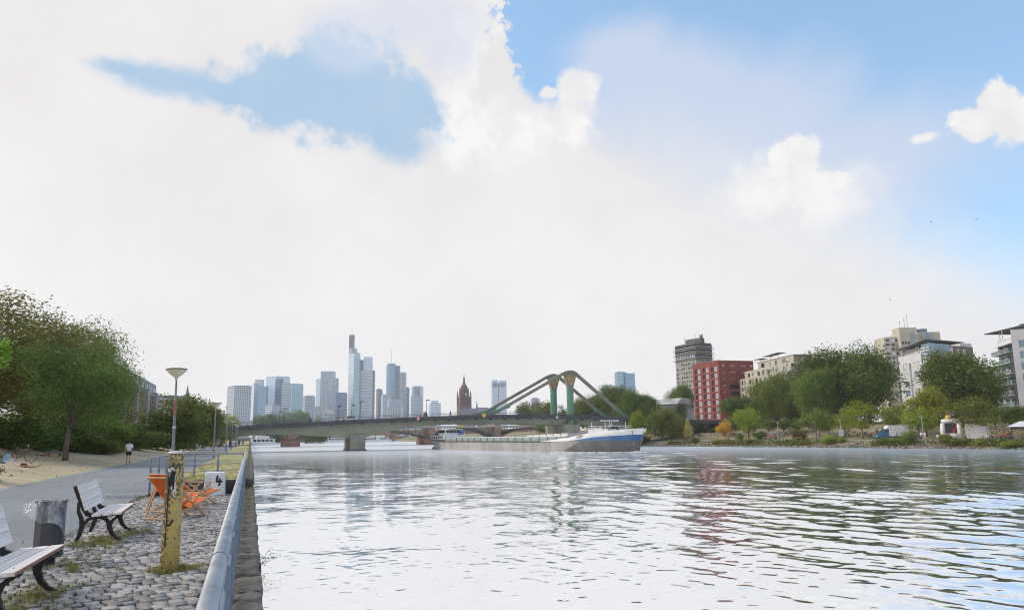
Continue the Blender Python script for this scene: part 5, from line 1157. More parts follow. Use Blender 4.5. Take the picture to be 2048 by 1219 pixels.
for k in range(4): MB().box(X0 - 1.1, X0 + 1.3, 250 + k * 27, 256 + k * 27, 6, zt - 4).build('oriel', mat('zinc_attic', (.30, .32, .34)), br)
gb = thing('grey_gable_house', 'plain blue-grey house just right of the brick row', 'house', (-38, 372, 4)); A = xy(317, 352); B = xy(350, 346); zt = zpx(320, 793, 350)
o = bx(317, 352, 350, 14, 3, zt, mat('blue_grey_wall', (.36, .39, .44), .8), 'wall', gb); bx(316, 353, 350.0, 15, zt, zt + .5, m_roofg, 'roof', gb)
sp = at(374, 800, 900); cs = thing('church_spire', 'slim dark church spire above the left bank trees', 'church', (sp.x, sp.y, 5)); zt = zpx(374, 768, 900)
MB().box(sp.x - 3, sp.x + 3, sp.y - 3, sp.y + 3, 5, zpx(374, 796, 900)).build('tower', mat('spire_stone', (.20, .14, .13), .9), cs); MB().lathe([(3.4, zpx(374, 796, 900)), (1.5, zpx(374, 784, 900)), (.1, zt)], 8, (sp.x, sp.y, 0)).build('spire', mat('spire_stone', (.20, .14, .13)), cs)

# ------------------------------------------------------------------ stayed road bridge
m_gird = mat('bridge_girder_green', (.33, .35, .26), .6, (.27, .29, .215), scale=.25, bump=.05)
m_pyl = mat('pylon_green', (.12, .27, .175), .5, (.10, .23, .15), scale=.3); m_stay = mat('stay_olive', (.24, .24, .19), .55, (.19, .19, .155), scale=.4)
m_deckd = mat('deck_edge_dark', (.085, .085, .10), .7, (.06, .06, .07), scale=.3); m_pier = mat('pier_concrete', (.30, .30, .25), .85, (.20, .20, .165), scale=.35, bump=.3, bscale=3)
YN, YF = 210.5, 223.5
def zdk(X): return float(np.interp(X, [-70, -7.5, 0, 12.5, 27, 46, 62, 84, 99, 109, 135, 200], [4.6, 5.9, 6.5, 7.1, 7.8, 8.5, 8.95, 8.9, 8.4, 7.8, 7.0, 6.6]))
def gd(X): return float(np.interp(X, [-70, 0, 12, 20, 25, 29, 36, 46, 55, 70, 84, 100, 200], [1.3, 1.4, 2.2, 3.2, 3.9, 3.9, 2.5, 1.5, 1.3, 1.5, 2.0, 1.6, 1.3]))
bg_ = thing('road_bridge', 'green cable-stayed road bridge with two pylons crossing the river', 'bridge', (27, 217, 0))
def sweep(xs_, sec, name, m):
    mb = MB(); n = len(sec(xs_[0]))
    for x in xs_: mb.v += [(x, y, z) for y, z in sec(x)]
    for i in range(len(xs_) - 1):
        for j in range(n): a = i * n + j; b = i * n + (j + 1) % n; mb.f.append((a, b, b + n, a + n))
    mb.f.append(tuple(range(n))); mb.f.append(tuple((len(xs_) - 1) * n + j for j in range(n))); return mb.build(name, m, bg_)
xs_ = [-70 + 3 * i for i in range(81)]
sweep(xs_, lambda x: [(YN - 1.6, zdk(x) - .55), (YF + 1.6, zdk(x) - .55), (YF + 1.6, zdk(x)), (YN - 1.6, zdk(x))], 'deck', mat('deck_asphalt', (.12, .12, .125), .9))
sweep(xs_, lambda x: [(YN - 1.75, zdk(x) - .75), (YN - 1.61, zdk(x) - .75), (YN - 1.61, zdk(x) + .35), (YN - 1.75, zdk(x) + .35)], 'edge_beam', m_deckd)
sweep(xs_, lambda x: [(YF + 1.61, zdk(x) - .75), (YF + 1.75, zdk(x) - .75), (YF + 1.75, zdk(x) + .35), (YF + 1.61, zdk(x) + .35)], 'edge_beam', m_deckd)
sweep(xs_, lambda x: [(YN + .8, zdk(x) - .56 - gd(x)), (YN + 2.2, zdk(x) - .56 - gd(x)), (YN + 2.2, zdk(x) - .56), (YN, zdk(x) - .56)], 'girder', m_gird)
sweep(xs_, lambda x: [(YF - 2.2, zdk(x) - .56 - gd(x)), (YF - .8, zdk(x) - .56 - gd(x)), (YF, zdk(x) - .56), (YF - 2.2, zdk(x) - .56)], 'girder', m_gird)
for i in range(44): x = -40 + i * 4; MB().box(x, x + .3, YN - 1.5, YN + .1, zdk(x) - 1.0, zdk(x) - .56).build('bracket', m_deckd, bg_)
m_brail = mat('bridge_railing', (.16, .19, .19), .5)
for y in (YN - 1.6, YF + 1.6):
    for f in (.55, 1.05): MB().tube([(x, y, zdk(x) + .35 + f * .85) for x in xs_], .035, 5).build('rail', m_brail, bg_)
    for i in range(60): x = -36 + i * 3.2; MB().box(x, x + .07, y - .035, y + .035, zdk(x) + .3, zdk(x) + 1.28).build('rail_post', m_brail, bg_)
def pier(x0, x1, y0, y1, zt, nm='pier', m=m_pier, fl=.0, par=bg_):
    mb = MB(); mb.hexa([(x0, y0, -1), (x1, y0, -1), (x1, y1, -1), (x0, y1, -1), (x0 + .1 - fl, y0 + .1, zt), (x1 - .1 + fl, y0 + .1, zt), (x1 - .1 + fl, y1 - .1, zt), (x0 + .1 - fl, y1 - .1, zt)]); return mb.build(nm, m, par, bevel=.15)
pier(25.2, 29.2, YN - .4, YF + .4, 4.2, fl=.15); MB().box(24.9, 29.5, YN - .7, YF + .7, -1, .35).build('pier_footing', mat('wet_concrete', (.09, .09, .075), .6), bg_)
pier(86.2, 91.2, YN - 1.5, YF + 1.5, 6.5); pier(106, 108.5, YN, YF, 6.3); pier(-8.8, -7, YN, YF, 4.6); pier(128, 130, YN, YF, 6)
m_gold = mat('gilded_capital', (.85, .66, .26), .5, (.60, .36, .16), scale=2.5, contrast=(.45, .55))
for (y, zt, lab) in ((YN - .1, 21.9, 'near pylon'), (YF + .1, 21.8, 'far pylon')):
    X = 88.7; pyl = MB().prism([(X + 1.02 * math.cos(a), y + 1.02 * math.sin(a)) for a in (R_(22.5 + 45 * i) for i in range(8))], 6.0, 17.6).build('pylon', m_pyl, bg_, label=lab)
    mb = MB(); mb.lathe([(1.05, 17.2), (1.15, 17.7), (1.6, 19.0), (1.9, 20.5), (1.8, 20.7)], 8, (X, y, 0)); mb.build('capital', m_stay, pyl)
    mb = MB()
    for i in range(-3, 4):                              # gilded leaves on the faces of the capital
        for a0 in (-90, 0, 180, 90):
            a = R_(a0 + i * 11); r0, r1 = 1.17, 1.80; c, s = math.cos(a), math.sin(a)
            mb.beam((X + r0 * c, y + r0 * s, 17.8 + .12 * abs(i)), (X + (r1 + .06) * c, y + (r1 + .06) * s, 20.3), .10, .12)
    mb.build('capital_leaves', m_gold, pyl); kind(pyl.children[-1], 'stuff')
    sad = []
    for i in range(13):
        a = R_(-42 + 84 * i / 12 + 4); sad.append((X + 3.3 * math.sin(a), 18.55 + 3.3 * math.cos(a)))
    mb = MB(); mb.v = []; 
    for (x, z) in sad:
        d = Vector((x - X, 0, z - 18.55)).normalized(); 
        for q, e in ((-.8, -1.35), (.8, -1.35), (.8, .35), (-.8, .35)): mb.v.append((x + d.x * e, y + q, z + d.z * e))
    for i in range(12):
        for j in range(4): a = i * 4 + j; b = i * 4 + (j + 1) % 4; mb.f.append((a, b, b + 4, a + 4))
    mb.f.append((0, 1, 2, 3)); mb.f.append((48, 49, 50, 51)); mb.build('saddle', m_stay, pyl)
    MB().beam((sad[0][0] + .1, y, sad[0][1] + .1), (64.2, y, zdk(64) + .2), .8, .85).build('stay', m_stay, bg_)
    MB().beam((sad[-1][0] - .1, y, sad[-1][1] + .1), (106.8, y, zdk(106) + .2), .8, .85).build('stay', m_stay, bg_)
    MB().beam((70.0, y, zdk(70) + 2.6), (60.5, y, zdk(61) + .1), .82, .5).build('stay_shoe', m_pyl, bg_); MB().beam((102.6, y, zdk(102) + 2.8), (108.2, y, zdk(108) + .1), .82, .6).build('stay_shoe', m_pyl, bg_)
def diamond(label, X, z, s, m, name='navigation_sign', y=YN - 2.0):
    t = thing(name, label, 'sign', (X, y, z)); mb = MB().beam((X, y, z), (X + .001, y + .06, z), s, s) if False else MB()
    mb.hexa([(X - s, y, z), (X, y, z - s), (X, y + .06, z - s), (X - s, y + .06, z), (X, y, z + s), (X + s, y, z), (X + s, y + .06, z), (X, y + .06, z + s)]) if False else None
    for (dy, sc_) in ((0, 1.0),):
        mb.v = [(X - s, y, z), (X, y, z - s), (X + s, y, z), (X, y, z + s), (X - s, y + .08, z), (X, y + .08, z - s), (X + s, y + .08, z), (X, y + .08, z + s)]; mb.f = [(0, 1, 2, 3), (7, 6, 5, 4), (0, 4, 5, 1), (1, 5, 6, 2), (2, 6, 7, 3), (3, 7, 4, 0)]
    mb.build('panel', m, t); MB().box(X - .04, X + .04, y + .08, y + .5, z - .04, z + .04).build('bracket', m_deckd, t); return t
def half_diamond(label, X, z, s, m1, m2):
    y = YN - 2.0; t = thing('navigation_sign', label, 'sign', (X, y, z))
    for sg, m in ((-1, m1), (1, m2)):
        mb = MB(); mb.v = [(X, y, z - s), (X + sg * s, y, z), (X, y, z + s), (X, y + .08, z - s), (X + sg * s, y + .08, z), (X, y + .08, z + s)]; mb.f = [(0, 1, 2), (5, 4, 3), (0, 3, 4, 1), (1, 4, 5, 2), (2, 5, 3, 0)]; mb.build('half_panel', m, t)
    MB().box(X - .04, X + .04, y + .08, y + .5, z - .04, z + .04).build('bracket', m_deckd, t)
m_sw = mat('sign_white', (.8, .8, .8), .5); m_sr = mat('sign_red', (.5, .05, .05), .5); m_sy = mat('sign_yellow', (.75, .50, .06), .5); m_sb = mat('sign_blue', (.05, .22, .55), .5); m_sg = mat('sign_green', (.10, .42, .25), .5)
P = at_y(835, 836.5, YN - 2); half_diamond('white and red diamond sign on the bridge above the left span', P.x, P.z, .62, m_sr, m_sw)
P = at_y(968, 830, YN - 2); diamond('yellow diamond sign on the bridge where the stays begin', P.x, P.z, .75, m_sy)
P = at_y(1115, 834, YN - 2); half_diamond('white and green diamond sign on the bridge below the pylons', P.x, P.z, .62, m_sw, m_sg)
# bridge lamp columns, people and a kiosk on the bridge
for lab, px, top in (('bridge lamp column left of the willow-green island trees', 559, 823), ('bridge lamp column right of the island trees', 567, 817), ('bridge lamp column below the grey office slab', 676, 812), ('bridge lamp column left of the white twin tower', 703, 810), ('tall bridge lamp column in front of the white twin tower', 720, 803), ('bridge lamp column between the towers and the cathedral', 853, 800)):
    P = at_y(px, 842, YF - .5); z = at_y(px, top, YF - .5).z; t = thing('lamp_column', lab, 'street lamp', (P.x, YF - .5, zdk(P.x)), group='lamp columns on the bridge')
    MB().tube([(P.x, YF - .5, zdk(P.x)), (P.x, YF - .5, z)], [.10, .06], 6).build('pole', m_deckd, t); MB().box(P.x - .1, P.x + .9, YF - .65, YF - .35, z - .08, z + .18).build('head', m_deckd, t)
for lab, px, c in (('leftmost of three people standing close together on the bridge', 848.5, (.25, .12, .10)), ('middle one of three people standing close together on the bridge', 851, (.1, .1, .12)), ('rightmost of three people standing close together on the bridge', 853.5, (.3, .2, .2)), ('lone pedestrian on the bridge left of the cathedral', 901, (.05, .05, .06)), ('cyclist in dark clothes on the left half of the bridge', 620, (.06, .06, .07))):
    P = at_y(px, 830, YN - .6); person(lab, (P.x, YN - .6, zdk(P.x) + .02), R_(90), 'walk', c, (.05, .05, .07), sub=0, group='people on the bridge', h=1.85)
P = at_y(659, 834, YN + .5); kq = thing('bridge_pavilion', 'small white pavilion with a pitched roof on the bridge', 'pavilion', (P.x, YN + 1, zdk(P.x))); z = zdk(P.x)
for dx in (-1.1, 1.1):
    for dy in (0, 2): MB().box(P.x + dx - .07, P.x + dx + .07, YN + dy, YN + dy + .14, z, z + 2.2).build('post', m_white, kq)
MB().box(P.x - 1.2, P.x + 1.2, YN, YN + 2.1, z + 1.9, z + 2.3).build('fascia', m_white, kq); MB().hexa([(P.x - 1.5, YN - .3, z + 2.3), (P.x + 1.5, YN - .3, z + 2.3), (P.x + 1.5, YN + 2.4, z + 2.3), (P.x - 1.5, YN + 2.4, z + 2.3), (P.x - .7, YN + .9, z + 3.3), (P.x + .7, YN + .9, z + 3.3), (P.x + .7, YN + 1.2, z + 3.3), (P.x - .7, YN + 1.2, z + 3.3)]).build('roof', mat('pavilion_roof', (.50, .48, .47), .7), kq)
def car(label, loc, rz, col, L_=4.3, H_=1.45):
    t = thing('car', label, 'car'); m = mat('carpaint_%d' % int(sum(col) * 1000), col, .3, tuple(c * .9 for c in col), spec=.6)
    MB().strip([(-L_ / 2, .55), (-L_ * .3, .60), (L_ * .25, .60), (L_ / 2, .50)], [.55, .62, .62, .42], -.85, .85).build('body', m, t, bevel=.08)
    MB().hexa([(-.8, -L_ * .42, .88), (.8, -L_ * .42, .88), (.8, L_ * .22, .88), (-.8, L_ * .22, .88), (-.62, -L_ * .30, H_), (.62, -L_ * .30, H_), (.62, L_ * .05, H_), (-.62, L_ * .05, H_)]).build('cabin', g_dark, t, bevel=.05)
    for x in (-.86, .86):
        for y in (-L_ * .31, L_ * .31): MB().tube([(x - .1, y, .32), (x + .1, y, .32)], .32, 14).build('wheel', m_tyre, t)
    t.location = loc; t.rotation_euler = (0, 0, rz); return t
P = at_y(697, 839, YN + 2.4); car('small white car driving over the bridge', (P.x, YN + 2.4, zdk(P.x)), R_(90), (.75, .73, .74))

# ------------------------------------------------------------------ older steel arch bridge behind
m_sand = mat('red_sandstone', (.26, .145, .115), .9, (.18, .10, .085), scale=.5, bump=.3, bscale=4); m_stl = mat('arch_steel', (.13, .15, .15), .6, (.10, .115, .115), scale=.4)
ob = thing('arch_bridge', 'older steel arch bridge on red sandstone piers behind the stayed bridge', 'bridge', (45, 345, 0)); Y0, Y1 = 338, 352
def zo(X): return 8.0
MB().box(-60, 170, Y0 - 1, Y1 + 1, 7.3, 8.1).build('deck', mat('pale_deck', (.42, .41, .40), .8), ob); PX = [-42, 16.2, 76, 106.5, 140]
for X in PX[1:4]:
    w_ = 3.6 if X < 100 else 2.6
    o = pier(X - w_, X + w_, Y0 - 3, Y1 + 3, 2.9, m=m_sand, par=ob); pier(X - 1.5, X + 1.5, Y0 - .6, Y1 + .6, 9.0, nm='pier_shaft', m=mat('pale_sandstone', (.36, .25, .21), .9), par=ob); MB().box(X - w_ - .2, X + w_ + .2, Y0 - 3.2, Y1 + 3.2, 2.9, 3.2).build('pier_cap', m_sand, ob)
for i in range(4):
    a, b = PX[i] + 1.6, PX[i + 1] - 1.6
    for y in (Y0, Y0 + 4.5, Y1 - 4.5, Y1):
        pts = [(a + (b - a) * k / 20, y, 3.2 + 3.7 * (1 - (2 * k / 20 - 1) ** 2)) for k in range(21)]; MB().tube(pts, .3, 6).build('arch_rib', m_stl, ob)
        if y in (Y0, Y1):
            for k in range(1, 20, 1):
                if pts[k][2] < 6.7: MB().box(pts[k][0] - .09, pts[k][0] + .09, y - .09, y + .09, pts[k][2], 7.3).build('strut', m_stl, ob)
for z in (8.7, 9.1): MB().tube([(-60, Y0 - .8, z), (170, Y0 - .8, z)], .05, 5).build('rail', m_stl, ob)
m_ny = mat('sign_lime', (.62, .62, .05), .5)
for lab, px, py, mm, s in (('left lime yellow diamond sign on the arch bridge', 917.5, 851.5, m_ny, .75), ('right lime yellow diamond sign on the arch bridge', 924, 851.5, m_ny, .75), ('pale diamond sign on the arch bridge left of the yellow pair', 889, 851, m_sw, .6), ('white diamond sign on the arch bridge right of the yellow pair', 953, 852, m_sw, .6)):
    P = at_y(px, py, 336); diamond(lab, P.x, P.z, s, mm, y=336)

# stone bridge far behind
sb_ = thing('stone_bridge', 'red stone arch bridge farthest down the river', 'bridge', (90, 690, 0)); mb = MB()
for i in range(7):
    a = -60 + i * 44; b = a + 40
    n = 14
    for k in range(n):
        x0, x1 = a + (b - a) * k / n, a + (b - a) * (k + 1) / n; zA = lambda x: .5 + 6.0 * math.sqrt(max(0, 1 - ((x - (a + b) / 2) / ((b - a) / 2)) ** 2)) ** 1.0
        mb = MB().hexa([(x0, 684, zA(x0)), (x1, 684, zA(x1)), (x1, 698, zA(x1)), (x0, 698, zA(x0)), (x0, 684, 8.6), (x1, 684, 8.6), (x1, 698, 8.6), (x0, 698, 8.6)]) if k == 0 else mb.hexa([(x0, 684, zA(x0)), (x1, 684, zA(x1)), (x1, 698, zA(x1)), (x0, 698, zA(x0)), (x0, 684, 8.6), (x1, 684, 8.6), (x1, 698, 8.6), (x0, 698, 8.6)])
    mb.build('arch', mat('far_sandstone', (.34, .21, .18), .9, (.27, .165, .14), scale=.2), sb_)
    MB().box(b, a + 44, 680, 702, -1, 8.6).build('pier', mat('far_sandstone', (.34, .21, .18)), sb_)
MB().box(-70, 260, 683.4, 684, 8.6, 9.6).build('parapet', mat('far_sandstone', (.34, .21, .18)), sb_)

# ------------------------------------------------------------------ river barge
BS, BB = Vector((50.6, 214.5, 0)), Vector((66.9, 127.5, 0)); BL = (BB - BS).length; bu = (BB - BS).normalized(); bn_ = Vector((-bu.y, bu.x, 0))
def bw(t, s, z): p = BS + bu * (BL * t) + bn_ * s; return (p.x, p.y, z)
def sheer(t): return float(np.interp(t, [0, .06, .12, .72, .82, .92, 1.0], [2.75, 2.6, 2.2, 2.15, 2.5, 3.4, 4.1]))
def half(t, zf):                          # half beam: zf 0 at the waterline, 1 at the rail
    top = float(np.interp(t, [0, .02, .06, .15, .84, .90, .95, .985, 1.0], [2.6, 3.6, 4.4, 4.75, 4.75, 4.5, 3.5, 1.9, .15])); bot = float(np.interp(t, [0, .02, .06, .12, .80, .88, .94, .975, 1.0], [.6, 2.0, 3.8, 4.7, 4.7, 3.9, 2.1, .5, .06])); return bot + (top - bot) * zf ** 1.3
def hull_band(z0f, z1f, t0, t1, off, n=40, sides=(-1, 1), rows=4, zlo=-.6):
    mb = MB()
    for sd_ in sides:
        i0 = len(mb.v)
        for i in range(n + 1):
            t = t0 + (t1 - t0) * i / n; sh = sheer(t); a, b = z0f(t), z1f(t)
            for j in range(rows + 1):
                z = a + (b - a) * j / rows; tt = t + (.022 * max(0, (t - .93) / .07) * max(0, z / 4)); f = max(0, min(1, z / sh)); mb.v.append(bw(tt, sd_ * (half(t, f) + off), z))
        for i in range(n):
            for j in range(rows): a = i0 + i * (rows + 1) + j; mb.f.append((a, a + 1, a + rows + 2, a + rows + 1))
    return mb
m_hull = mat('barge_hull_grey', (.33, .32, .31), .6, (.24, .23, .225), scale=.35, bump=.15, bscale=2, sc3=(1, 1, .5)); m_bowg = mat('barge_bow_grey', (.12, .12, .125), .55, (.085, .085, .09), scale=.4)
m_bwhite = mat('barge_white', (.72, .73, .74), .5, (.62, .63, .64), scale=.6); m_bblue = mat('barge_blue', (.02, .115, .30), .45, (.018, .10, .26), scale=.5); m_teal2 = mat('hatch_teal', (.34, .42, .41), .6, (.27, .34, .34), scale=.5); m_bdark = mat('barge_dark', (.05, .05, .05), .7)
bg2 = thing('river_barge', 'long grey cargo barge with a blue and white bow passing under the bridge', 'barge', tuple(BS + bu * BL * .5))
o = hull_band(lambda t: -.6, lambda t: sheer(t), 0, 1, 0, 80, rows=6).build('hull', m_hull, bg2, smooth=True)
mb = MB(); st_ = [bw(0, s * half(0, 1), sheer(0)) for s in (-1, 1)] + [bw(0, s * half(0, 0), -.6) for s in (1, -1)]; mb.poly(st_); mb.build('transom', m_hull, bg2)
hull_band(lambda t: -.5, lambda t: np.interp(t, [.80, .86, 1], [.2, 2.2, 2.9]), .80, 1, .03, 24).build('bow_plating', m_bowg, bg2, smooth=True)
hull_band(lambda t: np.interp(t, [.82, .93, 1], [2.2, 2.3, 2.2]), lambda t: np.interp(t, [.82, .92, 1], [2.22, 3.0, 3.35]), .82, 1, .05, 24).build('blue_band', m_bblue, bg2, smooth=True)
hull_band(lambda t: np.interp(t, [.70, .82, .92, 1], [2.05, 2.22, 3.0, 3.35]), lambda t: sheer(t) + np.interp(t, [.70, .8, .9, 1], [0, .35, .5, .35]), .70, 1, .055, 30).build('bulwark', m_bwhite, bg2, smooth=True)
hull_band(lambda t: sheer(t) - .22, lambda t: sheer(t) + .03, .0, .8, .05, 40, rows=1).build('rubbing_strake', m_bdark, bg2)
mb = MB(); n = 50
for i in range(n):
    t0, t1 = i / n, (i + 1) / n; mb.quad(bw(t0, -half(t0, 1), sheer(t0) - .05), bw(t0, half(t0, 1), sheer(t0) - .05), bw(t1, half(t1, 1), sheer(t1) - .05), bw(t1, -half(t1, 1), sheer(t1) - .05))
mb.build('deck', mat('barge_deck', (.22, .22, .23), .8), bg2)
def bbox(t0, t1, s0, s1, z0, z1, nm, m, par, top=0, bevel=0):
    mb = MB(); mb.hexa([bw(t0, s0, z0), bw(t1, s0, z0), bw(t1, s1, z0), bw(t0, s1, z0), bw(t0 + top, s0 + (top > 0) * .1, z1), bw(t1 - top, s0 + (top > 0) * .1, z1), bw(t1 - top, s1 - (top > 0) * .1, z1), bw(t0 + top, s1 - (top > 0) * .1, z1)]); return mb.build(nm, m, par, bevel=bevel)
bbox(.135, .80, -4.0, 4.0, 2.1, 3.05, 'coaming', m_teal2, bg2)
for i in range(17): t = .14 + i * .0385; bbox(t, t + .0045, 4.0, 4.12, 2.15, 3.05, 'coaming_stay', mat('stay_grey', (.22, .27, .27), .6), bg2); bbox(t, t + .0045, -4.12, -4.0, 2.15, 3.05, 'coaming_stay', mat('stay_grey', (.22, .27, .27), .6), bg2)
bbox(.132, .805, -4.15, 4.15, 3.05, 3.16, 'coaming_rim', m_bwhite, bg2)
for i in range(6): t = .62 + i * .031; bbox(t, t + .029, -3.9, 3.9, 3.16, 3.45 + .06 * i, 'hatch_cover', mat('hatch_white', (.60, .58, .55), .6), bg2, .002)
cab = bbox(.018, .112, -3.4, 3.4, 2.5, 3.75, 'cabin', m_bwhite, bg2, .001)
for i in range(6):
    t = .026 + i * .0145
    for s in (-1, 1): bbox(t, t + .007, s * 3.42 - .03, s * 3.42 + .03, 2.95, 3.5, 'cabin_window', g_dark, cab)
whl = bbox(.048, .098, -2.4, 2.4, 3.75, 5.15, 'wheelhouse', m_bwhite, bg2, .002); bbox(.044, .102, -2.7, 2.7, 5.15, 5.35, 'wheelhouse_roof', m_bwhite, bg2)
for i in range(4):
    t = .051 + i * .0115
    for s in (-1, 1): bbox(t, t + .0095, s * 2.39 - .05, s * 2.39 + .05, 4.35, 5.05, 'wheelhouse_window', g_dark, whl)
for i in range(4): s = -2.0 + i * 1.05; bbox(.0965, .0985, s, s + .9, 4.35, 5.05, 'wheelhouse_window', g_dark, whl)
for t, s, h in ((.03, 1.5, 6.0), (.07, 0, 6.6), (.12, 2.5, 4.6)): MB().tube([bw(t, s, 3.7), bw(t, s, h)], .06, 5).build('mast', m_bwhite, bg2)
MB().beam(bw(.105, 3.0, 4.4), bw(.105, 1.8, 4.4), .8, .8, up=(0, 0, 1)).build('blue_board', m_sb, bg2)
for s in (-1, 1):                       # side railing along the gangway
    MB().tube([bw(.13 + i * .03, s * 4.6, 3.05) for i in range(23)], .025, 5).build('gangway_rail', m_bwhite, bg2)
fc_ = bbox(.86, .94, -2.6, 2.6, 2.9, 4.4, 'forecastle', m_bwhite, bg2, .004)
for t, s in ((.955, 1.5), (.955, -1.5), (.93, 2.2), (.93, -2.2)): MB().lathe([(.22, 0), (.22, .6), (.3, .62), (.3, .7)], 10, bw(t, s, sheer(t))).build('bollard', m_bdark, bg2)
for t in (.875, .925): MB().tube([bw(t, -2.4, 4.0), bw(t, -2.4, 5.7)], .07, 6).build('mast', m_bwhite, bg2); MB().tube([bw(t, 2.4, 4.0), bw(t, 2.4, 5.7)], .07, 6).build('mast', m_bwhite, bg2)
for s in (-2.4, 2.4): MB().tube([bw(.86, s, 5.0), bw(.945, s, 5.0)], .045, 5).build('bow_rail', m_bwhite, bg2); MB().tube([bw(.86, s, 4.65), bw(.945, s, 4.65)], .035, 5).build('bow_rail', m_bwhite, bg2)
MB().tube([bw(.905, 0, 4.2), bw(.905, 0, 6.2)], .08, 6).build('mast', m_bwhite, bg2); MB().beam(bw(.905, -2.2, 6.0), bw(.905, 2.2, 6.0), .12, .22).build('lamp_bar', m_bwhite, bg2)
bbox(.89, .92, -.9, .9, 4.4, 4.9, 'windlass', m_bdark, bg2)
for i, t in enumerate((.40, .63)):
    for k in range(7): mb = MB().beam(bw(t, half(t, .1 + .12 * k) + .03, .35 + k * .24), bw(t, half(t, .1 + .12 * k) + .03, .47 + k * .24), .12, .02, up=tuple(bn_)); mb.build('draught_mark', m_bwhite, bg2)
def text_mesh(name, s, size, m, M4, parent, ext=.01):
    c = bpy.data.curves.new(name, 'FONT'); c.body = s; c.size = size; c.extrude = ext; c.align_x = 'CENTER'
    o = bpy.data.objects.new(name + '_src', c); COL.objects.link(o); bpy.context.view_layer.update(); me = bpy.data.meshes.new_from_object(o.evaluated_get(bpy.context.evaluated_depsgraph_get())); bpy.data.objects.remove(o)
    me.name = name; me.materials.clear(); me.materials.append(m); q = obj(name, me, None); q.parent = parent; q.matrix_parent_inverse = wm(parent).inverted(); q.matrix_basis = M4; return q
CS = 1 if (Vector(bw(.5, 1, 0)) - CAM).length < (Vector(bw(.5, -1, 0)) - CAM).length else -1    # the side towards the landing
ta, tb = Vector(bw(.845, CS * (half(.845, .98) + .10), 2.62)), Vector(bw(.885, CS * (half(.885, .98) + .10), 2.95)); ux = (tb - ta).normalized(); nz_ = (bn_ * CS); uy = nz_.cross(ux).normalized()
text_mesh('name_lettering', 'ANEM', .75, m_bdark, Matrix.Translation(ta.lerp(tb, .5)) @ Matrix((ux, uy, nz_)).transposed().to_4x4(), bg2)
ta, tb = Vector(bw(.955, CS * (half(.955, 1) + .12), 3.65)), Vector(bw(.975, CS * (half(.975, 1) + .12), 3.75)); ux = (tb - ta).normalized(); nn_ = Vector((ux.y, -ux.x, 0)); nn_ = nn_ if nn_.dot(CAM - ta) > 0 else -nn_
mb = MB()
for sg in (-1, 1): mb.tube([tuple(ta.lerp(tb, .5) + ux * (sg * (.25 + .28 * k)) + Vector((0, 0, .12 * math.cos(k * 1.4)))) for k in range(5)], .03, 5)
mb.build('bow_scroll', m_bdark, bg2); kind([c for c in bg2.children if c.name.startswith('bow_scroll')][0], 'stuff')
# bow wave foam
g = np.random.default_rng(31); FP = []
for sd_ in (-1, 1):
    for i in range(1100):
        f = g.uniform() ** 1.5; t = 1.005 - .20 * f; s = sd_ * (half(min(t, 1), .05) + .15 + g.exponential(.35) * (1 + 2.0 * f)); FP.append(bw(t, s, .03 + abs(g.normal(0, .05)) + .30 * math.exp(-f * 9) * g.uniform()))
for i in range(260): FP.append(bw(1.0 + g.uniform(0, .02), g.normal(0, .9), .05 + g.uniform(0, .2)))
o = obj('bow_foam', leaf_mesh('bow_foam', np.array(FP), .36, mat('foam', (.85, .86, .87), .7), g, .85)); kind(o, 'stuff'); tag(o, 'white foam of the wave at the barge bow', 'foam')
# channel buoy
P = on_z(868, 897, 0); by = thing('channel_buoy', 'small green channel buoy at the stern of the barge', 'buoy', (P.x, P.y, 0)); m_gb = mat('buoy_green', (.02, .22, .15), .5)
MB().lathe([(.55, -.3), (.62, .1), (.45, .45), (.2, .5)], 14, (P.x, P.y, 0)).build('float', m_gb, by, smooth=True); MB().lathe([(.12, .5), (.10, 1.3)], 8, (P.x, P.y, 0)).build('mast', m_gb, by); MB().lathe([(.32, 1.2), (.02, 1.85)], 10, (P.x, P.y, 0)).build('top_mark', m_gb, by)

# passenger boats moored far off
def boat(label, px, py, D, L_, rz):
    P = at(px, py, D); t = thing('passenger_boat', label, 'boat', group='white boats moored beyond the bridges')
    prof = [(-L_ / 2, 2.2), (-L_ * .45, 2.6), (L_ * .3, 2.6), (L_ * .45, 1.5), (L_ / 2, .1)]
    mb = MB(); mb.prism([(x, -h) for x, h in prof] + [(x, h) for x, h in prof[::-1]], -.5, 1.3); mb.build('hull', m_bwhite, t)
    MB().box(-L_ * .44, L_ * .30, -2.2, 2.2, 1.3, 3.3).build('saloon', m_bwhite, t); MB().box(-L_ * .46, L_ * .32, -2.5, 2.5, 3.3, 3.5).build('upper_deck', m_bwhite, t); MB().box(-L_ * .3, L_ * .1, -1.8, 1.8, 3.5, 5.2).build('upper_cabin', m_bwhite, t)
    for i in range(int(L_ * .7 / 2.2)):
        x = -L_ * .42 + i * 2.2
        for y in (-2.23, 2.23): MB().box(x, x + 1.6, y - .03, y + .03, 2.0, 3.0).build('window', g_dark, t)
    t.location = (P.x, P.y, 0); t.rotation_euler = (0, 0, rz)
boat('white boat moored at the left bank under the bridge', 530, 886, 420, 16, R_(10)); boat('white passenger boat moored left of the big pier', 688, 882, 560, 26, R_(0)); boat('white passenger boat just right of the big pier', 742, 881, 590, 22, R_(5)); boat('white boat behind the right edge of the arches', 765, 880, 640, 16, R_(0))

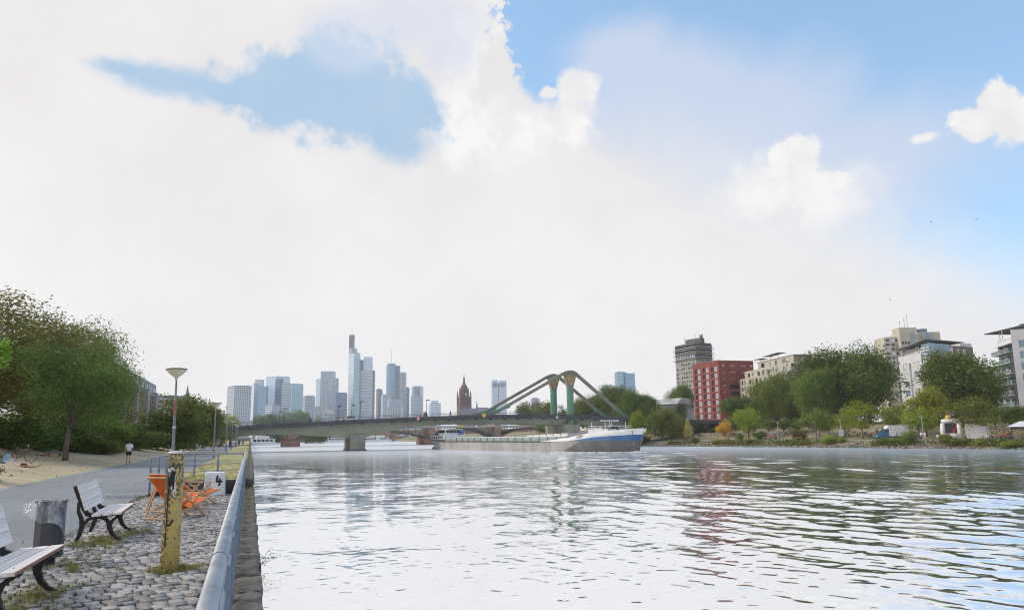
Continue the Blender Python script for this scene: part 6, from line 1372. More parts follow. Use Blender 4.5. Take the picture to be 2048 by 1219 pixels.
# ------------------------------------------------------------------ skyline
def tower(label, x0, xm, x1, top, D, m, name='office_tower', dl=30, dr=30, z0=4.4, parts=(), cat='tower', mr=None, back=True):
    """three visible corners: left x0, nearest xm, right x1 (photo columns); dl/dr how much deeper the outer corners lie"""
    A = xy(x0, D + dl) if xm > x0 else None; B = xy(xm, D); C_ = xy(x1, D + dr)
    if A is None: A = (B[0] - .01, B[1] + 30)
    Dk = (A[0] + C_[0] - B[0], A[1] + C_[1] - B[1]); zt = zpx(xm, top, D); t = thing(name, label, cat, (*B, z0))
    MB().prism([A, B, C_, Dk], z0, zt, uvs=True).build('facade', m, t); MB().prism(inset(A, B, C_, Dk, 3), zt, zt + 1.5).build('roof', mat('tower_roof', (.36, .37, .39), .7), t)
    for k, (a, b, tp, d, mm, nm) in enumerate(parts):
        P0, P1 = xy(a, D + d), xy(b, D + d); A_, B_, u, n, ln = frame_of(P0, P1); dep = max(12, ln * .7); zz = zpx((a + b) / 2, tp, D + d)
        MB().prism([P0, P1, (P1[0] - n.x * dep, P1[1] - n.y * dep), (P0[0] - n.x * dep, P0[1] - n.y * dep)], z0, zz, uvs=True).build(nm, mm, t)
    return t
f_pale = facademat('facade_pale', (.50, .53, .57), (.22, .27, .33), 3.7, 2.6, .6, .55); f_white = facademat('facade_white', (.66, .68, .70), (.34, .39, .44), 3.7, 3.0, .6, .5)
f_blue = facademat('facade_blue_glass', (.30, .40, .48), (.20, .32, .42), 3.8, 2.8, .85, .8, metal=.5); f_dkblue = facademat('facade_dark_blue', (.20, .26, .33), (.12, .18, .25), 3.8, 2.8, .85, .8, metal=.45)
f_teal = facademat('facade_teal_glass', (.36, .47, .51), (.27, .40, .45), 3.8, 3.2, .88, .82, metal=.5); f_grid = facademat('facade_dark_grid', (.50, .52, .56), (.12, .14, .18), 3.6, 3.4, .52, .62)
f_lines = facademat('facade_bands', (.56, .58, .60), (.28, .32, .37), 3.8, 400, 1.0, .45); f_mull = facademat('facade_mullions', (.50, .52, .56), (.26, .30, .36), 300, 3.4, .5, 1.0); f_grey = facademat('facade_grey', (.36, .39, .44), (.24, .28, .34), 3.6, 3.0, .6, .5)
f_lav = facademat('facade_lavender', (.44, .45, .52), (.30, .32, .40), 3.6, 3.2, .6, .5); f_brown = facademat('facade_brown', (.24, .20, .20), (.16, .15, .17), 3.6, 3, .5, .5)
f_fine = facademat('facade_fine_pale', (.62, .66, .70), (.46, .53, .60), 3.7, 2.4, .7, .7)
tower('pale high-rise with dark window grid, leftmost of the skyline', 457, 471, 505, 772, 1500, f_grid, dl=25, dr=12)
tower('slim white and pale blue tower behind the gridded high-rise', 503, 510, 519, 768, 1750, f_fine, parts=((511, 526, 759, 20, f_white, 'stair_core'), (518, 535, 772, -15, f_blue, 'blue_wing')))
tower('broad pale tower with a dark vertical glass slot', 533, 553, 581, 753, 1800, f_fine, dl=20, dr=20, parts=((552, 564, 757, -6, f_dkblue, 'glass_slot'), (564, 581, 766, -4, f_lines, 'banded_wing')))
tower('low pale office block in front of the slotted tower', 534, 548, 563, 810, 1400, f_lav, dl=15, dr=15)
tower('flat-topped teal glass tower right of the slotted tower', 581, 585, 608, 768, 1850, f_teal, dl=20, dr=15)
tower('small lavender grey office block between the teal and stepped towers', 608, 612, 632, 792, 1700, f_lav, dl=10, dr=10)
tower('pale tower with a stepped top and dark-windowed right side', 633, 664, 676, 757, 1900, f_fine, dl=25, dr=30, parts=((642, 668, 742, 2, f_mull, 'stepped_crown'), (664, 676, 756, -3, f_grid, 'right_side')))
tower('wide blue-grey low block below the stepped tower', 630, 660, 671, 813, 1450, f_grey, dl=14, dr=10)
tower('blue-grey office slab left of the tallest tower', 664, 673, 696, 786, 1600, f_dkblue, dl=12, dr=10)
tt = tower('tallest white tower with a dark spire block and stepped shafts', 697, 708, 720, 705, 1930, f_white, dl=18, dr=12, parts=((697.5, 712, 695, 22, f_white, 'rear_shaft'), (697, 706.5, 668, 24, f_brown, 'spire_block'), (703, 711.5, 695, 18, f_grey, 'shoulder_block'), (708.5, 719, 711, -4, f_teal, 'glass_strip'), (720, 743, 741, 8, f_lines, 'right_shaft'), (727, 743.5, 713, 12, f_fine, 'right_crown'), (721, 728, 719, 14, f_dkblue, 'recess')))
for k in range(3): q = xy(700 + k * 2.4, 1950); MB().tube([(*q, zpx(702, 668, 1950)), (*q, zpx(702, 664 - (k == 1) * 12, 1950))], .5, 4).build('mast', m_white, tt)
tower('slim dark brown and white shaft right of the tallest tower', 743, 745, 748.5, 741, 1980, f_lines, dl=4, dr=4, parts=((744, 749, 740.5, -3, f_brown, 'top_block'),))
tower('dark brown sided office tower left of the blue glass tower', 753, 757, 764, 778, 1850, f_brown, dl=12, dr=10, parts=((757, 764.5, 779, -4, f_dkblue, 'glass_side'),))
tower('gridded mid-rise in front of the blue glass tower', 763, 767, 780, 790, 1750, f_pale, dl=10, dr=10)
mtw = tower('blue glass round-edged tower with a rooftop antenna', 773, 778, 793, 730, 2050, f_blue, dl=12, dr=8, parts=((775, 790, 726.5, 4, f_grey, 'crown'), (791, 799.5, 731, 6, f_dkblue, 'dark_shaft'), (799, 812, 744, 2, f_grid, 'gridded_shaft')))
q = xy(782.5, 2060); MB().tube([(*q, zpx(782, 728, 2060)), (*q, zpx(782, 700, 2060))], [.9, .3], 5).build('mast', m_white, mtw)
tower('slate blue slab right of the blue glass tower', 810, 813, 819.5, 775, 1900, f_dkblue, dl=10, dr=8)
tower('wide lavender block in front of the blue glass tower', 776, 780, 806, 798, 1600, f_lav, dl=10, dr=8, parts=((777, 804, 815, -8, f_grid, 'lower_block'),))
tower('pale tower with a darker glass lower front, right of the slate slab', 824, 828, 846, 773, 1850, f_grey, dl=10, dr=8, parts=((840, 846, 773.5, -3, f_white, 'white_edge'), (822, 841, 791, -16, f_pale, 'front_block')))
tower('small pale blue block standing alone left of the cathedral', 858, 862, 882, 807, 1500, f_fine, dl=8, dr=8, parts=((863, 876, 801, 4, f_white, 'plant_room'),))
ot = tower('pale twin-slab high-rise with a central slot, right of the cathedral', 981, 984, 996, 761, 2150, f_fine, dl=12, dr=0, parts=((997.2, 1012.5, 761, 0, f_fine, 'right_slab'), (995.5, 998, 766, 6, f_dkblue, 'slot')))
for k in range(10):
    px = 984.5 + k * 2.8
    if abs(px - 996.5) > 1.2: bx(px, px + 1.2, 2146, 1, zpx(997, 773, 2146), zpx(997, 765, 2146), mat('loggia_slit', (.10, .13, .18), .5), 'slit', ot)
tower('tall pale blue glass high-rise above the trees right of the pylons', 1229, 1233, 1254, 744.5, 1250, f_teal, dl=8, dr=8, parts=((1250, 1269, 746, 3, f_blue, 'right_wing'), (1229, 1233.5, 744, -1, f_white, 'white_edge')))
tower('lower pale high-rise left of the blue glass one behind the trees', 1197, 1202, 1228, 771, 1500, f_white, dl=8, dr=8)
tower('small lavender block above the trees left of the pylons', 1060, 1063, 1078, 797, 1400, f_lav, dl=8, dr=8)

# cathedral
m_dom = mat('cathedral_sandstone', (.23, .15, .138), .9, (.165, .105, .10), scale=.12, bump=.2); m_slate = mat('slate_roof', (.21, .24, .31), .7, (.17, .20, .26), scale=.1)
DD = 1220; dm = thing('cathedral', 'red sandstone cathedral with a tall domed gothic tower and slate roofs', 'cathedral', (*xy(928, DD), 5)); dz = lambda py: zpx(928, py, DD); c = xy(928, DD)
oc = lambda r: [(c[0] + r * math.cos(a), c[1] + r * math.sin(a)) for a in (R_(22.5 + 45 * i) for i in range(8))]
MB().box(c[0] - 9, c[0] + 9, c[1] - 9, c[1] + 9, 4, dz(812)).build('tower_base', m_dom, dm); MB().box(c[0] - 7.4, c[0] + 7.4, c[1] - 7.4, c[1] + 7.4, dz(812), dz(794)).build('tower_shaft', m_dom, dm)
MB().lathe([(6.6, dz(794)), (6.2, dz(777)), (6.0, dz(776)), (4.6, dz(771)), (2.4, dz(767.5)), (1.7, dz(764)), (1.4, dz(757)), (.6, dz(753)), (.12, dz(748))], 8, (*c, 0)).build('octagon_and_dome', m_dom, dm)
for i in range(8):
    a = R_(22.5 + 45 * i); r = 7.0; q = (c[0] + r * math.cos(a), c[1] + r * math.sin(a)); MB().lathe([(.9, dz(794)), (.8, dz(781)), (.05, dz(774))], 5, (*q, 0)).build('pinnacle', m_dom, dm)
for sx in (-1, 1):
    for sy in (-1, 1): MB().lathe([(1.6, 4), (1.5, dz(796)), (1.1, dz(787)), (.05, dz(780))], 6, (c[0] + sx * 8.3, c[1] + sy * 8.3, 0)).build('buttress', m_dom, dm)
for px in (923, 928, 933): bx(px - 1.2, px + 1.2, DD - 9.4, .8, dz(811), dz(797), mat('gothic_window', (.07, .06, .07), .5), 'window', dm)
q = xy(931.5, DD - 8.2); mb = MB(); mb.poly([(q[0] + 1.7 * math.cos(a), q[1] - .4, dz(789) + 1.7 * math.sin(a)) for a in (i * math.pi / 8 for i in range(16))]); mb.build('clock_face', m_white, dm)
def gable(px0, px1, D, dep, zw, zr_, nm):
    P0, P1 = xy(px0, D), xy(px1, D); A_, B_, u, n, ln = frame_of(P0, P1); Pk = lambda p, d: (p[0] - n.x * d, p[1] - n.y * d)
    MB().prism([P0, P1, Pk(P1, dep), Pk(P0, dep)], 4, zw).build(nm + '_wall', m_dom, dm)
    MB().hexa([(*Pk(P0, -.5), zw), (*Pk(P1, -.5), zw), (*Pk(P1, dep + .5), zw), (*Pk(P0, dep + .5), zw), (*Pk(P0, dep / 2 - .2), zr_), (*Pk(P1, dep / 2 - .2), zr_), (*Pk(P1, dep / 2 + .2), zr_), (*Pk(P0, dep / 2 + .2), zr_)]).build(nm + '_roof', m_slate, dm)
gable(921, 958, DD - 16, 14, dz(829), dz(817), 'nave'); gable(955, 975, DD - 22, 12, dz(829), dz(816), 'transept'); gable(974, 988, DD - 18, 12, dz(830), dz(817), 'choir')
q = xy(953.5, DD - 9); MB().lathe([(1.6, dz(818)), (1.2, dz(812)), (.1, dz(801))], 6, (*q, 0)).build('ridge_turret', m_slate, dm)

# ------------------------------------------------------------------ trees beyond the bridges
def far_tree(label, px, base_py, top, hwpx, D, var, leaf, z0=None, clear=.05, group='trees beyond the bridges', stretch=1.0):
    P = at(px, base_py, D); b = Vector((P.x, P.y, max(.3, P.z) if z0 is None else z0)); return tree(label, b, zpx(px, top, D), hwpx * D / FPX, var=var, leaf=leaf, group=group, clear=clear, stretch=stretch)
for a in (('leftmost far tree showing above the bridge deck', 522, 870, 833, 20, 900, 'R2', 'haze'), ('far tree above the bridge deck left of the lamp pair', 548, 870, 829, 22, 900, 'R3', 'haze'), ('highest far tree above the bridge deck', 590, 870, 824, 26, 880, 'R1', 'haze'), ('far tree above the bridge deck right of the highest', 615, 870, 829, 20, 900, 'R2', 'haze'), ('pale little far tree right end of the deck-top row', 637, 868, 833, 10, 880, 'S1', 'mid'),
          ('dark island tree left of the red sandstone pier', 556, 886, 862, 16, 500, 'R1', 'dark'), ('dark island tree just right of the red sandstone pier', 612, 886, 858, 18, 500, 'R2', 'dark'), ('island tree between the red pier and the big pier', 640, 885, 864, 16, 510, 'R3', 'dark'), ('low island tree left of the moored boat', 578, 886, 866, 12, 495, 'S2', 'mid'),
          ('tree left of the two pylons', 1042, 850, 813, 18, 430, 'R2', 'olive'), ('rounded tree close left of the far pylon', 1066, 850, 805, 22, 430, 'R1', 'mid'), ('tree between the stays and the far pylon', 1092, 850, 806, 20, 420, 'R3', 'mid'), ('low tree between the two pylons', 1123, 850, 812, 14, 420, 'S1', 'dark'),
          ('tree just right of the near pylon', 1166, 855, 800, 26, 340, 'P2', 'mid'), ('dark tree behind the right stays', 1196, 855, 792, 28, 345, 'P1', 'dark'), ('highest tree behind the right stays', 1236, 856, 775, 34, 335, 'P3', 'dark'), ('dark tree right of the stays', 1268, 856, 786, 30, 320, 'P2', 'dark'), ('dark tree left of the grey hall', 1294, 856, 793, 22, 315, 'P1', 'dark'), ('low olive tree seen under the bridge deck', 1082, 866, 848, 12, 300, 'S2', 'olive'), ('small bright tree seen under the bridge deck near the pylon pier', 1100, 866, 849, 7, 290, 'S1', 'bright')):
    far_tree(*a)

# ------------------------------------------------------------------ right bank planting
RG = 'trees on the right bank'
def rt(label, px, top, hwpx, s, var, leaf, clear=.2, **k):
    b = right_at(px, s); return tree(label, b, ztop(px, top, b), hwpx * depth(b) / FPX, var=var, leaf=leaf, clear=clear, group=RG, **k)
rt('left one of the two huge plane trees before the white house', 1668, 705, 56, 60, 'P1', 'dark', .12); rt('right one of the two huge plane trees, touching the white house', 1742, 703, 52, 62, 'P2', 'dark', .12)
rt('left skirt tree of the huge plane pair', 1640, 742, 34, 50, 'P3', 'mid', .08); rt('huge dark round tree between the white house and the balcony house', 1922, 709, 66, 55, 'P3', 'dark', .1); rt('dark tree left of the balcony house foot', 1975, 745, 30, 60, 'P1', 'dark', .1)
rt('large light green tree before the beige block', 1558, 752, 46, 62, 'P2', 'mid', .1); rt('dark flank tree right of the light green one', 1590, 785, 28, 58, 'P1', 'dark', .06); rt('dark rounded tree before the beige block left corner', 1483, 796, 34, 66, 'P3', 'dark', .08); rt('dark tree between the red block and the beige block foot', 1520, 805, 24, 60, 'P1', 'dark', .08)
rt('tall dark tree left of the red block', 1366, 773, 26, 110, 'P3', 'dark', .08); rt('dark tree at the left foot of the red block', 1350, 800, 20, 100, 'P1', 'dark', .08)
rt('yellowing tree left of the bright yellow-green one', 1690, 818, 22, 20, 'V1', 'yellow', .28, bark=m_palebark); rt('bright yellow-green tree left of the blue van', 1724, 803, 36, 17, 'V2', 'bright', .30, bark=m_palebark); rt('yellow-green tree directly above the blue van', 1785, 812, 32, 20, 'V3', 'bright', .32, bark=m_palebark)
rt('tall yellow-green tree right of the blue van', 1852, 780, 38, 20, 'R2', 'yellow', .22); rt('low yellow-green tree in front of the tall yellow-green one', 1838, 815, 28, 14, 'V1', 'bright', .3); rt('broad green tree behind the white boards', 1948, 796, 45, 13, 'V2', 'mid', .32); rt('dark clipped tree at the right picture edge', 2026, 813, 32, 30, 'R3', 'olive', .2); rt('dark clipped tree left of the scaffold', 1992, 822, 18, 34, 'R1', 'olive', .2)
rt('bright green rounded tree on the lawn right of the red block', 1497, 819, 23, 14, 'R1', 'bright', .25); rt('green tree at the bow of the barge, left', 1284, 826, 20, 1.6, 'R2', 'bright', .15); rt('large yellow-green tree right of the barge bow', 1325, 819, 27, 7, 'R3', 'mid', .1); rt('green tree next to the large yellow-green one by the barge bow', 1352, 832, 16, 9, 'R1', 'mid', .15)
rt('small pale yellow layered tree on the lawn', 1376, 838, 9, 16, 'C1', 'paleyellow', .12); rt('small orange autumn tree on the lawn', 1449, 841, 13, 20, 'S2', 'orange', .08)
for i, (lab, px, top, hw, s) in enumerate((('small green tree right of the pale yellow one', 1398, 846, 11, 26), ('small dark green tree before the red block centre', 1420, 845, 12, 30), ('small dark tree before the red block right part', 1438, 843, 13, 32), ('green tree right of the orange one', 1468, 835, 15, 34), ('first tree of the clipped row right of the bright lawn tree', 1538, 838, 17, 26), ('second tree of the clipped row', 1568, 838, 16, 28), ('third tree of the clipped row', 1596, 838, 15, 28), ('flat spreading tree right of the clipped row', 1632, 820, 26, 16), ('dark low tree left of the yellowing one', 1656, 832, 18, 24))):
    rt(lab, px, top, hw, s, 'S%d' % (i % 3 + 1), ('mid', 'dark', 'olive', 'mid')[i % 4], .25, bark=m_palebark)
SG = 'shrubs on the right embankment'
for i, (lab, px, w_, h, s, lf) in enumerate((('bright shrub on the embankment left of the lamp post', 1655, 18, 1.5, 2.6, 'bright'), ('small bright shrub beside the lamp post on the embankment', 1683, 8, 1.2, 2.8, 'bright'), ('green shrub on the embankment under the van front', 1768, 13, 1.3, 2.0, 'mid'), ('green shrub on the embankment under the van middle', 1785, 11, 1.2, 2.0, 'mid'), ('largest green shrub on the embankment right of the van', 1813, 17, 2.3, 2.4, 'mid'), ('shrub on the embankment under the white inflatable', 1892, 14, 1.7, 2.6, 'mid'), ('low shrub on the embankment under the tables', 1918, 16, 1.1, 2.0, 'mid'), ('small bright shrub on the embankment below the white boards', 1955, 8, .9, 1.6, 'bright'), ('pale weedy shrub low on the embankment near the right edge', 2020, 18, .8, 1.2, 'bright'), ('dark shrub on the embankment under the seated group', 1390, 8, 1.3, 2.6, 'dark'), ('small shrub on the embankment near the barge bow', 1293, 7, 1.4, 2.8, 'dark'), ('pale shrub on the embankment below the orange tree', 1430, 9, 1.0, 2.0, 'bright'), ('low shrub on the embankment left of the small bright one', 1345, 12, .9, 1.6, 'mid'), ('shrub on the embankment below the bright lawn tree', 1502, 10, .9, 2.2, 'mid'), ('dark lawn shrub beneath the bright lawn tree', 1520, 12, 2.0, 13, 'dark'), ('broad olive lawn shrub below the clipped row', 1598, 17, 2.3, 14, 'olive'), ('lawn shrub left of the bright lawn tree foot', 1478, 8, 1.6, 12, 'mid'), ('low hedge before the red block left half', 1400, 22, 1.6, 28, 'olive'), ('low hedge before the red block right half', 1440, 20, 1.5, 30, 'mid'))):
    b = right_at(px, s); tree(lab, b, b.z + h, w_ * depth(b) / FPX, var='B%d' % (i % 4 + 1), leaf=lf, name='shrub', group=SG, clear=0)
# riprap and weeds of the embankment
g = np.random.default_rng(77); V = []; F = []; base_s = []
for k in range(6):
    bm = bmesh.new(); bmesh.ops.create_icosphere(bm, subdivisions=1, radius=.5)
    for v in bm.verts: v.co = Vector((v.co.x * g.uniform(.7, 1.3), v.co.y * g.uniform(.7, 1.2), v.co.z * g.uniform(.5, .9)))
    bm.verts.ensure_lookup_table(); base_s.append((np.array([v.co[:] for v in bm.verts]), np.array([[v.index for v in f.verts] for f in bm.faces]))); bm.free()
off = 0
for i in range(5200):
    Y = 60 + 190 * g.uniform() ** 1.2; s = g.uniform(-.3, 3.2); X = float(XW(Y)) + s; z = float(gz_right(s)); sz = (.75 if s < .7 else .42) * g.uniform(.5, 1.3); v, f = base_s[i % 6]; a = g.uniform(0, 6.28); v = v * sz
    V.append(np.stack([v[:, 0] * math.cos(a) - v[:, 1] * math.sin(a) + X, v[:, 0] * math.sin(a) + v[:, 1] * math.cos(a) + Y, v[:, 2] + z], 1)); F.append(f + off); off += len(v)
o = obj('riprap', np_mesh('riprap', np.concatenate(V), np.concatenate(F), mat('riprap_stone', (.20, .18, .155), .9, (.10, .09, .08), scale=.6, var=.4, island=True))); kind(o, 'stuff'); tag(o, 'rough stone riprap along the right bank waterline', 'stones')
n = 15000; Yw = 62 + 180 * g.uniform(size=n) ** 1.2; sw = g.uniform(.8, 3.4, n); cl_ = np.sin(Yw * .31) + np.sin(Yw * .113 + 2) + g.normal(0, .5, n); kp = cl_ > .1; Yw, sw = Yw[kp], sw[kp]
o = obj('bank_weeds', leaf_mesh('bank_weeds', np.stack([XW(Yw) + sw, Yw, gz_right(sw) + g.uniform(.1, .6, len(sw))], 1), .5, LM['olive'], g, -.2)); kind(o, 'stuff'); tag(o, 'green weeds covering the right embankment', 'weeds')
n = 9000; Yw = 70 + 230 * g.uniform(size=n); sw = g.uniform(17, 40, n); kp = (np.sin(Yw * .21 + sw * .1) + g.normal(0, .6, n)) > .35; Yw, sw = Yw[kp], sw[kp]
o = obj('slope_undergrowth', leaf_mesh('slope_undergrowth', np.stack([XW(Yw) + sw, Yw, gz_right(sw) + g.uniform(.1, .9, len(sw))], 1), .6, LM['brown'], g, -.2)); kind(o, 'stuff'); tag(o, 'brownish undergrowth on the slope behind the right lawn', 'undergrowth')
wl = thing('garden_wall', 'low pale stone wall at the back of the right lawn', 'wall', tuple(right_at(1500, 22)))
for px in range(1385, 1640, 5):
    a, b = right_at(px, 23), right_at(px + 4.7, 23); MB().beam((a.x, a.y, a.z + .35), (b.x, b.y, b.z + .35), .45, 1.3).build('wall_stone', mat('pale_wall_stone', (.30, .27, .25), .9, (.21, .19, .18), scale=.8, var=.15), wl)

# ------------------------------------------------------------------ life on the right bank
P = right_at(1783, 11); van = thing('box_van', 'box van with a blue cab and white cargo box parked under the trees', 'van'); m_vb = mat('van_blue', (.02, .15, .33), .35, (.018, .13, .29), spec=.6); m_vw = mat('van_box_white', (.75, .76, .80), .5)
MB().strip([(.8, .95), (1.9, .95), (2.6, .85), (3.2, .72)], [1.0, 1.0, .85, .55], -.98, .98).build('cab', m_vb, van, bevel=.1); cbn = MB().hexa([(-.95, .75, 1.3), (.95, .75, 1.3), (.95, 2.35, 1.3), (-.95, 2.35, 1.3), (-.8, .75, 2.25), (.8, .75, 2.25), (.8, 1.55, 2.25), (-.8, 1.55, 2.25)]).build('cab_roof', m_vb, van, bevel=.06)
MB().quad((-.80, 2.30, 1.38), (.80, 2.30, 1.38), (.70, 1.62, 2.18), (-.70, 1.62, 2.18)).build('windscreen', g_dark, cbn).location = (0, .04, .03)
for s in (-1, 1): MB().quad((s * .955, 1.0, 1.42), (s * .955, 1.95, 1.42), (s * .84, 1.5, 2.1), (s * .84, 1.0, 2.1)).build('side_window', g_dark, cbn).location = (s * .01, 0, 0); MB().box(s * .7 - .16, s * .7 + .16, 3.18, 3.24, .72, .88).build('headlight', m_sw, van)
MB().box(-1.12, 1.12, -3.2, .7, .75, 3.05).build('cargo_box', m_vw, van, bevel=.04); MB().hexa([(-1.1, .7, 2.3), (1.1, .7, 2.3), (1.1, 1.3, 2.3), (-1.1, 1.3, 2.3), (-1.1, .7, 3.05), (1.1, .7, 3.05), (1.05, .9, 3.05), (-1.05, .9, 3.05)]).build('spoiler', m_vw, van, bevel=.05); MB().box(-.9, .9, -3.1, .8, .5, .75).build('chassis', m_bdark, van)
for y in (-2.2, 2.1):
    for s in (-.85, .85): MB().tube([(s - .12, y, .36), (s + .12, y, .36)], .36, 14).build('wheel', m_tyre, van)
van.location = P; van.rotation_euler = (0, 0, R_(62))
m_infl = mat('inflatable_white', (.78, .78, .80), .5)
P = right_at(1903, 12); zi = P.z; inf = thing('inflatable_arch', 'white inflatable frame with red and yellow print and an open middle', 'inflatable'); 
for s in (-1.5, 1.5): MB().tube([(s, 0, 0), (s, 0, 1.6), (s * .95, 0, 3.2)], [.42, .45, .42], 12).build('column', m_infl, inf, smooth=True)
MB().tube([(-1.6, 0, 3.5), (0, 0, 3.75), (1.6, 0, 3.5)], .45, 12).build('top_beam', m_infl, inf, smooth=True); MB().tube([(-1.6, -.1, .6), (1.6, -.1, .6)], .62, 12).build('front_sill', m_infl, inf, smooth=True); MB().box(-1.2, 1.2, .5, .7, .2, 3.2).build('back_panel', m_dkpanel, inf)
MB().tube([(.3, .3, 1.2), (1.0, .3, 2.6)], [.3, .15], 8).build('red_cushion', m_sr, inf); MB().lathe([(.05, 3.9), (.5, 4.1), (.55, 4.6), (.2, 4.8)], 10, (-.3, 0, 0)).build('yellow_top', m_sy, inf)
inf.location = P; inf.rotation_euler = (0, 0, R_(-43))
for lab, px, w_, h in (('left white board standing behind the broad green tree trunk', 1943, 1.0, 3.0), ('right white board standing right of the broad green tree trunk', 1959, 1.6, 2.9)):
    P = right_at(px, 13); t = thing('white_board', lab, 'board', group='white boards on the right bank'); MB().box(-w_, w_, -.06, .06, .1, h).build('panel', m_vw, t); MB().box(-w_, -w_ + .08, .06, .6, 0, 1.5).build('stay', m_galv, t); MB().box(w_ - .08, w_, .06, .6, 0, 1.5).build('stay', m_galv, t); t.location = P; t.rotation_euler = (0, 0, R_(-43))
P = right_at(1988, 15); scf = thing('scaffold_tower', 'light metal scaffold tower right of the white boards', 'scaffold')
for x in (-1.2, 1.2):
    for y in (-.7, .7): MB().tube([(x, y, 0), (x, y, 4.4)], .05, 6).build('standard', m_galv, scf)
for z in (.9, 2.2, 3.5): 
    for y in (-.7, .7): MB().tube([(-1.2, y, z), (1.2, y, z)], .04, 6).build('ledger', m_galv, scf)
MB().box(-1.2, 1.2, -.7, .7, 2.2, 2.26).build('platform', m_beech, scf); MB().tube([(-1.2, -.7, .1), (1.2, -.7, 2.2)], .035, 6).build('brace', m_galv, scf); scf.location = P; scf.rotation_euler = (0, 0, R_(-43))
def table_set(label, px, s, rz):
    P = right_at(px, s); t = thing('beer_table', label, 'table', group='orange trestle tables on the right bank'); m = mat('orange_table', (.50, .22, .10), .6)
    MB().box(-1.1, 1.1, -.3, .3, .74, .78).build('table_top', m, t)
    for x in (-.8, .8): MB().box(x - .04, x + .04, -.25, .25, 0, .74).build('leg', m_bdark, t)
    t.location = P; t.rotation_euler = (0, 0, rz); return t
for lab, px, s in (('trestle table in front of the white inflatable', 1893, 8.5), ('trestle table right of the inflatable', 1922, 8.0), ('trestle table under the broad green tree', 1975, 9.0), ('trestle table left of the dark standing man', 1993, 9.5), ('rightmost trestle table, at the picture edge', 2034, 8.2)): table_set(lab, px, s, R_(-40))
PR = 'people on the right bank'
for i, (lab, px, s, c, b, ps, rz) in enumerate((('person in white standing among the bicycles', 1849, 9.5, (.8, .8, .8), (.75, .75, .75), 'stand', 140), ('person in a white shirt left of the white-clad one', 1842, 9.8, (.75, .75, .78), (.15, .18, .3), 'stand', 100), ('seated person in white beside the inflatable', 1875, 9.5, (.75, .76, .8), (.3, .35, .5), 'sit', 120), ('cyclist in blue pausing beside the van', 1794, 7.0, (.06, .12, .3), (.05, .05, .06), 'stand', 60), ('person sitting at the table under the broad tree', 1973, 7.8, (.6, .45, .42), (.3, .3, .32), 'sit', 100), ('man in dark clothes standing before the rightmost table', 2016, 5.6, (.04, .04, .045), (.05, .05, .05), 'stand', 80), ('second dark figure beside the man at the rightmost table', 2020.5, 5.6, (.10, .03, .03), (.06, .06, .07), 'stand', 110), ('person in red at the tables near the right edge', 2003, 10, (.45, .06, .05), (.06, .06, .08), 'sit', 100), ('another person in red at the tables near the right edge', 2010, 10.5, (.5, .1, .08), (.06, .06, .08), 'sit', 140), ('person with dark coat in the group below the pale yellow tree', 1384, 6.8, (.04, .04, .045), (.04, .04, .05), 'stand', 60), ('grey clad person in the group below the pale yellow tree', 1392, 6.8, (.32, .32, .34), (.2, .2, .22), 'walk', -60), ('person sitting alone on the lawn edge below the orange tree', 1457, 7.2, (.10, .09, .10), (.1, .1, .12), 'ground', 120), ('person in red on the bench below the clipped row', 1541, 6.9, (.4, .05, .05), (.06, .06, .08), 'sit', 120), ('dark figure walking right of the bench below the clipped row', 1551, 6.5, (.08, .08, .09), (.05, .05, .06), 'walk', -60), ('person in white standing by the barge bow', 1281.5, 6, (.8, .8, .8), (.7, .7, .72), 'stand', 90), ('walker in red beside the blue van front', 1749, 9.5, (.35, .06, .05), (.05, .05, .06), 'walk', 90))):
    P = right_at(px, s); person(lab, P, R_(rz), ps, c, b, group=PR, sub=0)
for lab, px, s in (('bicycle held by the blue cyclist at the van', 1795, 6.2), ('bicycle parked left of the white-clad person', 1831, 8.5), ('bicycle parked in front of the person in white', 1845, 8.6), ('bicycle lying near the group below the pale yellow tree', 1376, 6.3), ('bicycle parked right of the white-clad person', 1860, 8.8)):
    bicycle(lab, right_at(px, s), R_(50), (.05, .05, .06) if px != 1831 else (.5, .5, .52), group='bicycles on the right bank')
for lab, px, s in (('park bench on the right lawn below the flat spreading tree', 1597, 8.5), ('park bench below the clipped row on the right bank', 1530, 7.2)):
    P = right_at(px, s); t = thing('lawn_bench', lab, 'bench', group='benches on the right bank')
    for k in range(3): MB().box(-.9, .9, -.2 + k * .15, -.07 + k * .15, .43, .47).build('seat_slat', m_slatedge, t); 
    for k in range(2): MB().box(-.9, .9, -.26, -.22, .58 + k * .18, .70 + k * .18).build('back_slat', m_slatedge, t)
    for x in (-.7, .7): MB().box(x - .03, x + .03, -.26, .2, 0, .43).build('leg', m_iron, t)
    t.location = P; t.rotation_euler = (0, 0, R_(140))
for lab, px, top, s in (('lamp post on the right lawn left of the bright shrub pair', 1682, 840, 8), ('lamp post right of the blue van', 1846, 834, 9), ('thin lamp post on the right lawn below the clipped row', 1556, 845, 8), ('lamp post beyond the barge bow', 1316, 800, 34)):
    P = right_at(px, s); z = ztop(px, top, P); t = thing('bank_lamp', lab, 'street lamp', tuple(P), group='lamp posts on the right bank'); MB().lathe([(.09, 0), (.05, z - P.z)], 8, tuple(P)).build('pole', m_galv, t); MB().lathe([(.06, z - P.z), (.32, z - P.z + .12), (.30, z - P.z + .2), (.05, z - P.z + .25)], 10, tuple(P)).build('head', m_galv, t)
    if px == 1682: MB().box(P.x - .55, P.x + .55, P.y - .15, P.y - .1, P.z + .9, P.z + 2.4).build('notice_board', m_vw, t)
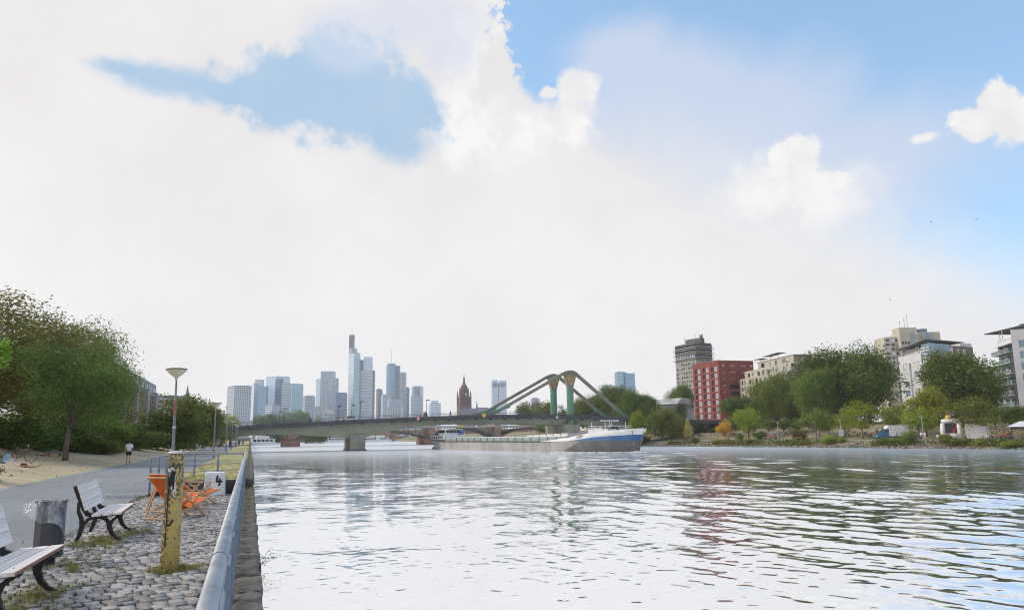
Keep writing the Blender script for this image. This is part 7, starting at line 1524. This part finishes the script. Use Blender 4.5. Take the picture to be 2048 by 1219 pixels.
P = right_at(2046, 12); tp = thing('white_tarp_tent', 'white tarpaulin stall roof at the right picture edge', 'tent', tuple(P)); MB().hexa([(-2.4, -1.6, 2.3), (2.4, -1.6, 2.3), (2.4, 1.6, 2.3), (-2.4, 1.6, 2.3), (-.3, -.2, 3.3), (.3, -.2, 3.3), (.3, .2, 3.3), (-.3, .2, 3.3)]).build('roof', m_vw, tp)
tp.location = (0, 0, 0)
for o in list(tp.children): o.matrix_parent_inverse = Matrix.Identity(4)
for x in (-2.3, 2.3):
    for y in (-1.5, 1.5): q = MB().tube([(x, y, 0), (x, y, 2.3)], .04, 6).build('pole', m_galv, None); q.parent = tp
tp.location = P; tp.rotation_euler = (0, 0, R_(-43))

# birds
def bird(label, px, py, D, rz, roll=.3):
    P = at(px, py, D); t = thing('bird', label, 'bird', group='birds in flight'); m = mat('bird_dark', (.10, .09, .09), .8)
    MB().tube([(0, -.22, 0), (0, -.08, .01), (0, .08, .01), (0, .2, 0)], [.015, .06, .06, .02], 8).build('body', m, t, smooth=True)
    for s in (-1, 1): MB().hexa([(0, -.06, 0), (s * .28, -.04, .12), (s * .28, .06, .12), (0, .07, 0), (0, -.06, .012), (s * .28, -.04, .132), (s * .28, .06, .132), (0, .07, .012)]).build('wing', m, t); MB().hexa([(s * .28, -.04, .12), (s * .6, -.06, .04), (s * .6, -.03, .04), (s * .28, .06, .12), (s * .28, -.04, .132), (s * .6, -.06, .05), (s * .6, -.03, .05), (s * .28, .06, .132)]).build('wing_tip', m, t)
    t.location = P; t.rotation_euler = (.2, roll, rz); t.scale = (.6, .6, .6)
bird('lone bird in the pale sky above the right bank buildings', 1780, 599.5, 120, 1.0); bird('bird high in the sky above the right bank', 1862, 444, 110, .5, -.3); bird('bird near the right picture edge in the blue sky', 1953, 439, 120, 2.0)
bird('bird flying left of the cathedral tower', 904, 805, 190, .3); bird('bird flying right of the cathedral tower', 973, 800, 190, 1.8, -.4)

# ------------------------------------------------------------------ haze over the city
hz = bpy.data.materials.new('haze_air'); hz.use_nodes = True; t = hz.node_tree
for n in list(t.nodes): t.nodes.remove(n)
pv = nd(t, 'ShaderNodeVolumePrincipled', inp={'Color': (.97, .985, 1.0, 1), 'Density': .00011, 'Anisotropy': .2}); o_ = nd(t, 'ShaderNodeOutputMaterial'); t.links.new(pv.outputs[0], o_.inputs['Volume'])
hb = MB().box(-1650, 2650, -120, 2480, -2.5, 310).build('haze', hz); kind(hb, 'stuff'); tag(hb, 'pale summer haze over the river and city', 'haze')
